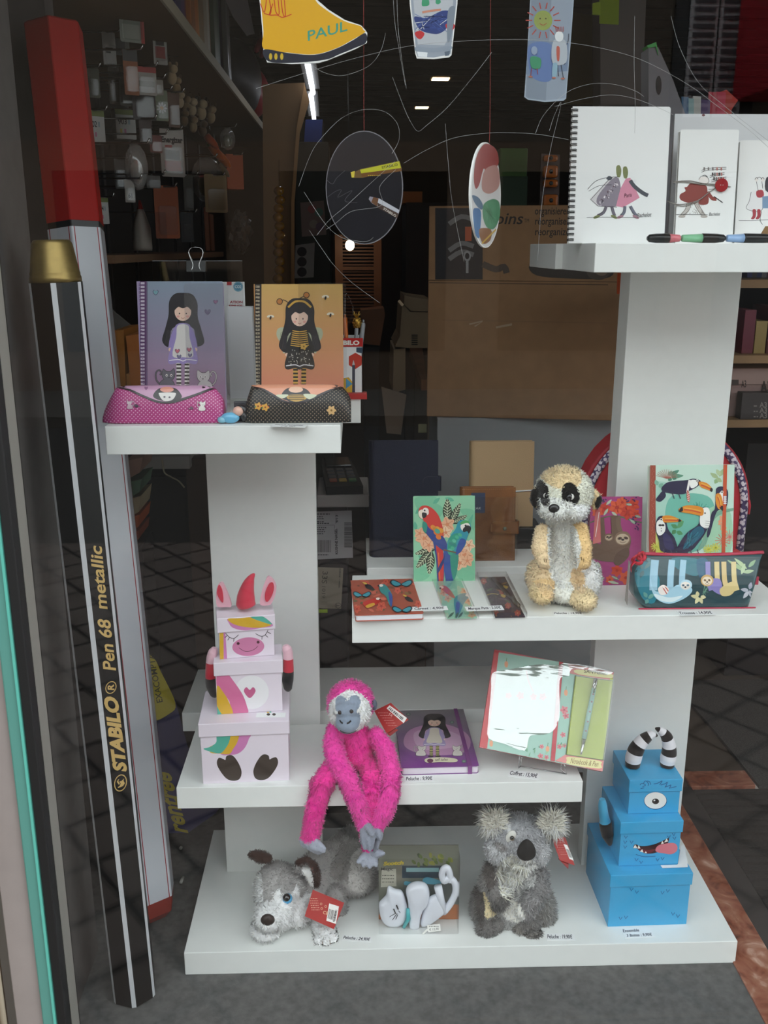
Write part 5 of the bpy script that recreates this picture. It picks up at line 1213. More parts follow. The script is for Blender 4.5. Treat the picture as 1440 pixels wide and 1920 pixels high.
for pts, rads, bands in (([(478, 362), (485, 305), (505, 245), (540, 195), (580, 160), (615, 142), (655, 150)], [50, 58, 56, 48, 40, 28, 6], (.1, .27, .43, .58, .74, .9)), ([(722, 362), (730, 310), (738, 260), (735, 205), (715, 150), (680, 115), (640, 96)], [48, 56, 52, 46, 40, 28, 6], (.09, .27, .43, .60, .75, .88))):
    c = crom(pts, 8, False); n = len(c); rd = np.interp(np.linspace(0, 1, n), np.linspace(0, 1, len(rads)), rads)
    cols = []
    for i in range(n-1):
        k = sum((i+.5)/n > b for b in bands); cols.append(BK if k % 2 == 0 else WH)
    sc = zc(pix(600, 300, ym))/q[2]
    base = pix(*pts[0], ym); dz = zb2+B3.h - base.z
    m = MB(); m.tube([pix(x, y, ym) for x, y in c], [r*sc for r in rd], PLUSH, 18, cols=cols); m.build('horn', lb3)
ya = B2.w3(0, 0, -B2.D*.35); 
c = crom([(262, 600), (268, 680), (282, 760), (296, 840), (318, 925)], 6, False); n = len(c); rd = np.interp(np.linspace(0, 1, n), [0, .15, .45, .55, .8, 1], [20, 32, 36, 46, 42, 12])
Yar = B2.w3(0, 0).y+.05
m = MB(); m.tube([pix(x, y, Yar) for x, y in c], [r*zc(pix(290, 760, Yar))/q[2] for r in rd], PLUSH, 14, cols=[lin('#4aa6cc') if i < n*.47 else lin('#1d1a1a') for i in range(n-1)]); m.build('padded_arm', u2)
S = Art(V1.O, V1.U, V1.V); S.z(*q); S.base = .0013; S.mt = mat('white_sticker', '#e6e6e6', .6)
S.poly([(676, 1070), (795, 1066), (800, 1060), (820, 930), (848, 925), (872, 1084), (690, 1090)], '#eeeeee'); S.done('sticker', lb1)
price_card((425, 1590), (636, 1580), (428, 1522), Z5+.0002, [('Ensemble', .02, .58), ('3 Boites : 9,90€', .08, .95)], 'price card in front of the blue monster boxes', q)
# ------------------------------------------------------------------ purple notebook lying flat
q = (540, 1220, 3.789)
A = lay((806, 832), (1357, 818), (792, 425), Z4+.0165, q)
t = notebook('doll_notebook', 'purple notebook with a doll and two cats lying beside the pink monkey', A, '#7a4a86', .0165, r=.006, pages='#dcd2dc', mt=PRINTG)
a = A; a.clip = (0, 0, A.w, A.h)
gradient(a, '#7d3f8a', '#7f7a80'); a.spl([(870, 560), (1100, 520), (1280, 600), (1260, 720), (1000, 740), (830, 680)], '#b98aae', 5); a.spl([(900, 580), (1100, 560), (1240, 620), (1200, 680), (950, 700)], '#c9a3c0', 5)
doll(a, 1035, 0, 1, *(('#a99ac4', '#ddd4c4', ('#cfc97a', '#3b3838'))) ) if False else None
class _S:           # draw the figure foreshortened on the lying cover
    def __init__(s, a, ky, oy): s.a = a; s.ky = ky; s.oy = oy
    def f(s, pts): return [(x+(440-(y*s.ky+s.oy))*.08*(0), y*s.ky+s.oy) for x, y in pts]
    def spl(s, p, c, n=5, step=True): s.a.spl(s.f(p), c, n, step)
    def line(s, p, w, c, smooth=0, taper=0, step=True): s.a.line(s.f(p), w*.8, c, smooth, taper, step)
    def ell(s, x, y, rx, ry, c, rot=0, n=20, step=True): s.a.ell(x, y*s.ky+s.oy, rx, ry*s.ky, c, rot, n, step)
    def rect(s, x0, y0, x1, y1, c, step=True): s.a.rect(x0, y0*s.ky+s.oy, x1, y1*s.ky+s.oy, c, step)
    def heart(s, x, y, r, c): s.a.heart(x, y*s.ky+s.oy, r*.7, c)
    @property
    def k(s): return s.a.k
    @k.setter
    def k(s, v): s.a.k = v
sh = _S(a, .6, 448)
doll(sh, 1040, 0, 1.0, '#a99ac4', '#ddd4c4', ('#cfc97a', '#3b3838'))
cat(_S(a, .75, 176), 948, 680, .8, '#d6cfc8'); cat(_S(a, .75, 176), 1200, 680, .8, '#d6cfc8', flip=-1)
a.spl([(980, 770), (1090, 760), (1195, 772), (1190, 795), (1080, 795), (985, 798)], '#d9d0b4', 4); a.ell(1010, 785, 22, 15, '#6a3a52'); a.text('tall tales', (1045, 786), (1135, 784), (1047, 768), '#2a2228', 0, .3)
for x, y in ((855, 455), (1165, 512), (1250, 790)): a.ell(x, y, 16, 11, '#5a6a66'); a.ell(x, y, 10, 7, '#7f8f86')
u0, u1 = A.m(1180, 415)[0], A.m(1300, 815)[0]
A.done('cover_print', t)
m = MB(); ue = (A.m(1185, 425)[0]+A.m(1298, 810)[0])/2
m.slab(A, ue-.004, -.0006, ue+.004, A.h+.0006, .0004, .0014, mat('purple_elastic', '#7a3f7e', .7)); m.box((ue-.004, -.0016, -.0165), (ue+.004, -.0006, .0014), MATS['purple_elastic'], M=plmat(A)); m.build('elastic_band', t)
price_card((832, 936), (1042, 930), (828, 892), Z4+.0002, [('Peluche : 9,90€', .04, .95)], 'price card beside the pink monkey leg', q)
# ------------------------------------------------------------------ gift set leaning on a wire easel
q = (880, 1200, 4.5)
B = stand((430, 1070), (820, 1130), (430, 970), Z4, 20, None, q)
n_ = Vector((0, -1, 0)); ctr = P(q[0]+430/q[2], q[1]+1000/q[2], 1.624)
le = math.radians(34)
Pl = Art(ctr, (1, 0, 0), (0, math.sin(le), math.cos(le))); Pl.z(*q)
uv = {k: Pl.m(*p) for k, p in dict(bl=(86, 905), br=(1122, 1110), tl=(190, 92), tr=(1226, 255)).items()}
d = Vector((uv['br'][0]-uv['bl'][0], uv['br'][1]-uv['bl'][1]))
U2 = (Pl.U*d.x+Pl.V*d.y).normalized(); V2 = Pl.N.cross(U2)
A = Art(Pl.w3(*uv['bl']), U2, V2, d.length); A.z(*q); A.h = (A.m(190, 92)[1]+A.m(1226, 255)[1])/2
D = .012
t = thing('gift_set', 'notebook and pen gift set in a pink and green box on a wire easel', 'gift set', A.w3(A.w/2, 0, -D))
m = MB(); m.box((0, 0, -D), (A.w, A.h, -.0005), mat('gift_card_pink', '#c9606a', .5), .0006, M=plmat(A)); m.build('box_body', t)
M_SAGE = '#9fc4b6'
A.mt = PRINTG; a = A; a.clip = (0, 0, A.w, A.h)
a.poly([(150, 90), (1226, 255), (1125, 1110), (140, 920)], M_SAGE)
a.poly([(185, 85), (250, 92), (150, 915), (80, 908)], '#c24a4e')
for x, y in ((312, 200), (185, 868), (660, 915), (815, 440)): a.spl([(x-14, y-10), (x, y-22), (x+14, y-8), (x+12, y+22), (x, y+32), (x-14, y+18)], '#e2a07a', 4); a.line([(x, y-20), (x+4, y-48)], 4, '#6a8a5a')
for x, y, r in ((800, 590, 38), (815, 640, 30), (790, 800, 26), (610, 900, 22), (330, 470, 30), (430, 470, 36), (540, 480, 32), (620, 480, 34), (760, 900, 24), (800, 890, 20), (600, 980, 26), (650, 990, 22)): a.flower(x, y, r, '#d8848a', '#b05a62', 5, rr.uniform(0, 1), '#a0505c')
for i in range(16): a.leaf(*(lambda x, y: (x, y, x+rr.uniform(-25, 25), y-rr.uniform(15, 45)))(rr.uniform(480, 800), rr.uniform(880, 1010)), 10, rr.choice(['#7fb08e', '#5f957a', '#a4c79a']))
a.line([(480, 260), (500, 350), (540, 440)], 9, '#d8a0a4', 4); a.spl([(500, 270), (520, 250), (535, 280), (515, 310)], '#8fb0a8', 4)
a.poly([(757, 180), (792, 186), (720, 1025), (684, 1018)], '#b83c46')
for (x0, y0, x1, y1, x2, y2, x3, y3), cc in ((((860, 230), (1226, 255), (1215, 345), (885, 300)), '#d58a86') and ((830, 200, 1226, 255, 1216, 348, 850, 285), '#d58a86'), ((722, 1020, 812, 965, 1138, 1015, 1122, 1112), '#d98a86')): a.poly([(x0, y0), (x1, y1), (x2, y2), (x3, y3)], cc)
a.poly([(1188, 300), (1218, 340), (1140, 1020), (1125, 1010)], '#b9c466')
a.spl([(905, 250), (1190, 285), (1190, 322), (920, 290)], '#e0dca4', 3); a.text('SANTORO', (965, 276), (1165, 298), (968, 248), '#5a4a42', .01)
a.spl([(840, 985), (1095, 1020), (1108, 1050), (1095, 1085), (840, 1050), (822, 1015)], '#dcd49a', 3); a.text('Notebook & Pen', (850, 1040), (1085, 1070), (856, 996), '#7a5a3a', 0, .3)
a.done('printed_front', t)
# recessed lime window with the pen
W4 = [A.m(893, 303), A.m(1212, 345), A.m(1128, 1015), A.m(815, 968)]
m = MB(); m.prism(W4, -.0003, .0009, mat('lime_card', '#a9b84a', .5), plmat(A)); wnd = m.build('pen_tray', t)
m = MB(); fr_ = [W4[0], W4[1], W4[2], W4[3]]
for i in range(4):
    p, r2 = fr_[i-1], fr_[i]; m.tube([A.w3(*p, .0009), A.w3(*r2, .0009)], .0011, mat('window_rim', '#8f9a80', .4), 6)
m.build('tray_rim', t)
p0, p1 = A.w3(*A.m(935, 970), .0062), A.w3(*A.m(1062, 325), .0062); dd = p1-p0
m = MB(); m.tube([p0+dd*s for s in (.20, .5, .86)], [.0046, .0048, .0046], mat('pen_mint', '#8fb9b0', .35), 16); pb = m.build('pen_barrel', t)
m = MB(); m.tube([p0, p0+dd*.03, p0+dd*.20], [.0012, .0022, .0047], CHROME, 14); m.build('pen_tip', pb)
m = MB(); m.tube([p0+dd*.86, p0+dd*.995], [.0047, .0044], CHROME, 14); m.build('pen_cap', pb)
m = MB(); m.tube([p0+dd*.97+A.N*.005, p0+dd*.80+A.N*.0058], .0011, CHROME, 8); m.build('pocket_clip', pb)
m = MB(); 
for s in (.3, .42, .55, .68, .78): m.ell(p0+dd*s+A.N*.0042, (.0016, .0014, .0020), mat('pen_flower', '#b0606a', .5), n=8)
m.build('pen_flowers', pb)
# glossy sheet cut to the outline of the sky's reflection on the clear film
FILM = clear('glare_film', (.98, .98, .98), .42, .10, haze=.12, hazecol=(.92, .92, .9))
out = crom([(186, 300), (230, 265), (330, 250), (450, 228), (590, 206), (740, 216), (800, 196), (960, 212), (1195, 262), (1180, 292), (1110, 290), (1000, 262), (880, 240), (845, 275), (838, 305), (770, 318), (757, 420), (762, 560), (758, 660), (720, 750), (650, 795), (545, 803), (500, 825), (465, 935), (300, 880), (160, 828), (158, 700), (165, 600), (182, 430)], 3)
uvp = [A.m(*p) for p in out]
m = MB(); nx, ny = 44, 36
us = [p[0] for p in uvp]; vsx = [p[1] for p in uvp]; u0, u1, v0, v1 = min(us), max(us), min(vsx), max(vsx)
def inside(p, poly):
    c = False; j = len(poly)-1
    for i in range(len(poly)):
        if (poly[i][1] > p[1]) != (poly[j][1] > p[1]) and p[0] < (poly[j][0]-poly[i][0])*(p[1]-poly[i][1])/(poly[j][1]-poly[i][1])+poly[i][0]: c = not c
        j = i
    return c
tri = tessellate_polygon([[Vector((p[0], p[1], 0)) for p in uvp]])
bmf = bmesh.new(); bv_ = [bmf.verts.new((p[0], p[1], 0)) for p in uvp]
for f in tri:
    try: bmf.faces.new([bv_[i] for i in f])
    except ValueError: pass
bmesh.ops.subdivide_edges(bmf, edges=bmf.edges[:], cuts=3, use_grid_fill=True)
for v in bmf.verts: v.co.z = .0022+.0010*math.sin(v.co.x*95)*math.cos(v.co.y*70+v.co.x*30)
bmf.normal_update()
for f in bmf.faces:
    if f.normal.z < 0: f.normal_flip()
bmf.verts.index_update()
m.bm(bmf, FILM, plmat(A), smooth=True); m.build('glare_film', t)
for pts in ([(1105, 340), (1100, 420), (1065, 560), (1045, 700), (1020, 960)], [(1085, 500), (1050, 640), (1030, 800), (1005, 960)]): pass
m = MB()
for bx in (((0, 0, .0012), (A.w, .0008, .003)), ((0, A.h-.0008, .0012), (A.w, A.h, .003)), ((A.w-.0008, 0, .0012), (A.w, A.h, .003))): m.box(*bx, CLEARP, M=plmat(A))
m.prism([A.m(893, 303), A.m(1212, 345), A.m(1128, 1015), A.m(815, 968)], .0118, .0122, CLEARP, plmat(A)); m.build('clear_window', t)
# easel
t = thing('wire_easel', 'chrome wire easel holding up the notebook and pen gift set', 'easel', (B.O.x+B.w/2, B.O.y, Z4))
g = lambda x, y, Y: P(q[0]+x/q[2], q[1]+y/q[2], Y)
F0 = Pz(q[0]+430/q[2], q[1]+1066/q[2], Z4+.002); F1 = Pz(q[0]+820/q[2], q[1]+1130/q[2], Z4+.002)
bk = A.N*-1
lo0, lo1 = A.w3(*A.m(440, 976), -D-.003), A.w3(*A.m(798, 1034), -D-.003)
f0, f1 = A.w3(*A.m(440, 992), .004), A.w3(*A.m(798, 1052), .004)
m = MB(); m.tube([f0, F0, F1, f1], .0013, CHROME, 8); m.build('front_loop', t)
m = MB()
for l_, f_ in ((lo0, F0), (lo1, F1)): 
    l2 = l_+V2*.07; m.tube([f_, Vector((l_.x, l_.y+.01, Z4+.0035)), l_+Vector((0, .004, .004)), l2], .0013, CHROME, 8)
m.tube([lo0+V2*.07, lo1+V2*.07], .0013, CHROME, 8); m.build('back_frame', t)
m = MB(); bb = (lo0+lo1)/2+V2*.07; m.tube([bb+Vector((-.02, .001, 0)), Vector((bb.x-.02, min(1.838, bb.y+.035), Z4+.0015)), Vector((bb.x+.02, min(1.838, bb.y+.035), Z4+.0015)), bb+Vector((.02, .001, 0))], .0012, CHROME, 8); m.build('rear_prop', t)
price_card((325, 1150), (590, 1182), (352, 1096), Z4+.0002, [('Coffret : 15,90€', .05, .93)], 'price card in front of the wire easel', q)
# ------------------------------------------------------------------ tape dispenser pack
q = (330, 1520, 2.618)
A = stand((995, 607), (1386, 606), (998, 262), Z5+.0008, 0, None, q); D = .045
A.h = A.m(1000, 236)[1]
t = thing('dispenser_pack', 'clear boxed white cat-shaped tape dispenser between husky and koala', 'dispenser pack', A.w3(A.w/2, 0, -D/2))
Bc = Art(A.w3(0, 0, -D), A.U, A.V, A.w, A.h); Bc.z(*q); Bc.mt = PRINTG
m = MB(); m.slab(Bc, 0, 0, A.w, A.h, -.001, 0, PRINTG, 0, '#4a4a40'); m.build('backing_card', t)
a = Bc; cover(a, '#77796c')
a.poly([(990, 510), (1400, 440), (1400, 640), (990, 640)], '#bd7448'); a.poly([(990, 560), (1400, 500), (1400, 520), (990, 585)], '#b8744a')
a.rect(1110, 270, 1320, 330, '#33404a'); a.rect(1130, 280, 1290, 300, '#7fa6a8'); a.rect(1115, 345, 1400, 460, '#6a6f6c')
for i in range(22): a.ell(rr.uniform(1150, 1360), rr.uniform(215, 270), 14, 8, rr.choice(['#5a6a34', '#8a8a3a', '#3a4a2c', '#6f7a3c']), rr.uniform(0, 90), n=8)
a.rect(1080, 250, 1108, 350, '#7a7668'); a.poly([(1010, 290), (1080, 285), (1082, 370), (1005, 375)], '#b9b6a6')
a.text('Scotch', (1018, 268), (1118, 262), (1018, 250), '#c9b23c', .05, .15); a.text('Magic', (1006, 292), (1066, 292), (1006, 278), '#3a3a3a', .01)
for i in range(3): a.scrawl(1012, 315+i*16, 1070, 7, '#5a5a52', 40+i)
for pts in ([(1210, 340), (1235, 325), (1300, 345), (1290, 360), (1230, 358)], [(1125, 345), (1160, 352), (1150, 365), (1120, 362)]): a.spl(pts, '#5aa0b4', 3)
a.scrawl(1010, 594, 1200, 8, '#d9c9b4', 44)
a.spl([(1305, 540), (1335, 532), (1352, 548), (1340, 575), (1315, 580), (1300, 565)], '#8f948a', 4); a.spl([(1312, 546), (1332, 540), (1344, 552), (1334, 568), (1316, 570)], '#4a4f4a', 4)
a.done('card_print', t)
# the cat-shaped dispenser: smooth white plastic
Mc = Art(A.w3(0, 0, -D*.5), A.U, A.V); Mc.z(*q)
M_WP = mat('white_gloss_plastic', '#e4e7f0', .2, coat=.4)
X3 = lambda x, y, d=0: Mc.w3(*Mc.m(x, y), d)
sc = zc(X3(1190, 450))/q[2]
def blob(pts, mt, dep=.5):      # rounded solid from an outline
    m = MB(); c = crom(pts, 4); uvc = [Mc.m(*p) for p in c]; cx = sum(p[0] for p in uvc)/len(uvc); cyy = sum(p[1] for p in uvc)/len(uvc); T = D*dep
    rows = []
    for k in range(9):
        th = -math.pi/2+math.pi*k/8; f = max(.02, math.cos(th))**.55; rows.append([Mc.w3(cx+(u-cx)*f, cyy+(v-cyy)*f, T/2*math.sin(th)) for u, v in uvc])
    n = len(c); vs = [p for r_ in rows for p in r_]; fs = []
    for i in range(8):
        for j in range(n): fs.append((i*n+j, i*n+(j+1) % n, (i+1)*n+(j+1) % n, (i+1)*n+j))
    fs += [tuple(range(n))[::-1], tuple(8*n+j for j in range(n))]
    m.add(vs, fs, mt, (1, 1, 1), True); return m
disp = blob([(1008, 440), (1030, 415), (1042, 372), (1075, 385), (1110, 395), (1128, 440), (1140, 500), (1125, 545), (1085, 568), (1035, 562), (1005, 525), (995, 460)], M_WP, .6).build('cat_head', t)
m = MB()
for x, y in ((1072, 470), (1086, 452)): m.tube([X3(x-4, y-10, D*.31), X3(x+4, y+10, D*.31)], .0012, BLACKP, 6)
for (x0, y0), (x1, y1) in (((1085, 482), (1062, 515)), ((1080, 480), (1048, 500)), ((1088, 488), (1078, 512)), ((1092, 470), (1100, 480))): m.tube([X3(x0, y0, D*.305), X3(x1, y1, D*.295)], .0006, BLACKP, 5)
m.build('whiskers', disp)
blob([(1128, 390), (1150, 360), (1190, 350), (1230, 362), (1245, 400), (1238, 450), (1215, 480), (1200, 520), (1190, 575), (1150, 578), (1140, 520), (1138, 450)], M_WP, .75).build('tape_arm', t)
blob([(1200, 560), (1210, 500), (1240, 430), (1290, 410), (1320, 440), (1325, 490), (1290, 525), (1230, 565)], M_WP, .5).build('cat_body', t)
m = MB(); m.tube([X3(x, y) for x, y in crom([(1318, 495), (1350, 450), (1372, 400), (1368, 355), (1342, 330), (1318, 345), (1306, 320), (1312, 290), (1332, 282), (1345, 320), (1342, 350)], 5, False)], [sc*16]*1+[sc*17]*49+[sc*10], M_WP, 12); m.build('cat_tail', t)
m = MB(); m.tube([X3(1285, 365, .004), X3(1300, 430, .004), X3(1318, 500, .003)], [sc*20, sc*18, sc*12], M_WP, 12); m.build('cat_paw', t)
m = MB(); m.tube([X3(1118, 560, .008), X3(1140, 510, .012), X3(1138, 465, .01)], [sc*8, sc*11, sc*8], mat('teal_collar', '#4fb4b8', .35), 10); m.build('collar', t)
m = MB(); e = .0007
for b in (((0, 0, -e), (A.w, A.h, 0)), ((0, 0, -D), (e, A.h, 0)), ((A.w-e, 0, -D), (A.w, A.h, 0)), ((0, A.h-e, -D), (A.w, A.h, 0)), ((0, 0, -D), (A.w, e, 0))): m.box(*b, clear('pack_film', (.99, .99, .99), .015, .02), M=plmat(A))
m.build('clear_box', t)
S = Art(A.w3(0, 0, .0002), A.U, A.V); S.z(*q); S.mt = PRINT
S.poly([(1232, 562), (1296, 556), (1300, 590), (1238, 597)], '#ecebe6'); S.poly([(1208, 605), (1222, 588), (1240, 575), (1236, 588), (1216, 606)], '#e4e2dc'); S.text('€ 15,90', (1244, 590), (1290, 585), (1243, 578), '#2a2a2a'); S.scrawl(1242, 566, 1290, 6, '#4a4a4a', 9); S.done('price_sticker', t)
price_card((812, 636), (958, 648), (820, 610), Z5+.0002, [('Peluche : 24,90€', .04, .95)], 'price card between the husky paw and the dispenser pack', q)
q = (860, 1480, 5.5385)
price_card((920, 1568), (1215, 1572), (935, 1498), Z5+.0002, [('Peluche : 19,90€', .02, .92)], 'price card beside the right foot of the koala', q)
# ------------------------------------------------------------------ plush animals: one continuous skin with short pile
class Plush:
    def __init__(s, crop, Y0):
        s.q = crop; s.Y0 = Y0; s.pr = []; s.paint = []
    def p(s, x, y, dy=0.): return P(s.q[0]+x/s.q[2], s.q[1]+y/s.q[2], s.Y0+dy)
    def sc(s, x, y, dy=0.): return zc(s.p(x, y, dy))/s.q[2]
    def _e(s, x, y, rx, ry, dy, rd, rot):
        c = s.p(x, y, dy); k = s.sc(x, y, dy)
        R = Matrix.Rotation(math.radians(rot), 3, 'Y')
        return c, R, Vector((rx*k, rd if rd else min(rx, ry)*k, ry*k))
    def E(s, x, y, rx, ry, col, dy=0., rd=None, rot=0., fur=1.):
        c, R, r = s._e(x, y, rx, ry, dy, rd, rot); s.pr.append(('E', c, R, r, lin(col), fur)); return s
    def T(s, pts, col, fur=1.):     # limb: (x, y, dy, r)
        q = [(s.p(x, y, dy), r*s.sc(x, y, dy)) for x, y, dy, r in pts]; s.pr.append(('T', q, None, None, lin(col), fur)); return s
    def paintE(s, x, y, rx, ry, col, dy=0., rd=.05, rot=0., fur=1.):
        c, R, r = s._e(x, y, rx, ry, dy, rd, rot); s.paint.append((c, R, r, lin(col), fur)); return s
    def build(s, name, parent, voxel=.0028, n=9000, flen=.006, fw=.0011, droop=.35, var=.12, smooth=6, zmin=None, tipmul=1.12):
        bmm = bmesh.new()
        for k, a, R, r, col, fur in s.pr:
            if k == 'E':
                M = Matrix.Translation(a) @ R.to_4x4() @ Matrix.Diagonal((*r, 1)); bmesh.ops.create_icosphere(bmm, subdivisions=3, radius=1, matrix=M)
            else:
                for i in range(len(a)-1):
                    (p0, r0), (p1, r1) = a[i], a[i+1]; L = (p1-p0).length; st = max(2, int(L/(min(r0, r1)*.35)))
                    for j in range(st+1):
                        t = j/st
                        bmesh.ops.create_icosphere(bmm, subdivisions=2, radius=r0*(1-t)+r1*t, matrix=Matrix.Translation(p0*(1-t)+p1*t))
        me = bpy.data.meshes.new('skin'); bmm.to_mesh(me); bmm.free()
        ob = bpy.data.objects.new('skin', me); C.objects.link(ob)
        md = ob.modifiers.new('r', 'REMESH'); md.mode = 'VOXEL'; md.voxel_size = voxel; md.use_smooth_shade = True
        ms = ob.modifiers.new('s', 'SMOOTH'); ms.iterations = smooth; ms.factor = .5
        dg = bpy.context.evaluated_depsgraph_get(); ev = ob.evaluated_get(dg)
        m2 = bpy.data.meshes.new_from_object(ev, depsgraph=dg)
        bpy.data.objects.remove(ob); bpy.data.meshes.remove(me)
        nv = len(m2.vertices); V = np.zeros(nv*3); m2.vertices.foreach_get('co', V); V = V.reshape(-1, 3)
        N = np.zeros(nv*3); m2.vertices.foreach_get('normal', N); N = N.reshape(-1, 3)
        m2.calc_loop_triangles(); T = np.zeros(len(m2.loop_triangles)*3, dtype=np.int32); m2.loop_triangles.foreach_get('vertices', T); T = T.reshape(-1, 3)
        bpy.data.meshes.remove(m2)
        V = s.clampz(V, zmin)
        colV, furV = s.color(V)
        # pile
        A_, B_, C_ = V[T[:, 0]], V[T[:, 1]], V[T[:, 2]]
        ar = np.linalg.norm(np.cross(B_-A_, C_-A_), axis=1)/2
        cen = (A_+B_+C_)/3; nn = (N[T[:, 0]]+N[T[:, 1]]+N[T[:, 2]]); nn /= np.linalg.norm(nn, axis=1)[:, None]+1e-9
        vis = ((np.array(EYE)-cen)*nn).sum(1) > -.15        # pile mostly where the toy can be seen from the street side
        w = ar*np.where(vis, 1, .25); w /= w.sum()
        ti = rng.choice(len(T), n, p=w); r1 = np.sqrt(rng.random(n)); r2 = rng.random(n)
        ba = np.stack([1-r1, r1*(1-r2), r1*r2], 1)
        pos = (V[T[ti]]*ba[:, :, None]).sum(1); nrm = (N[T[ti]]*ba[:, :, None]).sum(1); nrm /= np.linalg.norm(nrm, axis=1)[:, None]+1e-9
        jit = rng.normal(0, .0012, pos.shape); cs, fs = s.color(pos+jit)
        L = flen*fs*rng.uniform(.6, 1.25, n)
        g = np.tile(np.array([[0, -.15, -1.]]), (n, 1))*droop+rng.normal(0, .35, (n, 3)); g -= nrm*(g*nrm).sum(1)[:, None]
        d = nrm*s.lift+g*1.0; d /= np.linalg.norm(d, axis=1)[:, None]+1e-9
        sd = np.cross(d, nrm); sd /= np.linalg.norm(sd, axis=1)[:, None]+1e-9
        fwv = fw*rng.uniform(.6, 1.3, n)
        b0 = pos-sd*fwv[:, None]-nrm*.0004; b1 = pos+sd*fwv[:, None]-nrm*.0004
        mid = pos+d*L[:, None]*.55; m0 = mid-sd*fwv[:, None]*.7; m1 = mid+sd*fwv[:, None]*.7
        d2 = d+g*.5-nrm*.12; d2 /= np.linalg.norm(d2, axis=1)[:, None]; tip = mid+d2*L[:, None]*.5
        b0, b1, m0, m1, tip = [s.clampz(q_, zmin) for q_ in (b0, b1, m0, m1, tip)]
        k = L > 1e-4; b0, b1, m0, m1, tip, nrm, cs = [a[k] for a in (b0, b1, m0, m1, tip, nrm, cs)]; n = len(b0)
        hv = np.stack([b0, b1, m1, m0, tip], 1).reshape(-1, 3)
        idx = (np.arange(n)*5)[:, None]+nv
        quads = idx+np.array([[0, 1, 2, 3]]); tris = idx+np.array([[3, 2, 4]])
        cvar = 1+rng.normal(0, var, n)
        hc = np.repeat(cs*cvar[:, None], 5, axis=0).reshape(n, 5, 3); hc[:, :2] *= s.root; hc[:, 4] *= tipmul
        allV = np.concatenate([V, hv]); O = np.array(ORG[parent.name]); nrm = nrm+rng.normal(0, s.nj, nrm.shape); nrm /= np.linalg.norm(nrm, axis=1)[:, None]; allN = np.concatenate([N, np.repeat(nrm, 5, axis=0)])
        allC = np.clip(np.concatenate([colV, hc.reshape(-1, 3)])*s.gain, 0, .95)
        me = bpy.data.meshes.new(name)
        nt_, nq = len(T)+n, n
        me.vertices.add(len(allV)); me.vertices.foreach_set('co', (allV-O).ravel())
        loops = np.concatenate([T.ravel(), tris.ravel(), quads.ravel()]).astype(np.int32)
        me.loops.add(len(loops)); me.loops.foreach_set('vertex_index', loops)
        me.polygons.add(nt_+nq)
        st = np.concatenate([np.arange(nt_)*3, nt_*3+np.arange(nq)*4]).astype(np.int32); me.polygons.foreach_set('loop_start', st)
        me.polygons.foreach_set('use_smooth', np.ones(nt_+nq, dtype=bool))
        me.update(calc_edges=True)
        at = me.color_attributes.new('Col', 'FLOAT_COLOR', 'POINT'); at.data.foreach_set('color', np.concatenate([allC, np.ones((len(allC), 1))], 1).ravel())
        me.materials.append(PLUSH); me.normals_split_custom_set_from_vertices([tuple(v) for v in allN])
        o = bpy.data.objects.new(name, me); C.objects.link(o); o.parent = parent; ORG[o.name] = ORG[parent.name]
        return o
    edge = None; gain = 1.25; nj = .34; root = .93; lift = .48
    def clampz(s, X, zmin):
        if zmin is not None: X[:, 2] = np.maximum(X[:, 2], zmin)
        if s.edge:          # the shelf board it sits on: keep clear of its top and front face
            ye, zt = s.edge; dy = X[:, 1]-ye; dz = zt-X[:, 2]; ins = (dy > 0) & (dz > 0) & (dz < .06)
            f = ins & (dy < dz); X[f, 1] = ye; f = ins & (dy >= dz); X[f, 2] = zt
            dy = X[:, 1]-ye; dz = X[:, 2]-zt; c = (dy > -.005) & (dy < .022) & (dz > -.022) & (dz < .005)      # ease the pile round the board edge
            X[c, 1] -= .004; X[c, 2] += .004
        return X
    def color(s, X):
        best = np.full(len(X), 1e9); col = np.zeros((len(X), 3)); fur = np.ones(len(X))
        for k, a, R, r, c, f in s.pr:
            if k == 'E':
                q = (X-np.array(a)) @ np.array(R); q = q/np.array(r); d = (np.linalg.norm(q, axis=1)-1)*min(r)
            else:
                d = np.full(len(X), 1e9)
                for (p0, r0), (p1, r1) in zip(a[:-1], a[1:]):
                    p0_, v = np.array(p0), np.array(p1-p0); t = np.clip(((X-p0_) @ v)/(v @ v+1e-12), 0, 1)
                    d = np.minimum(d, np.linalg.norm(X-p0_-t[:, None]*v, axis=1)-(r0*(1-t)+r1*t))
            m = d < best; best[m] = d[m]; col[m] = c; fur[m] = f
        for c_, R, r, c, f in s.paint:
            q = (X-np.array(c_)) @ np.array(R); m = np.linalg.norm(q/np.array(r), axis=1) < 1; col[m] = c; fur[m] = f
        return col, fur
    def eye(s, x, y, dy, r, parent, iris=None, glint=True, white=None, name='eye'):
        c = s.p(x, y, dy); k = s.sc(x, y, dy)*r; m = MB(); vdir = (EYE-c).normalized()
        if white: m.ell(c+vdir*(-k*.25), (k*white,)*3, mat('eye_white', '#e9e6e0', .4)); 
        if iris: m.ell(c+vdir*(k*.05), (k*1.0,)*3, mat('iris_'+iris.strip('#'), iris, .15, coat=.6)); m.ell(c+vdir*(k*.42)+Vector((-.1*k, 0, k*.22)), (k*.78,)*3, mat('eye_black', '#0d0b0b', .08, coat=.8))
        else: m.ell(c, (k,)*3, mat('eye_black', '#0d0b0b', .08, coat=.8))
        return m.build(name, parent)
def surf(bv, p):        # nearest point on the toy's skin seen from the street
    d = (p-EYE).normalized(); h = bv.ray_cast(EYE, d); return h[0] if h[0] else p
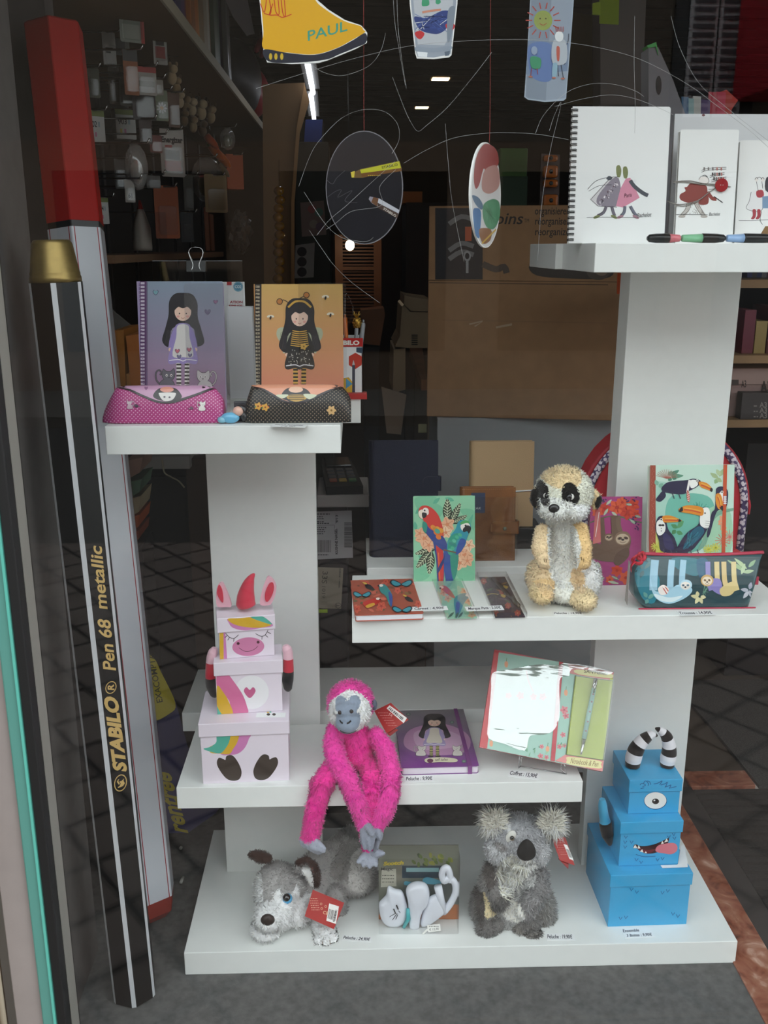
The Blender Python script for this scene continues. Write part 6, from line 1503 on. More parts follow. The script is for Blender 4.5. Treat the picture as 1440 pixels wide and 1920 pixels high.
def hang_tag(name, quad, Y0, Y1, crop, label_parent, marks, fold=None, cat='tag', lbl=None):
    f = lambda p, Y: P(crop[0]+p[0]/crop[2], crop[1]+p[1]/crop[2], Y)
    o = [f(quad[0], Y0), f(quad[1], Y0), f(quad[3], Y1)]
    U = (o[1]-o[0]).normalized(); V = (o[2]-o[0]); V = (V-U*V.dot(U)).normalized()
    A = Art(o[0], U, V); A.z(*crop); A.mt = PRINTG
    uv = [A.m(*p) for p in quad]
    m = MB(); m.prism(uv, -.0006, 0, PRINTG, plmat(A), lin('#a8231d')); t = m.build(name, label_parent)
    if fold:
        m = MB(); m.prism([A.m(*p) for p in fold], -.0035, -.003, PRINTG, plmat(A), lin('#8f1c18')); m.build('tag_back', t)
    marks(A); A.done('tag_print', t); return t
def barcode(a, quad, col='#efeeea'):
    a.poly(quad, col); (x0, y0), (x1, y1), (x2, y2), (x3, y3) = quad
    r = random.Random(5); t = .08
    while t < .9:
        w = r.uniform(.012, .05); b = lambda k, v: (x0+(x1-x0)*k+(x3-x0)*v+(x2-x3-x1+x0)*k*v, y0+(y1-y0)*k+(y3-y0)*v+(y2-y3-y1+y0)*k*v)
        a.poly([b(t, .3), b(t+w, .3), b(t+w, .85), b(t, .85)], '#232323', False); t += w+r.uniform(.015, .04)
    a.k += 1
# ------------------------------------------------------------------ meerkat
q = (960, 820, 3)
s = Plush(q, 1.715); s.lift = .5; s.root = 1.0; s.gain = 1.3; s.nj = .26; t = thing('plush_meerkat', 'sitting cream plush meerkat with black eye patches on the long shelf', 'plush toy', (s.p(290, 900).x, 1.70, Z3))
CR, TAN, WHT, PK = '#ebe0cc', '#e2c49c', '#eeeadd', '#f0e0d4'
s.E(292, 310, 158, 150, CR, 0, .062).E(240, 400, 92, 68, '#ece8d8', -.045, .04).E(335, 400, 95, 68, WHT, -.03, .04).E(205, 395, 62, 60, WHT, -.035, .03)
s.T([(292, 440, .01, 95), (292, 560, .01, 108), (290, 700, .005, 125), (290, 800, 0, 138)], PK)
s.E(165, 790, 84, 105, TAN, -.01, .045).E(415, 790, 82, 110, WHT, -.01, .05).E(290, 850, 130, 62, PK, -.02, .06)
s.T([(172, 530, -.025, 46), (158, 620, -.05, 50), (178, 700, -.062, 40), (200, 720, -.062, 22)], TAN, .7).T([(385, 520, -.025, 46), (398, 620, -.05, 52), (405, 700, -.062, 42), (385, 722, -.062, 26)], '#dcb983', .7)
s.E(165, 880, 66, 46, '#dfc494', -.07, .035).E(398, 908, 76, 54, '#e0c79c', -.075, .038)
s.T([(462, 320, -.005, 28), (480, 350, -.005, 30), (470, 385, -.008, 24)], '#d8c095').T([(130, 310, 0, 26), (122, 350, 0, 24), (130, 385, 0, 16)], '#d8c095')
s.paintE(270, 205, 110, 62, '#e0c498', 0, .09).paintE(185, 318, 36, 70, '#15120f', -.06, .075, -6, .45).paintE(332, 325, 52, 66, '#15120f', -.06, .06, -12, .45)
s.paintE(490, 362, 38, 46, '#1a1614', 0, .05, 0, .6).paintE(118, 345, 26, 60, '#1a1614', 0, .06, 0, .6).paintE(170, 330, 22, 10, WHT, -.06, .05)
s.paintE(292, 610, 92, 260, '#f2e4d8', -.06, .075, 0, 1.1).paintE(185, 830, 60, 40, '#e0bd8c', -.05, .07).paintE(372, 800, 40, 60, '#e2c096', -.05, .06)
body = s.build('body', t, n=13000, flen=.0052, fw=.0009, zmin=Z3+.0006, var=.055, droop=.25, tipmul=1.05)
bv = BVHTree.FromPolygons([v.co+ORG[t.name] for v in body.data.vertices], [tuple(p.vertices) for p in body.data.polygons if len(p.vertices) == 3][:0] or [tuple(p.vertices) for p in body.data.polygons])
def on(s, x, y): 
    p = surf(bv, s.p(x, y)); return p.y-s.Y0
s.eye(199, 329, on(s, 199, 329)+.001, 17, t); s.eye(322, 334, on(s, 322, 334)+.001, 20, t)
for x, y, r in ((191, 328, 15), (331, 334, 18)):
    m = MB(); k = s.sc(x, y)*r; m.ell(s.p(x, y, on(s, x, y)+.002), (k, k, k), mat('eye_white', '#e9e6e0', .4)); m.build('eye_white', t)
m = MB(); c = s.p(236, 400, on(s, 236, 402)-.001); k = s.sc(236, 400); m.ell(c, (30*k, 18*k, 25*k), mat('leather_nose', '#171311', .3, coat=.3)); m.build('nose', t)
m = MB(); m.tube([s.p(x, y, on(s, x, y)-.001) for x, y in ((236, 425), (237, 440), (230, 450))], .0007, BLACKP, 6); m.build('mouth_stitch', t)
m = MB()
for x0, y0 in ((140, 895), (165, 900), (365, 930), (395, 935), (390, 690), (402, 700), (180, 700), (192, 703)): m.tube([s.p(x0, y0-18, on(s, x0, y0-18)-.0015), s.p(x0+2, y0, on(s, x0+2, y0)-.0015)], .0006, mat('toe_stitch', '#7a6038', .9), 5)
m.build('toe_stitches', t)
hang_tag('swing_tag', [(455, 600), (500, 590), (495, 380), (470, 380)], 1.70, 1.735, q, t, lambda a: a.line([(470, 560), (490, 420)], 3, '#d9c9c4'))
m = MB(); m.tube([s.p(x, y, dy) for x, y, dy in ((470, 395, -.01), (440, 470, -.02), (428, 590, -.02))], .0005, CLEARP, 5); m.build('tag_loop', t)
# ------------------------------------------------------------------ koala
q = (860, 1480, 5.5385)
s = Plush(q, 1.70); t = thing('plush_koala', 'sitting grey plush koala with cream ears and black nose', 'plush toy', (s.p(560, 1500).x, 1.69, Z5))
G1, G2, G3, CW = '#a4a4a7', '#7a7775', '#b9b9bb', '#eae6d8'
s.E(610, 510, 300, 262, G1, 0, .045, fur=.8).E(425, 620, 150, 155, G3, -.012, .032, fur=.8).E(810, 640, 130, 145, G3, -.012, .032, fur=.8)
s.E(700, 640, 110, 150, G1, -.035, .024).E(690, 760, 120, 70, '#dedcd6', -.03, .024)
s.T([(600, 820, .008, 200), (580, 1000, .008, 245), (570, 1200, .005, 280), (570, 1330, .003, 285)], '#a8a7a5')
s.E(350, 330, 105, 120, CW, .005, .02, 20, 2.4).E(960, 350, 110, 125, CW, .005, .02, -20, 2.6)
s.T([(360, 850, -.012, 110), (310, 980, -.03, 100), (390, 1080, -.045, 85), (440, 1190, -.05, 78)], G2).E(425, 1150, 95, 120, '#63605e', -.05, .018, 0, .8)
s.T([(800, 900, -.012, 130), (820, 1040, -.03, 120), (740, 1180, -.045, 110), (690, 1260, -.05, 100)], '#807e7e')
s.E(270, 1200, 135, 240, G2, -.008, .04, 8).E(870, 1230, 130, 260, '#84827f', -.004, .04, -6).E(700, 1340, 150, 130, '#6f6c6a', -.035, .03)
s.E(290, 1450, 115, 95, '#6b6866', -.05, .022, 0, .8).E(760, 1540, 110, 90, '#6f6c68', -.058, .02, 0, .8).E(410, 1410, 55, 60, '#6b6866', -.05, .012, 0, .8).E(630, 1450, 55, 55, '#75716c', -.055, .012)
s.paintE(560, 930, 155, 240, '#e4e0cf', -.06, .075, 8, 1.9).paintE(560, 1270, 120, 130, '#e3dfd6', -.05, .055, 0, .5).paintE(285, 1220, 62, 160, '#e0cda4', -.05, .045, -12, .35).paintE(360, 1320, 70, 30, '#e0cda4', -.05, .045, 20, .35)
s.paintE(600, 480, 150, 120, '#a4a4a7', -.06, .05, 0, .45).paintE(545, 495, 62, 82, '#efede6', -.06, .05, 20, .2).paintE(690, 770, 130, 60, '#e2e0d8', -.06, .05, 0, .8).paintE(330, 900, 60, 120, '#57524f', -.04, .04, 0, 1).paintE(230, 1220, 40, 200, '#57524f', -.04, .06, 0, 1)
s.paintE(440, 610, 60, 40, '#8a8786', -.04, .04, 20)
s.paintE(760, 970, 60, 110, '#b9b8b6', -.05, .05, 20, 1.4)
body = s.build('body', t, n=17000, flen=.0095, fw=.00085, zmin=Z5+.0006, var=.24, tipmul=1.35, droop=.45)
bv = BVHTree.FromPolygons([v.co+ORG[t.name] for v in body.data.vertices], [tuple(p.vertices) for p in body.data.polygons if len(p.vertices) == 3])
m = MB(); k = s.sc(545, 495); m.ell(s.p(543, 490, on(s, 543, 495)-.001), (50*k, .0045, 74*k), mat('felt_patch', '#e6e4dc', .9), Matrix.Rotation(.35, 3, 'Y')); m.build('eye_patch', t)
s.eye(555, 508, on(s, 552, 508)-.006, 26, t, '#7a6a58')
# ear tufts: long strands belong to the ears
for sx, cx, cy_e, r0 in ((-1, 375, 330, 0), (1, 960, 340, 0)):
    m = MB(); r = random.Random(8+sx)
    for i in range(520):
        an = r.uniform(-.4, 3.4) if sx > 0 else r.uniform(-.2, 3.5); L = r.uniform(60, 150)
        bx, by = cx+r.uniform(-55, 55), cy_e+r.uniform(-60, 70)
        dx, dy_ = (math.cos(an), -math.sin(an)) if sx > 0 else (-math.cos(an), -math.sin(an))
        p0, p1 = s.p(bx, by, -.018), s.p(bx+dx*L, by+dy_*L*.75, -.018+r.uniform(-.012, .012)); w_ = s.sc(bx, by)*9
        d = (p1-p0).normalized(); sd = d.cross(Vector((0, -1, 0))).normalized(); pm = (p0+p1)/2+Vector((0, -.003, 0))
        c_ = lin(r.choice(['#e9e5d4', '#dcd8c8', '#efece0', '#cfcabb'])); m.add([p0-sd*w_, p0+sd*w_, pm+sd*w_*.8, pm-sd*w_*.8, p1], [(0, 1, 2, 3), (3, 2, 4)], PLUSH, c_)
    m.build('ear_tuft', t)
m = MB(); c = s.p(705, 630, on(s, 705, 640)-.001); k = s.sc(705, 630); b = bmesh.new(); bmesh.ops.create_uvsphere(b, u_segments=24, v_segments=16, radius=1)
for v in b.verts:
    f = 1-.28*v.co.z; v.co = Vector((v.co.x*92*k*f, v.co.y*.014, v.co.z*116*k))
b.verts.index_update(); m.bm(b, mat('suede_nose', '#121110', .85), Matrix.Translation(c), smooth=True); m.build('nose', t)
m = MB(); c0 = s.p(650, 765, on(s, 650, 765)-.002); m.tube([s.p(x, y, on(s, x, y)-.002) for x, y in ((590, 775), (640, 795), (700, 800), (770, 780))], .0008, mat('mouth_thread', '#8a8078', .9), 5); m.build('mouth_stitch', t)
def km(a):
    barcode(a, [(1088, 566), (1128, 580), (1196, 742), (1150, 722)])
    for i in range(7): a.scrawl(985+i*12, 530+i*24, 1075+i*12, 7, '#d98a80', 60+i, .25)
hang_tag('swing_tag', [(1050, 735), (1205, 790), (1110, 500), (960, 480)], 1.665, 1.70, q, t, km, [(1040, 715), (1145, 822), (1150, 770), (1080, 700)])
m = MB(); m.tube([s.p(930, 440, -.01), s.p(960, 475, -.02), s.p(985, 490, -.01)], .0006, CLEARP, 5); m.build('tag_loop', t)
# ------------------------------------------------------------------ pink monkey, seated on the shelf edge
q = (540, 1220, 3.789)
s = Plush(q, 1.66); s.gain = 1.4; s.root = 1.0; s.nj = .28; t = thing('plush_monkey', 'pink long-limbed plush monkey sitting on the shelf edge with hanging legs', 'plush toy', (s.p(500, 900).x, 1.66, Z4))
PK, PK2 = '#dd3d94', '#d63088'
s.E(445, 375, 168, 172, PK, .012, .04).E(440, 430, 150, 145, '#ece4da', -.012, .03, 0, 1.).E(418, 420, 96, 60, '#76808f', -.032, .02, 0, .25).E(425, 510, 90, 75, '#76808f', -.038, .026, 0, .25)
s.T([(460, 560, .012, 90), (490, 640, .012, 118), (490, 740, .008, 125)], PK2)
s.T([(335, 560, 0, 62), (320, 660, -.012, 72), (345, 780, -.032, 76), (430, 930, -.058, 76), (500, 1100, -.072, 70), (545, 1250, -.078, 56)], PK)
s.T([(625, 600, 0, 60), (690, 700, -.01, 72), (730, 860, -.035, 74), (725, 1010, -.058, 76), (680, 1150, -.072, 72), (625, 1260, -.078, 54)], PK)
s.T([(385, 770, .0, 80), (310, 860, -.03, 88), (240, 960, -.05, 82), (195, 1120, -.06, 76), (170, 1280, -.064, 72), (150, 1330, -.066, 60)], PK2)
s.T([(575, 800, .0, 72), (590, 900, -.035, 80), (590, 1020, -.052, 78), (580, 1180, -.062, 72), (575, 1330, -.066, 62), (580, 1430, -.068, 48)], PK2)
# hands and feet in grey felt
GF, GF2 = '#7f838f', '#8a8e9a'
for pts in ([(545, 1270, -.088, 36), (540, 1340, -.098, 26), (548, 1400, -.104, 18)], [(560, 1265, -.09, 34), (572, 1340, -.104, 24), (582, 1415, -.108, 16)], [(575, 1270, -.092, 32), (600, 1345, -.100, 20), (598, 1400, -.102, 14)], [(570, 1255, -.094, 30), (592, 1290, -.108, 24), (600, 1310, -.110, 18)], [(530, 1290, -.086, 24), (526, 1350, -.094, 17), (530, 1380, -.096, 12)]): s.T(pts, GF, .3)
for pts in ([(625, 1275, -.088, 34), (650, 1310, -.096, 26), (655, 1335, -.098, 18)], [(630, 1280, -.08, 30), (640, 1350, -.09, 20), (632, 1400, -.092, 14)], [(618, 1285, -.08, 28), (622, 1370, -.088, 18), (615, 1420, -.09, 12)], [(645, 1275, -.082, 24), (662, 1300, -.088, 17), (664, 1320, -.09, 12)]): s.T(pts, GF, .3)
for pts in ([(130, 1350, -.07, 42), (190, 1390, -.082, 36), (255, 1425, -.09, 16)], [(115, 1350, -.068, 36), (165, 1400, -.08, 26), (230, 1440, -.086, 12)], [(160, 1345, -.072, 34), (220, 1375, -.085, 24), (262, 1405, -.09, 13)], [(100, 1345, -.066, 28), (120, 1385, -.074, 20)], [(150, 1370, -.07, 28), (185, 1418, -.08, 20), (215, 1440, -.084, 12)]): s.T(pts, GF2, .3)
for ex, ey, r0 in ((500, 1500, 30), (535, 1525, 30), (580, 1535, 32), (625, 1525, 30), (680, 1440, 26)): s.T([(585, 1440, -.07, 46), ((585+ex)/2, (1440+ey)/2, -.084, 34), (ex, ey, -.092, r0*.55)], GF2, .3)
s.paintE(445, 430, 155, 150, '#ece4da', -.05, .05, 0, .95).paintE(375, 422, 62, 48, '#76808f', -.06, .055, 0, .15).paintE(470, 416, 60, 48, '#76808f', -.06, .055, 0, .15).paintE(426, 512, 98, 82, '#76808f', -.06, .055, 0, .15)
s.edge = (1.5985, Z4+.0045)
body = s.build('body', t, n=14000, flen=.0055, fw=.0009, droop=.5, var=.10, voxel=.0024, smooth=3)
bv = BVHTree.FromPolygons([v.co+ORG[t.name] for v in body.data.vertices], [tuple(p.vertices) for p in body.data.polygons if len(p.vertices) == 3])
s.eye(368, 440, on(s, 368, 440)+.001, 15, t, '#3a2a20'); s.eye(450, 432, on(s, 450, 432)+.001, 15, t, '#3a2a20')
m = MB()
for pts in ([(368, 495), (378, 510), (388, 516)], [(418, 518), (432, 512), (446, 498)]): m.tube([s.p(x, y, on(s, x, y)-.0012) for x, y in pts], .0015, BLACKP, 6)
m.build('nostrils', t)
m = MB(); m.tube([s.p(x, y, on(s, x, y)-.0012) for x, y in ((370, 568), (400, 582), (440, 586), (480, 570), (500, 552))], .0009, BLACKP, 6); m.build('mouth_stitch', t)
m = MB(); m.ell(s.p(612, 385, .0), (.006, .006, .011), mat('grey_felt', '#5a6272', .9)); m.build('ear', t)
def mm(a):
    barcode(a, [(722, 388), (845, 478), (822, 515), (700, 410)])
    a.text('CE', (715, 452), (738, 470), (722, 440), '#e8b0a8', .02)
    for i in range(6): a.scrawl(640+i*14, 440+i*18, 710+i*13, 7, '#d9938a', 70+i, .5)
hang_tag('swing_tag', [(700, 590), (858, 490), (730, 370), (612, 428)], 1.66, 1.70, q, t, mm, [(700, 590), (720, 605), (780, 560), (740, 540)])
# ------------------------------------------------------------------ husky lying on its belly
q = (330, 1520, 2.618)
s = Plush(q, 1.70); s.gain = 1.35; s.nj = .3; s.root = 1.0; t = thing('plush_husky', 'grey and white plush husky lying on its belly on the floor shelf', 'plush toy', (s.p(560, 600).x, 1.76, Z5))
G, W_, DK = '#a09d9b', '#ebe7e0', '#35221c'
s.E(510, 400, 125, 145, G, .005, .06, -18).E(500, 490, 92, 95, W_, -.035, .045).E(455, 520, 72, 62, W_, -.062, .036).E(440, 585, 75, 40, W_, -.055, .03).E(600, 470, 70, 80, W_, -.01, .05)
s.T([(640, 360, .05, 110), (740, 300, .10, 130), (830, 240, .14, 120), (870, 170, .20, 95)], G)
s.E(880, 320, 110, 80, G, .08, .05).T([(780, 420, .03, 60), (790, 480, .02, 52)], '#8f8c8a')
s.T([(690, 480, .02, 66), (715, 560, -.015, 62), (732, 620, -.045, 64), (735, 650, -.055, 52)], W_)
s.E(700, 645, 28, 36, W_, -.065, .018).E(738, 655, 30, 38, W_, -.07, .018).E(775, 640, 26, 36, W_, -.062, .018)
s.T([(430, 570, .0, 40), (400, 600, -.02, 36)], W_)
# ears
s.T([(450, 235, .005, 26), (410, 225, .01, 32), (370, 215, .012, 20)], DK, .6)
s.T([(590, 290, -.005, 16), (600, 255, -.01, 18), (640, 238, -.01, 18), (680, 270, -.008, 20), (695, 320, -.005, 20), (690, 365, -.005, 17)], DK, .6)
s.T([(615, 290, .0, 20), (650, 300, .0, 24), (672, 350, .0, 22)], '#e8e0d8', .6)
s.paintE(545, 445, 70, 80, W_, -.05, .05, 20).paintE(455, 395, 40, 70, '#a5a2a0', -.06, .06, 20).paintE(395, 400, 40, 80, W_, -.02, .05).paintE(560, 350, 70, 70, '#94918f', -.04, .05)
s.paintE(650, 315, 26, 26, '#6a4038', -.03, .03, 30, .5).paintE(830, 210, 110, 50, '#85827f', .12, .1).paintE(900, 290, 60, 60, '#b9b6b2', .08, .08)
body = s.build('body', t, n=14000, flen=.0070, fw=.0009, zmin=Z5+.0006, var=.09, voxel=.003, droop=.3)
bv = BVHTree.FromPolygons([v.co+ORG[t.name] for v in body.data.vertices], [tuple(p.vertices) for p in body.data.polygons if len(p.vertices) == 3])
s.eye(546, 432, on(s, 546, 432)+.001, 26, t, '#4aa6d6')
m = MB(); c = s.p(450, 536, on(s, 450, 536)-.001); k = s.sc(450, 536); m.ell(c, (33*k, 20*k, 29*k), mat('brown_nose', '#2a1b16', .5)); m.build('nose', t)
m = MB()
for x in (718, 755): m.tube([s.p(x, 634, on(s, x, 634)-.0015), s.p(x+2, 656, on(s, x+2, 656)-.0015)], .0008, mat('toe_thread', '#a8988a', .9), 5)
m.build('toe_stitches', t)
def hm(a):
    barcode(a, [(752, 455), (800, 470), (785, 556), (738, 540)]); a.text('€ 24,90', (778, 548), (792, 488), (768, 545), '#232323', .01)
    for x, y in ((712, 458), (735, 470), (715, 480)): a.ell(x, y, 6, 6, '#e0b08a', n=12); a.ell(x, y, 4, 4, '#a8231d', n=12)
    a.text('CE', (720, 505), (745, 512), (724, 490), '#e0b08a', .02)
    for i in range(6): a.scrawl(655+i*2, 430+i*11, 695+i*2, 6, '#e0a08a', 80+i, .3)
hang_tag('swing_tag', [(632, 518), (775, 582), (826, 452), (672, 388)], 1.625, 1.655, q, t, hm)
m = MB(); m.tube([s.p(668, 372, -.03), s.p(672, 382, -.055), s.p(678, 392, -.06)], .0006, CLEARP, 5); m.build('tag_loop', t)
# ------------------------------------------------------------------ cut-out cards hanging behind the pane
YH = 1.50
def vert_art(Y, crop, yaw=0., at=None):
    a = math.radians(yaw); c = P(crop[0]+at[0]/crop[2], crop[1]+at[1]/crop[2], Y) if at else Vector((0, Y, 1.5))
    A = Art(c, (math.cos(a), math.sin(a), 0), (0, 0, 1)); A.z(*crop); A.mt = PRINTG; return A
def cutout(name, label, cat, outline, A, th=.003, core='#e8e8e6', n=0):
    uv = [A.m(*p) for p in (crom(outline, n) if n else outline)]
    cx = sum(p[0] for p in uv)/len(uv); zmin = min(p[1] for p in uv)
    t = thing(name, label, cat, A.w3(cx, zmin))
    m = MB(); m.prism(uv, -th, 0, mat('card_'+core.strip('#'), core, .6), plmat(A)); m.build('card', t); return t
q = (480, 0, 3)
A = vert_art(YH, q)
boot = [(-5, -420), (345, -420), (338, -60), (345, 0), (405, 52), (500, 112), (590, 142), (612, 165), (626, 185), (624, 240), (560, 275), (470, 312), (400, 340), (350, 354), (200, 360), (62, 350), (42, 285), (36, 180), (26, 60), (8, -100)]
t = cutout('hanging_boot_cutout', 'yellow rubber boot cut-out hanging at the top of the window', 'cut-out', boot, A)
a = A
a.spl([(5, -410), (335, -410), (328, -60), (338, 6), (398, 58), (496, 118), (585, 146), (604, 168), (612, 182), (540, 225), (450, 272), (330, 306), (180, 296), (44, 275), (42, 180), (32, 60), (16, -100)], '#e0a91c', 5)
a.spl([(46, 278), (180, 298), (330, 308), (450, 274), (545, 226), (614, 186), (620, 238), (556, 270), (468, 306), (390, 336), (200, 354), (68, 344)], '#1d2233', 5)
for x in (82, 112, 145): a.ell(x, 318, 9, 19, '#c9a92c')
for pts in ([(25, 20), (45, 70), (55, 30), (60, -20)], [(70, -30), (85, 60), (75, 80), (95, 20)], [(100, -40), (110, 60), (130, 80), (125, 0)], [(140, -30), (150, 70), (165, 90), (160, 0)], [(45, 75), (80, 85), (120, 85), (150, 98), (200, 80)]): a.line(pts, 5, '#c83a22', 4)
a.text('PAUL', (292, 230), (515, 172), (284, 176), '#3f9a86', .01, .1)
a.done('print', t)
glass = [(860, -160), (1140, -160), (1133, 20), (1100, 310), (1085, 322), (1000, 332), (905, 328), (896, 300), (865, 20)]
t = cutout('hanging_glass_cutout', 'drinking glass cut-out with red and blue drawing hanging at the top', 'cut-out', glass, A)
A = vert_art(YH, q); a = A
a.poly([(866, -150), (1132, -150), (1126, 20), (1094, 305), (1000, 324), (910, 320), (902, 300), (872, 20)], '#98a1ae'); a.poly([(885, 0), (1110, 0), (1090, 200), (1060, 255), (910, 250), (895, 120)], '#b9bdc4')
a.spl([(890, 95), (960, 100), (1050, 60), (1108, 75), (1090, 140), (1040, 185), (990, 190), (920, 165)], '#2c3f7c', 5)
for i in range(26): a.line([(rr.uniform(890, 1090), rr.uniform(85, 180)), (rr.uniform(890, 1100), rr.uniform(70, 180))], 3, rr.choice(['#3a5296', '#22336a', '#5068a8', '#dcdfe4']), step=False)
a.k += 1
for x, y in ((918, 195), (1090, 150)): a.spl([(x-25, y-10), (x+5, y-22), (x+30, y-5), (x+10, y+25), (x-12, y+18)], '#c03238', 4)
a.spl([(932, 28), (940, -20), (965, -20), (975, 25), (950, 35)], '#3f9a70', 4); a.spl([(1010, 15), (1020, -20), (1040, 10), (1025, 24)], '#3f9a70', 4); a.line([(935, 70), (990, 60), (1040, 55)], 12, '#c98a72', 4)
a.spl([(902, 262), (1000, 270), (1096, 258), (1090, 282), (1000, 294), (904, 290)], '#8f9aa8', 4); a.poly([(905, 290), (965, 296), (962, 322), (912, 318)], '#e6eaee'); a.poly([(1060, 292), (1092, 285), (1086, 312), (1064, 316)], '#5f6c7c'); a.spl([(1080, 60), (1120, 40), (1110, 140), (1090, 230), (1075, 220)], '#7f8a98', 4)
a.done('print', t)
q3 = (960, 0, 3)
A = vert_art(YH, q3)
bottle = [(112, -160), (358, -160), (345, 40), (330, 240), (304, 555), (290, 566), (185, 573), (90, 560), (70, 545), (85, 330), (100, 60)]
t = cutout('hanging_bottle_cutout', 'tall silver bottle cut-out with a child drawing of sun and people', 'cut-out', bottle, A, core='#9aa6b4')
a = A
a.poly([(116, -155), (352, -155), (340, 40), (325, 240), (299, 552), (185, 566), (92, 554), (76, 543), (90, 330), (104, 60)], '#8b96a4')
a.poly([(116, -155), (230, -155), (190, 566), (92, 554), (76, 543)], '#7b8694'); a.poly([(90, 230), (320, 240), (312, 400), (80, 420)], '#70819a'); a.spl([(100, 250), (200, 240), (240, 300), (220, 450), (120, 440), (90, 340)], '#5f76a4', 5)
a.ell(175, 115, 52, 56, '#8a9a50'); a.ell(172, 112, 40, 44, '#8a9450')
for i in range(14):
    an = i*.45; a.line([(175+62*math.cos(an), 115+66*math.sin(an)), (175+98*math.cos(an), 115+102*math.sin(an))], 6, '#a8463e')
for x in (158, 190): a.ell(x, 105, 4, 4, '#4a4a3a', n=8)
a.line([(155, 132), (175, 142), (195, 130)], 3, '#a8463e', 4)
for pts in ([(240, 250), (225, 340), (240, 360)], [(290, 250), (300, 350), (285, 360)], [(235, 360), (228, 430), (240, 440)], [(275, 360), (285, 420), (290, 440)], [(255, 360), (262, 430)], [(300, 270), (315, 230), (318, 190)]): a.line(pts, 4, '#3a4250', 4)
a.spl([(232, 230), (300, 230), (305, 350), (228, 355)], '#a9b0b8', 4); a.spl([(250, 265), (268, 270), (265, 340), (252, 335)], '#b0584a', 4); a.spl([(230, 360), (255, 360), (248, 435), (226, 432)], '#88a8b8', 4); a.ell(265, 205, 24, 30, '#d4d8da')
for k in range(6): a.line([(248+k*8, 180), (244+k*9, 150)], 3, '#a8463e')
a.spl([(105, 320), (160, 330), (155, 385), (110, 380)], '#3f8a66', 4); a.ell(125, 285, 18, 24, '#8a9ab0'); a.line([(110, 385), (104, 430)], 4, '#8a3a44'); a.line([(140, 385), (145, 420)], 4, '#8a3a44')
for x, y in ((235, 438), (285, 442), (104, 432)): a.ell(x, y, 12, 5, '#a86a5a')
a.done('print', t)
# the round card and the palette card, each on a red thread
A = vert_art(1.52, q)
oval = [(610+218*math.cos(i*math.pi/24), 1055+320*math.sin(i*math.pi/24)) for i in range(48)]
t = cutout('hanging_oval_card', 'black oval card with a yellow and a white pencil hanging in the window', 'cut-out', oval, A, core='#77757a')
a = A; a.ell(609, 1055, 213, 315, '#1b1a20', 0, 48)
R_ = .0; 
a.poly([(560, 965), (590, 950), (807, 905), (822, 950), (600, 1000), (540, 1000), (533, 970)], '#6d5632'); a.poly([(585, 955), (806, 907), (815, 945), (592, 975)], '#b5b52c'); a.poly([(533, 968), (556, 962), (552, 998), (538, 998)], '#cdbb46'); a.poly([(590, 975), (818, 946), (820, 962), (596, 998)], '#6f4a26')
a.text('STABILO', (708, 950), (798, 932), (706, 936), '#3a3a22', .02); a.scrawl(630, 985, 700, 7, '#caa93a', 12, -.1)
a.poly([(640, 1105), (690, 1115), (805, 1180), (795, 1228), (690, 1165), (650, 1142), (634, 1120)], '#8f8a94'); a.poly([(690, 1115), (806, 1182), (802, 1200), (684, 1140)], '#b9bac2'); a.poly([(660, 1108), (690, 1116), (680, 1160), (648, 1138)], '#6a4a34'); a.poly([(684, 1140), (802, 1202), (795, 1228), (684, 1168)], '#4a3a34')
a.text('STABILO', (715, 1178), (785, 1222), (720, 1166), '#c9c4bc', .02)
for pts in ([(395, 1010), (430, 1035), (455, 1000), (500, 960)], [(400, 1110), (450, 1075), (480, 1070), (460, 1110), (520, 1080), (540, 1075), (500, 1130), (570, 1140)]): a.line(pts, 2.5, '#56555a', 5)
a.done('print', t)
A = vert_art(1.53, q, 66, (1292, 1097))
oval = [(1292+85*math.cos(i*math.pi/24), 1097+297*math.sin(i*math.pi/24)) for i in range(48)]
t = cutout('hanging_palette_card', 'oval card turned edgeways with red, green and blue paint daubs', 'cut-out', oval, A)
a = A; a.ell(1293, 1097, 80, 292, '#cfcccb', 0, 40)
a.clip = None
a.spl([(1225, 1000), (1235, 900), (1265, 830), (1300, 808), (1350, 840), (1365, 910), (1340, 960), (1300, 980), (1280, 950), (1255, 1040), (1235, 1060)], '#8f1d1a', 5)
a.spl([(1285, 960), (1350, 930), (1372, 1000), (1360, 1060), (1310, 1090), (1270, 1060)], '#b08078', 5); a.spl([(1215, 1100), (1250, 1110), (1275, 1150), (1268, 1180), (1235, 1150)], '#4a6a86', 4); a.spl([(1220, 1190), (1240, 1170), (1265, 1190), (1262, 1280), (1255, 1340), (1232, 1310)], '#2f6aa0', 4)
a.spl([(1280, 1150), (1330, 1120), (1368, 1140), (1370, 1220), (1340, 1285), (1300, 1280), (1276, 1220)], '#4a8a64', 5); a.spl([(1255, 1290), (1320, 1290), (1318, 1350), (1275, 1370)], '#8a5a34', 4); a.line([(1270, 1370), (1320, 1320), (1350, 1290)], 8, '#c9a23a')
for i in range(14): a.line([(rr.uniform(1285, 1310), rr.uniform(1150, 1180)), (rr.uniform(1300, 1350), rr.uniform(1220, 1270))], 3, rr.choice(['#3a7a56', '#5f9a74']), step=False)
a.k += 1; a.done('print', t)
M_RT = mat('red_thread', '#7a2622', .8); M_NY = mat('nylon', '#a8a8a8', .3, coat=.3)
def cord_(name, label, pts, Y, r, mt, sm=8):
    m = MB(); rj = random.Random(len(label)); pts = crom(pts, sm, False) if sm else pts
    m.tube([P(x, y, Y+.006*math.sin(i*.35)) for i, (x, y) in enumerate(pts)], r, mt, 5)
    return tag(m.build(name), label, 'thread')
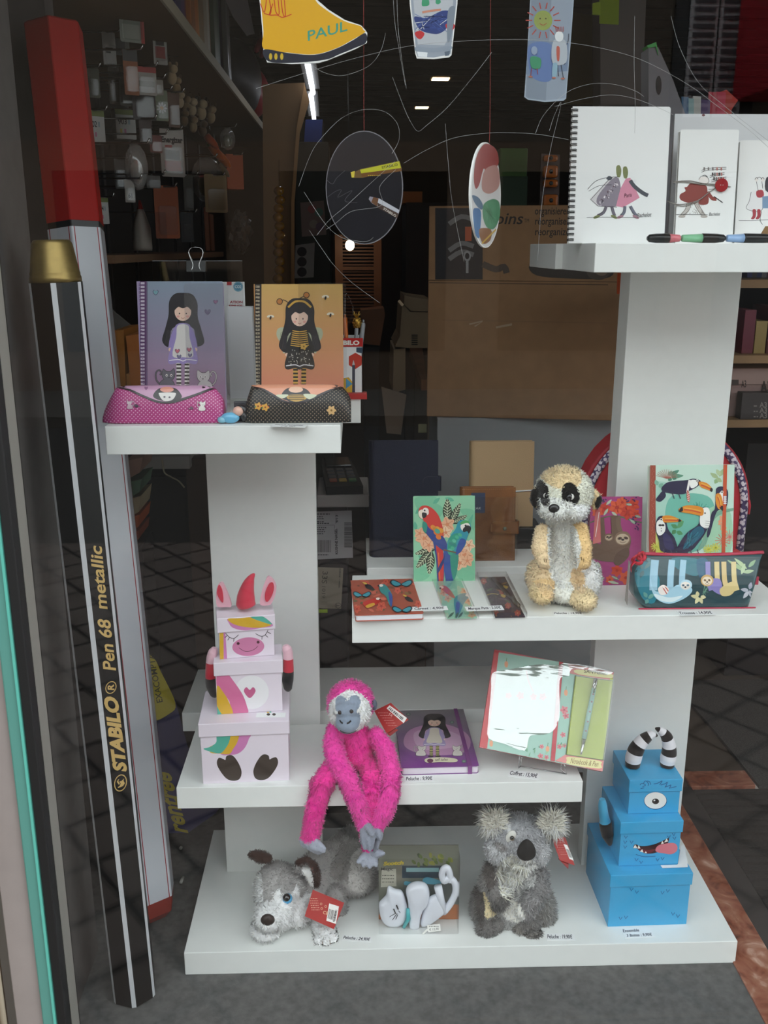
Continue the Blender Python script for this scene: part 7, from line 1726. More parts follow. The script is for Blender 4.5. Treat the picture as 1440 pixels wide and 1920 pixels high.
cord_('hanging_red_thread', 'red thread carrying the black oval card', [(608/3+480, 735/3), (606/3+480, 300/3), (604/3+480, -560)], 1.52, .0006, M_RT)
cord_('hanging_red_thread', 'red thread carrying the paint-daubed oval card', [(1313/3+480, 803/3), (1318/3+480, 400/3), (1325/3+480, -560)], 1.53, .0006, M_RT)
for lb, pts in (('long nylon thread arching from the boot past the glass to the right edge', [(480, 166), (600, 128), (690, 103), (770, 86), (850, 78), (960, 74), (1030, 77), (1100, 85), (1180, 104), (1240, 130), (1300, 165), (1340, 195), (1400, 240), (1450, 285)]),
    ('nylon thread sagging below the toe of the boot', [(723, 62), (716, 90), (702, 114), (680, 130), (640, 142), (605, 135), (580, 118)]),
    ('nylon thread looping round the top of the black oval card', [(560, 350), (580, 295), (600, 262), (640, 222), (680, 206), (720, 209), (745, 232), (748, 262), (735, 288)]),
    ('nylon thread dipping to a point between the boot and ceiling spots', [(736, 145), (758, 203), (772, 232), (784, 246), (800, 235), (840, 200), (890, 140), (922, 98)]),
    ('nylon thread hanging straight down beside the glass cut-out', [(741, -200), (745, 20), (752, 100), (762, 166)]),
    ('second nylon thread hanging beside the glass cut-out', [(734, -200), (738, 10), (748, 90), (760, 160)]),
    ('nylon thread rising from the black card over the palette card', [(757, 306), (800, 281), (850, 259), (910, 250), (960, 249), (1010, 252), (1066, 262)]),
    ('upper nylon thread running diagonally across the black card', [(594, 441), (618, 412), (650, 385), (690, 348), (740, 303)]),
    ('lower nylon thread running diagonally across the black card', [(612, 430), (630, 418), (660, 396), (715, 385), (712, 350), (742, 318)]),
    ('nylon thread slanting down from the black card to the wooden blind', [(580, 432), (606, 470), (626, 497), (660, 530), (712, 568)]),
    ('nylon thread arching over the spiral notebook to the grey file', [(1004, 250), (1020, 215), (1060, 175), (1105, 158), (1150, 158), (1190, 170), (1207, 181)]),
    ('nylon thread arching low over the top of the spiral notebook', [(1040, 200), (1090, 186), (1145, 178), (1190, 185), (1230, 200), (1262, 215)]),
    ('nylon thread hanging down the left side of the spiral notebook', [(1030, 245), (1040, 215), (1052, 195), (1030, 290), (1015, 390), (1008, 488)]),
    ('nylon thread hanging across the blank part of the spiral notebook', [(1190, 30), (1189, 120), (1191, 200), (1190, 250)]),
    ('nylon thread slanting over the envelopes to the right edge', [(1258, 30), (1275, 90), (1310, 155), (1360, 200), (1450, 272)]),
    ('nylon thread falling in front of the cardboard box text', [(835, 232), (840, 300), (848, 380), (870, 490)]),
    ('short nylon thread drooping under the oval card', [(700, 445), (690, 452), (670, 452), (640, 445), (610, 420), (570, 360)])):
    cord_('hanging_nylon_thread', lb, pts, 1.475, .00022, M_NY)
# ------------------------------------------------------------------ giant pens leaning in the left corner
def hexpen(p0, p1, R, rot, ch):       # chamfered hexagonal barrel; returns axis frame and ring builder
    p0, p1 = Vector(p0), Vector(p1); d = (p1-p0).normalized()
    x = (Vector((0, -1, 0))-d*Vector((0, -1, 0)).dot(d)).normalized(); y = d.cross(x)
    ca, sa = math.cos(rot), math.sin(rot); x, y = x*ca+y*sa, y*ca-x*sa
    def ring(p, k=1.):
        o = []
        for i in range(6):
            a = math.pi/3*i; v0 = (math.cos(a), math.sin(a)); 
            for sg in (-1, 1):
                b = a+sg*math.pi/3; v1 = (math.cos(b), math.sin(b)); u = (v0[0]+(v1[0]-v0[0])*ch/R, v0[1]+(v1[1]-v0[1])*ch/R)
                o.append(p+(x*u[0]+y*u[1])*R*k)
        return o
    return p0, p1, d, x, y, ring
q = (0, 0, 1)
b0 = Pz(243, 1893, .003); b1 = P(88, 531, 1.512)
ax = Vector((0, .046, 0)); b0 = b0+ax; b1 = b1+ax
p0, p1, d, x, y, ring = hexpen(b0, b1, .045, .19, .0048)
t = thing('giant_pen', 'giant black felt-tip display with gold cap and white edge stripes', 'display pen', b0)
m = MB(); ra, rb = ring(p0), ring(p1); M_BG = mat('black_gloss', '#0b0b0c', .35, spec=.25); M_WST = mat('white_stripe', '#c9cbcf', .35)
for i in range(12):
    m.add([ra[i], ra[(i+1) % 12], rb[(i+1) % 12], rb[i]], [(0, 1, 2, 3)], M_WST if i % 2 == 0 else M_BG)
m.add(rb, [tuple(range(12))], M_BG); m.add(ra, [tuple(range(12))[::-1]], M_BG); m.build('barrel', t)
M_CAP = mat('matt_gold', '#8f7a48', .38, metal=.75, noise=.12, nscale=60)
Mx = Matrix.Identity(4)
for i in range(3): Mx[i][0] = x[i]; Mx[i][1] = y[i]; Mx[i][2] = d[i]; Mx[i][3] = p1[i]
hc = (P(80, 450, 1.558)-p1).dot(d)
m = MB(); m.lathe([(0, -.001), (.0395, 0), (.0395, .008), (.0382, .010), (.0385, .014), (.0375, .016), (.031, hc-.006), (.028, hc-.001), (.0255, hc), (0, hc)], M_CAP, Mx, 40); m.build('cap', t)
# lettering on the right-hand visible face
fa = (ra[1]+ra[2])/2
best = None
for i in range(1, 12, 2):
    c = (ra[i]+ra[(i+1) % 12]+rb[i]+rb[(i+1) % 12])/4; n_ = (ra[(i+1) % 12]-ra[i]).cross(rb[i]-ra[i]).normalized(); px = n_
    if n_.dot((EYE-c).normalized()) > .35:
        k = c.x
        if best is None or k > best[0]: best = (k, ra[i], ra[(i+1) % 12], rb[i], n_)
_, e0, e1, e2, n_ = best
M_GL = colmat('gold_foil', .3, coat=.3)
L = Art((e0+e1)/2, d, n_.cross(d)); L.z(*q); L.mt = M_GL
GOLD = '#c9a866'
def ptext(tx, pb, pt, hpx, bold): # baseline on the right, reading upwards
    L.text(tx, pb, pt, (pb[0]-hpx, pb[1]-hpx*.12), GOLD, bold)
ptext('STABILO', (237, 1447), (219, 1308), 25, .05); ptext('Pen 68', (217, 1257), (206, 1163), 24, .02); ptext('metallic', (201, 1142), (190, 1025), 22, .02)
cu, cv = L.m(226, 1468); 
def ringuv(c, ru, rv, wd, n=26):
    for i in range(n):
        a0, a1 = 2*math.pi*i/n, 2*math.pi*(i+1)/n
        L.raw([(c[0]+ru*math.cos(a0), c[1]+rv*math.sin(a0)), (c[0]+ru*math.cos(a1), c[1]+rv*math.sin(a1)), (c[0]+(ru-wd)*math.cos(a1), c[1]+(rv-wd)*math.sin(a1)), (c[0]+(ru-wd)*math.cos(a0), c[1]+(rv-wd)*math.sin(a0))], GOLD, False)
ringuv((cu, cv), .0165, .0125, .0018)
L.raw([(cu-.008, cv+.006), (cu-.008, cv-.004), (cu-.004, cv-.008), (cu+.002, cv-.006), (cu+.006, cv-.0075), (cu+.003, cv-.002), (cu+.004, cv+.002), (cu-.001, cv+.000), (cu-.005, cv+.002), (cu-.006, cv+.006)], GOLD)
L.raw([(cu-.001, cv+.0015), (cu+.006, cv+.004), (cu+.0085, cv+.0015), (cu+.0085, cv+.004), (cu+.005, cv+.0068), (cu-.002, cv+.0035)], GOLD)
cr_ = L.m(208, 1289); ringuv(cr_, .0115, .0105, .0015); L.text('R', (214, 1294), (213, 1283), (202, 1293), GOLD, .03)
L.done('gold_lettering', t)
# red and white giant pen
b0 = Pz(279, 1742, .0); b0 = Vector((b0.x, b0.y+.035, .0)); b1 = P(101, 53, 2.04)
ln = (b1-b0).length; dd = (b1-b0)/ln
p0, p1, d, x, y, ring = hexpen(b0+dd*.06, b1, .0585, .13, .0016)
t = thing('giant_pen', 'giant white pen display with red cap and thin red stripes, behind the black one', 'display pen', b0)
sj = min((k/400 for k in range(400)), key=lambda k: abs(proj(b0+dd*ln*k)[1]-434))
M_WG = mat('white_gloss', '#c9cdd4', .3, coat=.2); M_RG = mat('red_gloss', '#a81a12', .55, spec=.2); M_RD = mat('red_matt', '#8a2418', .5); M_RL = mat('red_line', '#9c2028', .4)
pj = b0+dd*ln*sj
m = MB(); ra, rb = ring(p0), ring(pj); m.add(ra+rb, [(i, (i+1) % 12, 12+(i+1) % 12, 12+i) for i in range(12)]+[tuple(range(12))[::-1]], M_WG)
for i in range(1, 12, 2):       # a pair of thin red lines along every edge
    for fr in (.06, .90):
        a0, a1 = ra[i].lerp(ra[(i+1) % 12], fr), ra[i].lerp(ra[(i+1) % 12], fr+.035); c0, c1 = rb[i].lerp(rb[(i+1) % 12], fr), rb[i].lerp(rb[(i+1) % 12], fr+.035)
        n_ = (a1-a0).cross(c0-a0).normalized()*.0003; m.add([a0+n_, a1+n_, c1+n_, c0+n_], [(0, 1, 2, 3)], M_RL)
m.build('barrel', t)
m = MB(); rc = ring(pj+dd*.012); rd_ = ring(b1, .99); rj = ring(pj, .985); rj2 = ring(pj+dd*.012, .985)
m.add(rj+rj2, [(i, (i+1) % 12, 12+(i+1) % 12, 12+i) for i in range(12)], BLACKP); m.build('collar', t)
m = MB(); rt = [b1+dd*.004+(v-b1)*.93 for v in rd_]; m.add(rc+rd_+rt, [(i, (i+1) % 12, 12+(i+1) % 12, 12+i) for i in range(12)]+[(12+i, 12+(i+1) % 12, 24+(i+1) % 12, 24+i) for i in range(12)]+[tuple(range(24, 36)), tuple(range(12))[::-1]], M_RG); m.build('cap', t)
m = MB(); r1 = ring(p0, .995); r2 = ring(p0-dd*.035, .9); r3 = ring(p0-dd*.052, .6); m.add(r1+r2+r3, [(12*j+(i+1) % 12, 12*j+i, 12*j+12+i, 12*j+12+(i+1) % 12) for j in range(2) for i in range(12)]+[tuple(range(24, 36))], M_RD); m.build('tip', t)
# ------------------------------------------------------------------ the shop behind the display
def wbox(name, label, cat, x0, y0, x1, y1, Y, D, mt, bev=.002, group=None, col=(1, 1, 1), zb=None):
    a, b = P(x0, y1, Y), P(x1, y0, Y); m = MB(); m.box((a.x, Y, a.z if zb is None else zb), (b.x, Y+D, b.z), mt, bev, col=col)
    return tag(m.build(name), label, cat, group)
def pboard(name, label, cat, pts, Y, th, mt, group=None):
    A = Art((0, Y, 0), (1, 0, 0), (0, 0, 1)); m = MB(); m.prism([A.m(*p) for p in pts], -th, 0, mt, plmat(A)); return tag(m.build(name), label, cat, group)
M_KRAFT = mat('brown_cardboard', '#8c6a4a', .8, noise=.06, nscale=30); M_BEI = mat('beige_plastic', '#9a8468', .5); M_WOOD = mat('warm_wood', '#6f4426', .5, noise=.2, nscale=8); M_DK = mat('dark_cabinet', '#17161a', .5)
M_GP = mat('grey_panel', '#8d8f92', .6)
# grey cabinet and cardboard carton
zc_ = P(820, 784, 2.34).z
m = MB(); a, b = P(820, 784, 2.34), P(1150, 790, 2.34); m.box((a.x, 2.34, 0), (b.x+.12, 2.60, zc_), M_GP, .002)
tag(m.build('counter_cabinet'), 'grey counter cabinet under the brown carton', 'cabinet')
A = stand((800, 770), (1136, 792), (800, 386), zc_+.001, 0, 2.36); U_ = Vector((.986, -.165, 0)).normalized()
A = Art(A.O, U_, (0, 0, 1), A.w*1.09); A.h = A.m(800, 386)[1]; A.z(0, 0, 1); A.mt = PRINT
t = thing('cardboard_carton', 'large brown carton with printed straps standing on the grey cabinet', 'carton', A.w3(A.w/2, 0, -.1))
m = MB(); m.box((0, 0, -.22), (A.w, A.h, 0), M_KRAFT, .002, M=plmat(A)); m.build('carton_body', t)
INKC = '#241d18'
A.rect(816, 390, 905, 524, '#15131a'); A.text('oins', (928, 420), (980, 420), (930, 400), INKC, .01, .15); A.text('TM', (983, 417), (992, 417), (983, 410), INKC)
for y, tx in ((402, 'organisieren'), (421, 'réorganiser'), (441, 'reorganize')): A.text(tx, (1003, y), (1068, y), (1003, y-13), INKC, .01, .1)
for y in (420, 470, 486): A.line([(842, y), (865, y-14), (888, y-8)], 9, '#6a6a6c', 3)
A.rect(872, 425, 884, 452, '#b0502a'); A.ell(876, 480, 7, 10, '#8f8f92'); A.ell(876, 480, 4, 6, '#15131a'); A.line([(876, 488), (876, 512)], 5, '#8f8f92')
A.line([(905, 495), (930, 505), (945, 500), (950, 512)], 12, '#4a3d34', 3); A.spl([(992, 498), (1020, 492), (1060, 496), (1120, 500), (1150, 508), (1135, 522), (1060, 522), (1005, 516)], '#3a332e', 4); A.spl([(1100, 500), (1125, 492), (1150, 504), (1130, 524), (1105, 520)], '#4f463f', 4); A.ell(1128, 508, 12, 9, '#7a6a5c')
A.line([(805, 530), (1140, 534)], 1.6, '#4a3524'); A.line([(830, 600), (1140, 606)], 1, '#7a5b40'); A.line([(880, 608), (905, 602), (890, 612)], 3, '#a08a72'); A.line([(930, 614), (960, 608)], 4, '#a08a72')
A.done('carton_print', t)
m = MB(); pa, pb = A.w3(0, A.h*.66, .0008), A.w3(A.w, A.h*.655, .0008); m.tube([pa, pb], .0006, mat('carton_seam', '#4a3524', .9), 5); m.build('flap_seam', t)
# wooden counter with the office machine
a = P(768, 655, 2.75); b = P(800, 725, 2.38)
m = MB(); pts = [P(768, 655, 3.1), P(835, 655, 3.1), P(835, 735, 2.42), P(800, 728, 2.42)]
zt_ = P(800, 726, 2.5).z
p = [Pz(768, 652, zt_), Pz(792, 652, zt_), Pz(800, 712, zt_), Pz(790, 712, zt_)]
m.prism([(v.x, v.y) for v in p], zt_-.03, zt_, M_WOOD, Matrix.Identity(4)); m.prism([(v.x+.02, v.y+.01) for v in p], .0, zt_-.03, mat('taupe_panel', '#6a5a4e', .7), Matrix.Identity(4))
tag(m.build('wooden_counter'), 'wooden topped counter left of the brown carton', 'counter')
t = thing('office_machine', 'beige office machine with vent slots on the wooden counter', 'office machine', P(785, 645, 2.9))
A = vert_art(2.95, (560, 380, 4))
m = MB(); m.prism([A.m(*p) for p in ((720, 1080), (760, 1000), (775, 780), (790, 765), (835, 820), (980, 820), (980, 1090), (820, 1090))], -.3, 0, M_BEI, plmat(A)); bd = m.build('machine_body', t)
m = MB(); m.prism([A.m(*p) for p in ((790, 690), (835, 705), (985, 725), (985, 815), (840, 810), (790, 762))], -.25, .01, M_BEI, plmat(A)); m.build('paper_tray', t)
m = MB(); m.prism([A.m(*p) for p in ((712, 1100), (800, 1090), (800, 1400), (706, 1430))], -.3, .005, M_BEI, plmat(A)); m.build('machine_leg', t)
for k in range(6):
    u0, v0 = A.m(846, 990+k*14); u1, v1 = A.m(892, 996+k*14); m = MB(); m.box((u0, v1, 0), (u1, v0, .002), BLACKP, M=plmat(A)); m.build('vent_slot', bd)
pboard('hanging_paper_sheet', 'pale sheet hanging below the wooden counter edge', 'paper', [(715, 725), (762, 740), (752, 815), (725, 812)], 2.75, .004, mat('sheet_brown', '#8a7462', .8))
wbox('hanging_note', 'small yellowish note under the wooden counter', 'note', 784, 795, 806, 812, 2.7, .004, mat('note_paper', '#a5a27a', .8))
# slatted wooden blind
A = vert_art(3.9, (560, 380, 4))
t = thing('wooden_blind', 'warm wooden slatted blind deep in the shop below the bright bulb', 'blind', P(675, 590, 3.9))
u0, v0 = A.m(280, 900); u1, v1 = A.m(620, 240)
m = MB(); n = 26
for k in range(n): m.box((u0, v0+(v1-v0)*k/n, -.02), (u1, v0+(v1-v0)*(k+.45)/n, 0), M_WOOD, M=plmat(A))
m.build('slats', t)
for ua in (u0, u1-.03): 
    m = MB(); m.box((ua, v0, 0), (ua+.03, v1, .012), M_WOOD, M=plmat(A)); m.build('side_rail', t)
m = MB(); m.box((u0, A.m(0, 505)[1], .0), (u1, A.m(0, 480)[1], .014), M_WOOD, M=plmat(A)); m.build('cross_rail', t)
pboard('wooden_box', 'small orange wooden box below the slatted blind', 'box', [(676, 582), (720, 578), (722, 590), (712, 648), (682, 645)], 3.6, .15, M_WOOD)
wbox('box_stand', 'dark stand under the small wooden box', 'stand', 684, 649, 711, 900, 3.61, .12, M_DK, zb=-.003)
# bulb, neon tubes, ceiling spots
def emit(name, col, s): return mat(name, col, .4, emit=s)
t = thing('light_bulb', 'bright bare bulb glowing above the wooden blind', 'lamp', P(656, 462, 3.7))
m = MB(); c = P(656, 460, 3.7); m.ell(c, (.017, .017, .019), emit('bulb_glow', '#ffe6c0', 30)); m.build('glass_bulb', t)
m = MB(); m.tube([c+Vector((0, 0, .022)), c+Vector((0, 0, .05))], .014, CHROME, 14); m.tube([c+Vector((0, 0, .05)), c+Vector((0, 0, .6))], .002, BLACKP, 6); m.build('lamp_holder', t)
for lb, x0, y0, x1, y1, Y in (('nearer fluorescent tube below the heel of the yellow boot', 573, 100, 587, 174, 3.6), ('further fluorescent tube in line behind the first', 583, 178, 589, 224, 4.7), ('short distant fluorescent tube left of the black oval card', 604, 280, 606, 308, 6.2)):
    a, b = P(x0, y0, Y), P(x1, y1, Y+ (1.0 if Y < 6 else .5)); t = thing('hanging_neon_tube', lb, 'lamp', a)
    m = MB(); m.tube([a, b], (.011 if Y < 6 else .008), emit('tube_glow', '#f4f6ff', 5), 12); m.build('tube', t)
    m = MB(); m.box((-.03, 0, .016), (.03, (b-a).length, .045), mat('fitting_white', '#4a4a48', .5), M=Matrix.Translation(a) @ (b-a).to_track_quat('Y', 'Z').to_matrix().to_4x4()); m.build('fitting', t)
for lb, x, y in (('nearer recessed warm ceiling spot', 826, 146), ('further recessed warm ceiling spot', 791, 200)):
    c = Pz(x, y, 2.545); t = thing('ceiling_spot', lb, 'lamp', c); k = zc(c)
    m = MB(); w_ = 16*k if y < 180 else 12*k; m.box((c.x-w_, c.y-w_*.9, 2.534), (c.x+w_, c.y+w_*.9, 2.54), emit('spot_glow', '#ffd9a0', 14), .004); m.build('glowing_panel', t)
    m = MB(); m.box((c.x-w_*1.25, c.y-w_*1.15, 2.539), (c.x+w_*1.25, c.y+w_*1.15, 2.5405), mat('spot_rim', '#5a4a34', .5)); m.build('rim', t)
# left: long shelf with files, pegboard, packs
M_EDGE = mat('pale_shelf_edge', '#b8ae98', .6); M_SB = mat('brown_shelf_board', '#6f5436', .7)
t = thing('wall_shelf', 'long high shelf running back along the left shop wall', 'shelf', (-.6, 3.5, 1.925))
m = MB(); m.box((-.80, 2.2, 1.925), (-.415, 5.4, 1.95), M_SB, .001); m.build('shelf_panel', t)
m = MB(); m.box((-.415, 2.2, 1.923), (-.408, 5.4, 1.952), M_EDGE, .001); m.build('edge_strip', t)
m = MB(); m.box((-.82, 2.2, .9), (-.80, 5.4, 2.5), mat('pegboard', '#26211c', .8)); 
for i in range(8): m.box((-.80, 2.4+i*.4, .9), (-.792, 2.43+i*.4, 1.92), mat('peg_upright', '#4a4a4c', .4, metal=.6))
tag(m.build('pegboard'), 'dark pegboard with metal uprights on the left shop wall', 'pegboard')
FC = ['#5f7f3c', '#8f9a4a', '#4a6a44', '#3a3566', '#5c3a6e', '#7a3248', '#a8622a', '#c9742c', '#d08a4a', '#b8aa94', '#c4bcae', '#8a5a3a', '#4a5a4a', '#2a4a3a', '#23264a', '#2c2c50']
FN = ['green', 'olive green', 'dark green', 'indigo', 'purple', 'plum', 'rust brown', 'orange', 'pale orange', 'stone grey', 'off-white', 'brown', 'grey green', 'bottle green', 'navy', 'midnight blue']
Yf = 2.32
for k in range(16):
    w_ = .075+.018*math.sin(k*2.1); h_ = .33+.02*math.sin(k*1.3)
    m = MB(); m.box((-.72, Yf, 1.9505), (-.425-.006*(k % 3), Yf+w_-.006, 1.9505+h_), mat('file_'+FC[k].strip('#'), FC[k], .5), .002)
    tag(m.build('file_folder'), FN[k]+' file folder in the row on the high left shelf', 'folder', 'file folders on the high shelf'); Yf += w_
A = vert_art(3.1, (0, 0, 3))
pboard('hanging_grey_board', 'grey board hanging over the files at the top of the high shelf', 'board', [(405, -40), (455, -40), (477, 62), (462, 66), (436, 30)], 2.9, .01, mat('board_grey', '#6a6668', .6))
t = thing('school_bag', 'red and black school bag on the far part of the high shelf', 'bag', Px(465, 180, -.45))
c = Px(466, 150, -.47); m = MB(); m.ell(c+Vector((-.06, 0, 0)), (.12, .22, .17), mat('bag_black', '#1d1b20', .5)); m.build('bag_body', t)
m = MB(); m.ell(c+Vector((-.02, .14, -.03)), (.10, .16, .12), mat('bag_red', '#a02030', .45)); m.build('front_pocket', t)
m = MB(); m.tube([c+Vector((.05, -.12, .1)), c+Vector((.07, 0, .19)), c+Vector((.05, .12, .12))], .012, mat('bag_red', '#a02030'), 8); m.build('handle', t)
m = MB(); c = Px(428, 70, -.41); m.box((c.x-.02, c.y-.012, 1.9505), (c.x, c.y+.05, c.z+.13), mat('silver_wrap', '#8a8a8c', .25, metal=.6), .004); tag(m.build('wrapped_roll'), 'shiny wrapped roll standing beside the school bag', 'roll')
# products on hooks
M_CARDP = PRINT
UP = Vector((.86, .5, 0)).normalized()
def pack(x0, y0, x1, y1, xw, label, col, kind='blister', extra=None, cat='packaged goods', name='hanging_pack', hook=True):
    if x0 < 220: xw = -.59 if x0 >= 190 else -.63
    c = Px((x0+x1)/2, (y0+y1)/2, xw); k = zc(c); w = (x1-x0)*k*1.12; h = (y1-y0)*k*1.03
    A = Art(c-UP*w/2-Vector((0, 0, h/2)), UP, (0, 0, 1), w, h); A.z(0, 0, 1)
    t = thing(name, label, cat, A.w3(w/2, 0))
    if kind == 'box':
        m = MB(); m.box((0, 0, -h*.5), (w, h, 0), PRINT, .001, M=plmat(A), col=lin(col)); m.build('carton', t)
    elif kind == 'bag':
        m = MB(); 
        b = bmesh.new(); bmesh.ops.create_uvsphere(b, u_segments=14, v_segments=9, radius=1); b.verts.index_update(); m.bm(b, clear('bag_film', (.9, .9, .9), .08, .1, haze=.25, hazecol=(.6, .58, .55)), plmat(A) @ Matrix.Translation((w/2, h/2, -.01)) @ Matrix.Diagonal((w/2, h/2, .018, 1)), smooth=True); m.build('bag_film', t)
        m = MB(); m.ell(A.w3(w/2, h*.4, -.01), (w*.28, .01, h*.26), PRINT, col=lin(col)); m.build('contents', t)
    else:
        m = MB(); m.prism(rrect(0, 0, w, h, min(w, h)*.08), -.0015, 0, PRINT, plmat(A), lin(col)); m.build('backing_card', t)
        m = MB(); m.prism(rrect(w*.14, h*.07, w*.86, h*.62, w*.1), .0002, .012, clear('blister_film', (.93, .93, .93), .022, .1), plmat(A)); m.build('blister', t)
    A.clip = (0, 0, w, h)
    if extra: extra(A, w, h)
    A.clip = None
    if A.mb.f: A.done('print', t)
    if hook:
        m = MB(); p = A.w3(w/2, h*.95, .0); m.tube([Vector((-.792, p.y-.02, p.z+.004)), p+Vector((-.01, 0, .004)), p+Vector((.028, -.012, .004)), p+Vector((.034, -.014, .014))], .0024, CHROME, 7)
        tag(m.build('hanging_hook'), 'peg hook carrying the '+label.split(' on ')[0].split(' hanging')[0].lower(), 'hook')
    return t, A
def R2(A, u0, v0, u1, v1, c): A.raw([(A.w*u0, A.h*v0), (A.w*u1, A.h*v0), (A.w*u1, A.h*v1), (A.w*u0, A.h*v1)], c)
def T2(A, tx, u0, u1, v0, v1, c, bold=.03):
    vs, fs = textmesh(tx, bold); xa = min(p[0] for p in vs); xb = max(p[0] for p in vs); y1 = max(p[1] for p in vs)
    A.emit([(A.w*(u0+(u1-u0)*(p[0]-xa)/(xb-xa)), A.h*(v0+(v1-v0)*p[1]/y1)) for p in vs], fs, c)
def energ(A, w, h): R2(A, 0, .62, 1, 1, '#d0ccc6'); T2(A, 'Energizer', .05, .96, .72, .84, '#17171a', .05); R2(A, .15, .12, .85, .34, '#a82a24'); R2(A, .2, .36, .8, .56, '#2a2a2c'); R2(A, .2, .6, .5, .66, '#b03028')
pack(287, 26, 311, 116, -.50, 'white battery pack hanging highest on the pegboard', '#b9b5ae', extra=energ)
pack(303, 246, 344, 328, -.50, 'larger white battery pack in the middle of the pegboard', '#b9b5ae', extra=energ)
def ink(n): return lambda A, w, h: (R2(A, .02, 0, .98, .80, '#c4c4c0'), R2(A, 0, .82, 1, 1, '#6f7a34'), T2(A, n, .12, .55, .5, .68, '#1f1f22', .02), R2(A, .62, .5, .72, .66, '#8fa0a8'), R2(A, .2, .2, .3, .34, '#c9b24a'), R2(A, .4, .2, .5, .34, '#b96a8a'))
pack(219, 208, 253, 258, -.52, 'ink cartridge box 903 on the pegboard', '#c4c4c0', 'box', ink('903'), 'ink box', 'hanging_ink_box')
pack(166, 210, 195, 266, -.55, 'ink cartridge box 902 beside the red giant pen', '#c4c4c0', 'box', ink('902'), 'ink box', 'hanging_ink_box')
pack(184, 372, 203, 418, -.58, 'ink cartridge box 904 low on the pegboard', '#c4c4c0', 'box', ink('904'), 'ink box', 'hanging_ink_box')
pack(226, 16, 268, 76, -.52, 'pale grey blister pack highest on the left of the pegboard', '#8f948a', extra=lambda A, w, h: (R2(A, .85, 0, 1, 1, '#a83028'), R2(A, .1, .1, .8, .5, '#a8aca0')))
pack(194, 64, 216, 122, -.50, 'white price tag strip on a peg hook', '#a8a6a2', extra=lambda A, w, h: (R2(A, .2, .5, .8, .56, '#4a4a4a'), R2(A, .2, .4, .6, .45, '#4a4a4a')))
pack(233, 98, 258, 174, -.50, 'orange glue pack on the pegboard', '#8a4a1a', extra=lambda A, w, h: R2(A, 0, .75, 1, 1, '#2a2a2a'))
pack(256, 128, 292, 176, -.50, 'white and red correction tape pack on the pegboard', '#a8a49c', extra=lambda A, w, h: (R2(A, 0, .8, 1, 1, '#a02a24'), R2(A, .1, .3, .9, .5, '#7a7468')))
pack(250, 158, 290, 222, -.52, 'dark blister pack below the correction tape', '#3f3d3e')
def daisy(A, w, h):
    for i in range(9):
        a = i*.7; A.raw([(w*.5, h*.42), (w*.5+w*.34*math.cos(a-.25), h*.42+w*.34*math.sin(a-.25)), (w*.5+w*.44*math.cos(a), h*.42+w*.44*math.sin(a)), (w*.5+w*.34*math.cos(a+.25), h*.42+w*.34*math.sin(a+.25))], '#d8d8d4', False)
    A.k += 1; A.raw([(w*.5+w*.14*math.cos(i*.6), h*.42+w*.14*math.sin(i*.6)) for i in range(10)], '#c9922a')
pack(292, 172, 314, 224, -.50, 'small pack with a daisy on the pegboard', '#7f8a70', extra=daisy)
pack(272, 150, 305, 176, -.49, 'card with numeral nine on a peg hook', '#9a948a', extra=lambda A, w, h: T2(A, '9', .4, .6, .2, .7, '#2a2a2a'))
pack(239, 272, 278, 354, -.50, 'clear bag of pale clay hanging on the pegboard', '#8a8078', 'bag')
pack(282, 255, 303, 285, -.50, 'small grey and red pack beside the larger battery pack', '#7a3a34')
pack(235, 338, 252, 378, -.52, 'small white pack with a number tag', '#8f8a84', extra=lambda A, w, h: T2(A, '61', .3, .7, .2, .4, '#2a2a2a'))
pack(292, 352, 334, 444, -.52, 'orange handled scissors pack low on the pegboard', '#a8501c', extra=lambda A, w, h: R2(A, .0, .0, .45, .5, '#8a3f14'))
pack(362, 296, 420, 378, -.47, 'olive green round pack with clear film', '#6a6a34', 'bag')
pack(385, 330, 425, 396, -.44, 'clear pack of wooden pieces hanging below the toy keyrings', '#a89064')
pack(426, 292, 456, 352, -.45, 'orange box hanging at the far end of the pegboard', '#b8501c', 'box', None, 'packaged goods', 'hanging_orange_box')
pack(415, 240, 442, 280, -.47, 'clear tape rolls on a hook at the far end', '#6a7a60', 'bag')
pack(276, 330, 300, 352, -.5, 'thin clear strip pack above the orange scissors', '#5a5450')
pack(225, 140, 246, 196, -.56, 'dark pack tucked behind the ink boxes', '#2a2c22')
pack(215, 36, 240, 100, -.56, 'black printer pack near the top of the pegboard', '#1f201c', extra=lambda A, w, h: R2(A, .7, 0, 1, 1, '#6a6a60'))
pack(150, 130, 185, 180, -.6, 'dark olive pack behind the top of the red pen', '#33351f')
t = thing('glue_bottle', 'white glue bottle with red nozzle at the bottom of the pegboard', 'glue bottle', Px(268, 470, -.60))
c = Px(268, 470, -.60); k = zc(c); m = MB(); m.lathe([(0, 0), (17*k, 0), (18*k, 6*k), (17*k, 40*k), (9*k, 66*k), (6*k, 74*k), (0, 74*k)], mat('glue_white', '#b0aca2', .45), Matrix.Translation(c), 20); m.build('bottle', t)
m = MB(); m.lathe([(6*k, 73*k), (5*k, 78*k), (2*k, 90*k), (0, 90*k)], mat('nozzle_red', '#a02a22', .4), Matrix.Translation(c), 14); m.build('nozzle', t)
wl = MB(); a = Px(240, 476, -.57); wl.box((-.791, 2.35, a.z-.022), (-.57, 4.3, a.z-.002), mat('ledge_wood', '#7a5a40', .6), .002); tag(wl.build('product_ledge'), 'wooden ledge under the products on the left shop wall', 'shelf')
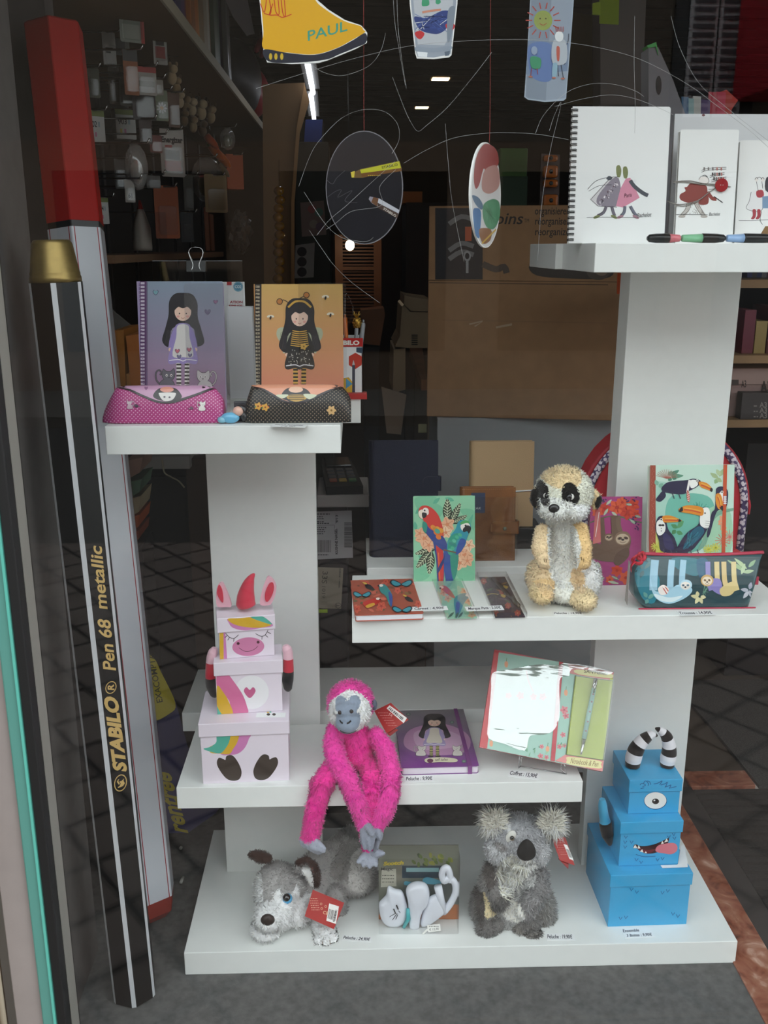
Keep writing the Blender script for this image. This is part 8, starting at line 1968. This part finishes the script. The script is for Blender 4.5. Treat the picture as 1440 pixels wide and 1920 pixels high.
# keyring animals
for x0, y0, x1, y1, xw, c, lb in ((312, 20, 332, 100, -.50, '#2c2a24', 'dark pack right of the highest battery pack'), (205, 128, 224, 192, -.56, '#4a4234', 'olive brown pack beside the red pen cap'), (316, 176, 336, 236, -.48, '#6a4a3a', 'brown pack right of the daisy pack'), (262, 226, 284, 268, -.52, '#3a2c2a', 'dark red brown pack under the dark blister pack'), (345, 330, 362, 392, -.48, '#3c3a30', 'dark pack left of the olive round pack'), (216, 300, 234, 352, -.56, '#22221e', 'black pack under the ink box 903'), (302, 356, 318, 400, -.54, '#5a3420', 'rust brown pack tucked behind the orange scissors'), (340, 400, 362, 452, -.50, '#2e3438', 'slate pack low down beside the scissors')): pack(x0, y0, x1, y1, xw, lb, c)
for k, (x0, x1, c) in enumerate(((388, 394, '#8a5a44'), (397, 403, '#7a4a30'))):
    a = Px(x0, 470, -.57); b = Px(x1, 470, -.57); m = MB(); m.box((-.575, a.y, a.z), (-.57, b.y, a.z+.16-.02*k), mat('ruler_'+c.strip('#'), c, .6), .001); tag(m.build('hanging_ruler'), ('reddish' if k == 0 else 'darker')+' wooden ruler upright at the back of the product ledge', 'ruler')
m = MB(); c = Px(452, 462, -.5); r2 = random.Random(4)
b = bmesh.new(); bmesh.ops.create_icosphere(b, subdivisions=3, radius=1)
for v in b.verts: v.co *= 1+r2.uniform(-.22, .2)
b.verts.index_update(); m.bm(b, mat('crinkled_film', '#8a8480', .12, metal=.7), Matrix.Translation(c+Vector((0, 0, .06))) @ Matrix.Diagonal((.05, .14, .085, 1))); tag(m.build('hanging_foil_bag'), 'crinkled shiny bag at the far end of the product ledge', 'bag')
def keyring(x, y, s, c1, c2, label, carrot=False):
    c = Px(x, y, -.47); k = zc(c)*s
    t = thing('hanging_keyring', label, 'keyring', c-Vector((0, 0, 12*k)), 'plush keyrings on the pegboard')
    m = MB()
    if carrot:
        m.tube([c+Vector((-8*k, 0, 9*k)), c, c+Vector((8*k, -2*k, -8*k)), c+Vector((14*k, -3*k, -14*k))], [7*k, 8*k, 6*k, 2*k], PLUSH, 10, lin(c1)); m.build('body', t)
        m = MB(); m.ell(c+Vector((-11*k, 0, 12*k)), (4*k, 4*k, 5*k), PLUSH, col=lin(c2)); m.build('leaves', t)
    else:
        m.ell(c, (8*k, 7*k, 10*k), PLUSH, col=lin(c1)); m.ell(c+Vector((4*k, -4*k, 12*k)), (7*k, 7*k, 6.5*k), PLUSH, col=lin(c1)); m.build('body', t)
        for sg in (-1, 1):
            m = MB(); m.ell(c+Vector((4*k+sg*5*k, -4*k, 19*k)), (2.6*k, 2*k, 3.6*k), PLUSH, col=lin(c2)); m.build('ear', t)
    m = MB(); m.tube([c+Vector((0, 0, 18*k)), c+Vector((-2*k, 0, 28*k))], .001, CHROME, 6); m.build('ring', t)
for args in ((322, 146, 1.2, '#b09a78', '#8a7456', 'cream keyring animal hanging above the others'), (331, 165, 1., '#a48c68', '#6a5240', 'tan keyring animal just below the highest one'), (337, 192, 1.0, '#b8a688', '#8a7456', 'cream keyring animal at the left of the row'), (349, 200, 1.0, '#8f7a5c', '#5a4634', 'brown keyring animal second in the row'), (360, 206, 1.1, '#b8a688', '#2a2420', 'cream keyring animal with dark ears'), (377, 212, 1.25, '#c0ac8a', '#3a3028', 'larger cream keyring animal in the middle of the row'), (395, 220, 1.1, '#b09a78', '#6a5240', 'tan keyring animal at the right end of the row'), (345, 226, 1., '#7a664c', '#4a3a2c', 'dark brown keyring animal in the lower row'), (362, 238, 1.0, '#a08c6c', '#5a4634', 'sandy keyring animal in the lower row'), (380, 246, 1., '#6a5644', '#3a2c22', 'darkest keyring animal in the lower row')): keyring(*args)
for args in ((395, 264, 1.0, '#c24a1c', '#4a6a34', 'red orange carrot keyring, highest of the four'), (404, 284, 1.1, '#d0601c', '#4a6a34', 'orange carrot keyring second from the top'), (417, 298, 1.1, '#d86a20', '#4a6a34', 'bright orange carrot keyring'), (417, 318, .9, '#7a6a50', '#4a4a34', 'dull brown carrot keyring at the bottom right')): keyring(*args, carrot=True)
# beads, card boards, tan panel in the middle distance
TP = pboard('tan_panel', 'tall tan board standing left of the fluorescent tubes', 'board', [(492, 158), (571, 155), (560, 250), (548, 370), (545, 1175), (500, 1175)], 4.4, .02, mat('tan_board', '#8a6c4a', .7))
pboard('pale_leaning_strip', 'pale strip leaning against the tall tan board', 'board', [(571, 158), (580, 190), (562, 250), (552, 380), (552, 1178), (546, 1178), (546, 380), (556, 240)], 4.35, .01, mat('pale_tan', '#b0885c', .7))

pboard('blue_crate', 'blue box under the fluorescent tubes', 'box', [(573, 224), (605, 224), (603, 266), (570, 266)], 4.9, .2, mat('crate_blue', '#1f3f94', .5))
wbox('storage_rack', 'dim tall rack under the blue box', 'rack', 566, 266.5, 616, 900, 4.9, .25, mat('rack_dim', '#2a3028', .6), zb=-.003)
t = thing('hanging_capsule_strip', 'hanging strip of yellow toy capsules behind the orange notebook', 'toy strip', P(523, 525, 3.4))
c = 0
for k in range(11):
    p = P(523+2*math.sin(k*1.7), 358+k*16.5, 3.4); m = MB(); r_ = zc(p)*9.5; m.ell(p, (r_*1.05, r_, r_*.9), mat('amber_capsule', '#a8761a', .12, coat=.6), n=14); m.build('capsule', t)
m = MB(); m.tube([P(523, 300, 3.41), P(523, 540, 3.41)], .002, CLEARP, 6); m.build('strip_cord', t)
A = vert_art(3.5, (0, 0, 1)); A.mt = PRINT
for nm, lb, pts, col, dr in (('hanging_stamp_card', 'card with coloured stamps behind the capsule strip', [(563, 380), (607, 376), (612, 440), (566, 444)], '#6a5a56', lambda a: [a.ell(x, y, 8, 8, c) for x, y, c in ((585, 392, '#8a4a4a'), (598, 398, '#4a6a60'), (588, 420, '#7a7068'), (600, 425, '#5a4a5a'))]),
    ('hanging_button_card', 'pale card with three black round buttons behind the orange notebook', [(554, 460), (590, 455), (588, 520), (552, 522)], '#7a7674', lambda a: [a.ell(566, y, 9, 9, '#17161a') for y in (472, 491, 510)])):
    A = vert_art(3.5, (0, 0, 1)); A.mt = PRINT; m = MB(); m.prism([A.m(*p) for p in pts], -.003, 0, PRINT, plmat(A), lin(col)); o = tag(m.build(nm), lb, 'card'); dr(A); A.done('print', o)
# mid-back shelving silhouettes
wbox('back_cabinet', 'dark brown cabinet at the back behind the bulb', 'cabinet', 618, 395, 780, 600, 5.2, .4, mat('cabinet_brown', '#3a2416', .6), zb=-.003)
ZR = P(0, 380, 4.6).z; wbox('orange_box', 'orange box on the dark rack right of the black oval card', 'box', 756, 359, 792, 380, 4.62, .2, mat('box_orange', '#b0682c', .6), zb=ZR+.001)
ZC = P(800, 386, 2.36).z; wbox('dark_green_box', 'dark green box on the brown carton right of the palette card', 'box', 930, 330, 990, 386, 2.52, .1, mat('box_dkgreen', '#22402c', .6), zb=ZC+.003); wbox('green_box', 'lighter green box on top of the dark green box', 'box', 936, 278, 990, 329, 2.52, .1, mat('box_green', '#3f6a2c', .6), zb=P(0, 330, 2.52).z+.001)
wbox('display_rack', 'dark wooden rack across the back of the shop', 'rack', 760, 380, 1010, 640, 4.6, .4, mat('rack_dark', '#2c2018', .6), zb=-.003)
t = thing('punch_pack', 'clear pack of orange hole punches behind the spiral notebook', 'packaged goods', P(1031, 386, 2.46))
A = vert_art(2.46, (0, 0, 1)); m = MB(); m.prism([A.m(*p) for p in ((1015, 288), (1050, 290), (1048, 387), (1012, 387))], -.004, 0, mat('pack_card', '#5a4a48', .6), plmat(A)); m.build('backing_card', t)
for y, h_ in ((297, 12), (322, 22), (344, 14), (376, 22)):
    c = P(1032, y, 2.44); m = MB(); k = zc(c); m.box((c.x-14*k, 2.432, c.z-h_*k/2), (c.x+14*k, 2.455, c.z+h_*k/2), mat('punch_orange', '#b0601c', .35), .006); pn = m.build('hole_punch', t)
    m = MB(); m.ell((c.x, 2.431, c.z), (4*k, .002, 4*k), BLACKP, n=10); m.build('punch_dot', pn)
# upper right: pillar, tags, file, envelopes
pboard('grey_upright_panel', 'dull grey upright panel behind the bottle cut-out', 'banner', [(1125, -60), (1214, -60), (1208, 90), (1216, 196), (1126, 196)], 2.6, .08, mat('pillar_grey', '#6f6a68', .7))  # a grey panel of the shop interior, set here without any support
pboard('hanging_lime_card', 'lime green card hanging at the top beside the bottle cut-out', 'card', [(1124, -40), (1162, -40), (1160, 46), (1124, 44)], 2.5, .003, mat('lime_sheet', '#8fa81c', .5))
pboard('hanging_lime_clip', 'small lime clip holding the hanging card', 'clip', [(1111, 6), (1126, 3), (1126, 28), (1111, 27)], 2.48, .006, mat('lime_clip', '#a0b82c', .4))
pboard('hanging_olive_screen', 'dim olive screen behind the bottle cut-out', 'screen', [(1060, 20), (1124, 30), (1124, 194), (1060, 194)], 2.75, .02, mat('olive_screen', '#4a3f1c', .8))
t = thing('plastic_file', 'grey translucent file with a finger slot behind the spiral notebook', 'file', P(1250, 456, 1.99))
A = vert_art(1.99, (0, 0, 1)); m = MB(); m.prism([A.m(*p) for p in ((1216, 90), (1234, 88), (1262, 150), (1285, 214), (1285, 455.5), (1216, 455.5))], -.05, 0, mat('file_grey', '#6d6c70', .35), plmat(A)); m.build('file_body', t)
m = MB(); m.prism([A.m(1235+4*math.cos(k*.4)*1.3, 160+18*math.sin(k*.4)) for k in range(16)], .0005, .001, BLACKP, plmat(A)); m.build('finger_slot', t)
m = MB(); m.prism([A.m(*p) for p in ((1212, 86), (1230, 79), (1234, 104), (1229, 88), (1215, 90))], -.03, .002, mat('green_edge', '#3f9a4c', .4), plmat(A)); m.build('green_edge', t)
for k, (x0, x1, top, c, nm) in enumerate(((1280, 1291, 181, '#2f5a7c', 'blue'), (1290, 1299, 184, '#8fb0b0', 'pale blue'), (1298, 1310, 180, '#b9bab4', 'white'), (1309, 1325, 186, '#4a3464', 'purple'), (1323, 1337, 172, '#b0283c', 'crimson'), (1335, 1350, 172, '#c43a52', 'pink red'))):
    pboard('envelope', nm+' envelope in the fan behind the white folder', 'envelope', [(x0-2+k*2, top), (x1+k*2.2, top+1), (x1, 456), (x0, 456)], 2.05+k*.012, .004, mat('env_'+c.strip('#'), c, .6), 'envelopes behind the white folder')
pboard('red_envelope', 'bright red tilted envelope at the end of the fan', 'envelope', [(1340, 176), (1362, 168), (1384, 188), (1372, 205), (1364, 456), (1352, 456)], 2.125, .003, mat('env_red', '#b8321c', .5))
pboard('dark_red_sheet', 'dark red card at the right edge beside the white folder', 'card', [(1432, 218), (1460, 214), (1460, 456), (1428, 456)], 2.0, .004, mat('dkred_sheet', '#7a1c24', .6))
pboard('hanging_orange_label', 'orange label strip left of the right column under the top shelf', 'label', [(1158, 512), (1167, 512), (1166, 552), (1157, 551)], 1.99, .003, mat('orange_label', '#c4501c', .5))
# right wall shelves
M_PINE = mat('pine_shelf', '#9a7a56', .6, noise=.1, nscale=10)
for lb, ya, yb in (('upper pine shelf at the right with books', 524, 533), ('middle pine shelf at the right with craft packs', 665, 690), ('lower pine shelf at the right with paper boxes', 785, 822)):
    a = P(1370, ya, 2.62); m = MB(); m.box((a.x-.02, 2.60, a.z-.022), (2.3, 3.35, a.z), M_PINE, .001); tag(m.build('pine_shelf'), lb, 'shelf')
zu = P(1370, 524, 2.62).z; zm = P(1370, 665, 2.62).z; zl_ = P(1370, 785, 2.62).z
def rowbox(name, label, cat, px, Y, w, d, h, z, mt, group=None, lean=0):
    x = P(px, 600, Y).x; m = MB(); m.box((x, Y, z+.0005), (x+w, Y+d, z+h), mt, .001); return tag(m.build(name), label, cat, group)
for k, (c, nm) in enumerate((('#2f3a6a', 'navy'), ('#3c3c44', 'charcoal'), ('#22305a', 'dark blue'), ('#6a6a72', 'grey'), ('#4a2a3a', 'maroon'), ('#2a4a6a', 'steel blue'))): rowbox('book', nm+' book on the upper pine shelf at the right', 'book', 1392+k*9, 2.75, .016, .2, .055+.004*(k % 2), zu, mat('bk_'+c.strip('#'), c, .5), 'books on the pine shelf')
for k, (c, nm, h_) in enumerate((('#7a3a48', 'mauve', .12), ('#a8925c', 'yellow', .09), ('#5a2a2c', 'dark red', .13), ('#b0742c', 'amber', .1))): rowbox('craft_pack', nm+' craft pack on the middle pine shelf', 'packaged goods', 1396+k*23, 2.64, .032, .12, h_, zm, mat('cp_'+c.strip('#'), c, .4))
t = thing('paper_box', 'open pinkish carton of A3 paper on the lower pine shelf', 'paper box', (P(1372, 740, 2.8).x+.15, 2.9, zl_))
xb = P(1378, 740, 2.62).x; m = MB(); m.box((xb, 2.652, zl_+.0005), (xb+.4, 3.1, zl_+.11), mat('paper_carton', '#a88c88', .7), .002); m.box((xb-.004, 2.647, zl_+.092), (xb+.404, 3.1, zl_+.138), mat('carton_lid', '#b09690', .7), .002); m.build('carton', t)
A = vert_art(2.6465, (0, 0, 1)); A.mt = PRINT
A.rect(1372, 712, 1385, 722, '#4a4444'); A.text('A3', (1390, 726), (1399, 726), (1390, 713), '#2a2626', .02); A.text('A3', (1426, 735), (1446, 735), (1426, 714), '#2a2626', .03); A.done('print', t)
m = MB(); xc = P(1402, 790, 2.55).x; m.box((xc, 2.604, zl_+.0005), (xc+.3, 2.642, zl_+.075), mat('dark_ream', '#3a3434', .6), .002); o = tag(m.build('paper_ream'), 'dark wrapped paper ream in front of the A3 carton', 'paper')
A = vert_art(2.6035, (0, 0, 1)); A.mt = PRINT
for y in (764, 774, 784): A.text('A3', (1424, y), (1438, y), (1424, y-10), '#8a8480', .02); A.scrawl(1413, y-4, 1421, 4, '#8a8480', y)
A.done('print', o)
wbox('right_cupboard', 'black cupboard under the lower pine shelf at the right', 'cupboard', 1368, 830, 1560, 1160, 2.95, .3, M_DK, zb=-.003)
# card terminal on its white stand, black cartons with labels
t = thing('white_stand', 'white counter block under the card terminal', 'counter', P(640, 955, 2.12))
a, b = P(594, 952, 2.12), P(692, 928, 2.12); m = MB(); m.box((a.x, 2.12, a.z), (b.x, 2.30, b.z), mat('stand_white', '#9a9492', .5), .003); m.build('counter_block', t)
a2, b2 = P(570, 1255, 2.16), P(655, 956, 2.16)
m = MB(); m.box((a.x+.0, 2.16, 0), (P(652, 1100, 2.16).x, 2.42, a.z-.001), M_DK, .003); st_ = tag(m.build('black_carton'), 'tall black carton with two shipping labels behind the left column', 'carton')
A = vert_art(2.1595, (570, 840, 4.571)); A.mt = PRINT
A.poly([(108, 545), (408, 535), (420, 940), (118, 955)], '#b4b2b5')
for y, x1 in ((562, 220), (585, 165), (602, 175), (628, 170), (642, 218), (678, 190), (695, 180), (713, 180), (730, 165)): A.scrawl(112, y, x1, 14, '#2a2a2c', y)
A.text('9/13', (292, 640), (290, 575), (272, 640), '#2a2a2c', .02); A.text('KUEHNE NAGEL', (290, 910), (284, 690), (268, 910), '#2a2a2c', .03)
for k in range(16): A.rect(115+k*7.5, 790, 115+k*7.5+rr.uniform(2, 5), 893, '#232325', False)
for k in range(24): A.rect(345, 640+k*9, 412, 640+k*9+rr.uniform(3, 6), '#232325', False)
A.k += 1; A.line([(112, 665), (250, 660), (262, 660), (262, 690)], 2, '#2a2a2c'); A.line([(275, 560), (272, 650)], 2, '#2a2a2c'); A.scrawl(120, 912, 210, 12, '#2a2a2c', 5)
A.poly([(112, 1020), (338, 1028), (318, 1378), (118, 1372)], '#9a9080'); A.text('33S', (160, 1055), (152, 1160), (205, 1058), '#4a423a', .01); A.text('1019', (155, 1185), (152, 1285), (185, 1187), '#4a423a', .0); A.text('KUEHNE + NAGEL', (304, 1032), (296, 1200), (316, 1033), '#2a2a2c', .02)
for i in range(20):
    a0 = i*.314; A.line([(292+26*math.cos(a0), 1350+22*math.sin(a0)), (292+26*math.cos(a0+.33), 1350+22*math.sin(a0+.33))], 3, '#2a2a2c', step=False)
A.k += 1; A.line([(280, 1350), (305, 1350)], 4, '#2a2a2c'); A.line([(280, 1338), (280, 1362)], 4, '#2a2a2c'); A.rect(120, 1382, 202, 1412, '#a4c024')
A.done('label_print', st_)
t = thing('card_terminal', 'black card payment terminal on the white block', 'card terminal', P(644, 925, 2.14))
A = lay((612, 924), (681, 922), (615, 869), P(692, 928, 2.12).z+.006); A.mt = PRINTG
m = MB(); prof = [(0, 0), (A.w, 0), (A.w*.98, A.h*.6), (A.w*.92, A.h), (A.w*.08, A.h), (A.w*.02, A.h*.6)]; M = plmat(A)
m.prism(prof, -.005, .014, mat('terminal_black', '#0e0e10', .6, spec=.2), M); m.build('terminal_body', t)
m = MB(); m.box((A.w*.12, A.h*.62, .014), (A.w*.88, A.h*.92, .022), mat('terminal_screen', '#0c0d10', .15, coat=.5), .002, M=M); m.build('screen', t)
for r_ in range(4):
    for c_ in range(3):
        col = '#2c3038' if r_ else ('#8a3a1c', '#a88a2c', '#2c6a3c')[c_]
        u0 = A.w*(.12+c_*.27); v0 = A.h*(.14+r_*.115); m = MB(); m.box((u0, v0, .014), (u0+A.w*.21, v0+A.h*.075, .018), mat('key_'+col.strip('#'), col, .5), .001, M=M); m.build('key', t)
# under the left shelf: desk, papers, dark cabinet, binders, back-to-school bag
wbox('dark_cabinet', 'dark cabinet seen below the left shelf', 'cabinet', 250, 892, 372, 1180, 2.5, .4, M_DK, zb=-.003); wbox('brown_plank', 'brown plank standing beside the dark cabinet', 'plank', 368, 860, 395, 1230, 2.45, .045, mat('plank_brown', '#3a2a20', .7), zb=-.003)
wbox('paper_tray', 'pale paper tray on the dark cabinet', 'tray', 256, 855, 355, 880, 2.42, .25, mat('tray_pale', '#8a8480', .6))
m = MB(); m.tube([P(x, y, 2.40) for x, y in crom([(304, 858), (306, 878), (310, 888), (322, 895), (335, 902), (346, 914)], 5, False)], .0022, mat('cotton_string', '#9a927c', .9), 6); tag(m.build('hanging_cotton_string'), 'loose cotton string hanging from the paper tray', 'string')
for k, (c, nm, y0, y1) in enumerate((('#8a6a5a', 'pinkish', 857, 898), ('#4a6a54', 'green', 898, 935), ('#a89a7a', 'cream', 930, 972), ('#b0501c', 'orange', 965, 1000), ('#8a3a1c', 'rust', 995, 1025))):
    pboard('notebook_stack', nm+' notebook edge jutting out beside the white giant pen', 'notebook', [(235, y0+8), (268-k*2, y0), (262-k, y1-12), (240, y1)], 2.05+k*.01, .12, mat('nbk_'+c.strip('#'), c, .6), 'notebooks stacked beside the white giant pen')
for pts, c, lb in (([(212, 620), (232, 618), (236, 730), (216, 732)], '#9a6224', 'left brown magazine holder behind the lilac notebook'), ([(236, 630), (262, 626), (266, 730), (246, 732)], '#a8642c', 'right brown magazine holder behind the lilac notebook')): pboard('magazine_holder', lb, 'holder', pts, 2.05, .15, mat('holder_'+c.strip('#'), c, .6))
wbox('wooden_case', 'low wooden case between the two magazine holders', 'case', 232, 701, 335, 760, 2.06, .1, mat('case_wood', '#a8743c', .6), zb=Z2+.001)
wbox('notebook_stand', 'dark stand under the jutting notebooks', 'stand', 236, 1024, 266, 1100, 2.09, .12, M_DK, zb=.001)
t = thing('hanging_grey_sheet', 'grey sheet leaning behind the brown magazine holders', 'sheet', P(230, 660, 2.18)); A = vert_art(2.2, (0, 0, 1)); m = MB(); m.prism([A.m(*p) for p in ((206, 578), (262, 625), (262, 700), (208, 700))], -.01, 0, mat('sheet_grey', '#5a5652', .7), plmat(A)); m.build('sheet', t)
# blue back-to-school banner bag with yellow tag
A = Art(P(330, 1480, 1.98), Vector((.86, .5, 0)).normalized(), Vector((.0, .25, 1)).normalized()); A.V = A.V-A.U*A.V.dot(A.U); A.V.normalize(); A.N = A.U.cross(A.V); A.z(0, 0, 1); A.mt = PRINT
t = thing('school_banner', 'dark blue back-to-school banner with yellow lettering on the floor at left', 'banner', A.w3(0, A.m(340, 1560)[1]))
m = MB(); m.prism([A.m(*p) for p in ((285, 1345), (328, 1310), (352, 1400), (420, 1500), (405, 1525), (352, 1562), (300, 1562), (285, 1480))], -.004, 0, mat('banner_blue', '#2b2a54', .6), plmat(A)); m.build('banner_sheet', t)
YL = '#a8981c'
A.text('rentrée', (352, 1562), (318, 1450), (318, 1555), YL, .03); A.text('Clas', (312, 1500), (296, 1412), (285, 1492), YL, .03); A.done('banner_lettering', t)
A2_ = Art(A.O+A.N*.012, A.U, A.V); A2_.z(0, 0, 1); A2_.mt = PRINT
m = MB(); m.prism([A2_.m(*p) for p in crom([(276, 1232), (290, 1236), (302, 1260), (329, 1318), (318, 1338), (284, 1350), (276, 1300)], 4)], -.002, 0, mat('tag_yellow', '#b0a024', .5), plmat(A2_)); o = tag(m.build('yellow_tag'), 'yellow tag beside the white giant pen reading EXACOM', 'tag')
A2_.text('EXACOMPTA', (305, 1316), (288, 1225), (294, 1318), '#3a3a1c', .01); A2_.done('tag_lettering', o)
for lb, x, y, L, an in (('longer chalk bit lying on the grey floor left of the shelf', 341, 1650, .022, 1.35), ('tiny chalk bit lying on the grey floor near the banner', 339, 1590, .008, .9)):
    c = Pz(x, y, .004); m = MB(); d_ = Vector((math.cos(an)*.35, math.sin(an), 0)); m.tube([c-d_*L/2, c+d_*L/2], .0038, mat('chalk', '#b9b6ae', .9), 10); tag(m.build('chalk_stick'), lb, 'chalk')
# ------------------------------------------------------------------ lamps of the shop
def lamp(name, loc, energy, col, size):
    l = bpy.data.lights.new(name, 'AREA'); l.energy = energy; l.color = col; l.size = size
    o = bpy.data.objects.new(name, l); C.objects.link(o); o.location = loc; return o
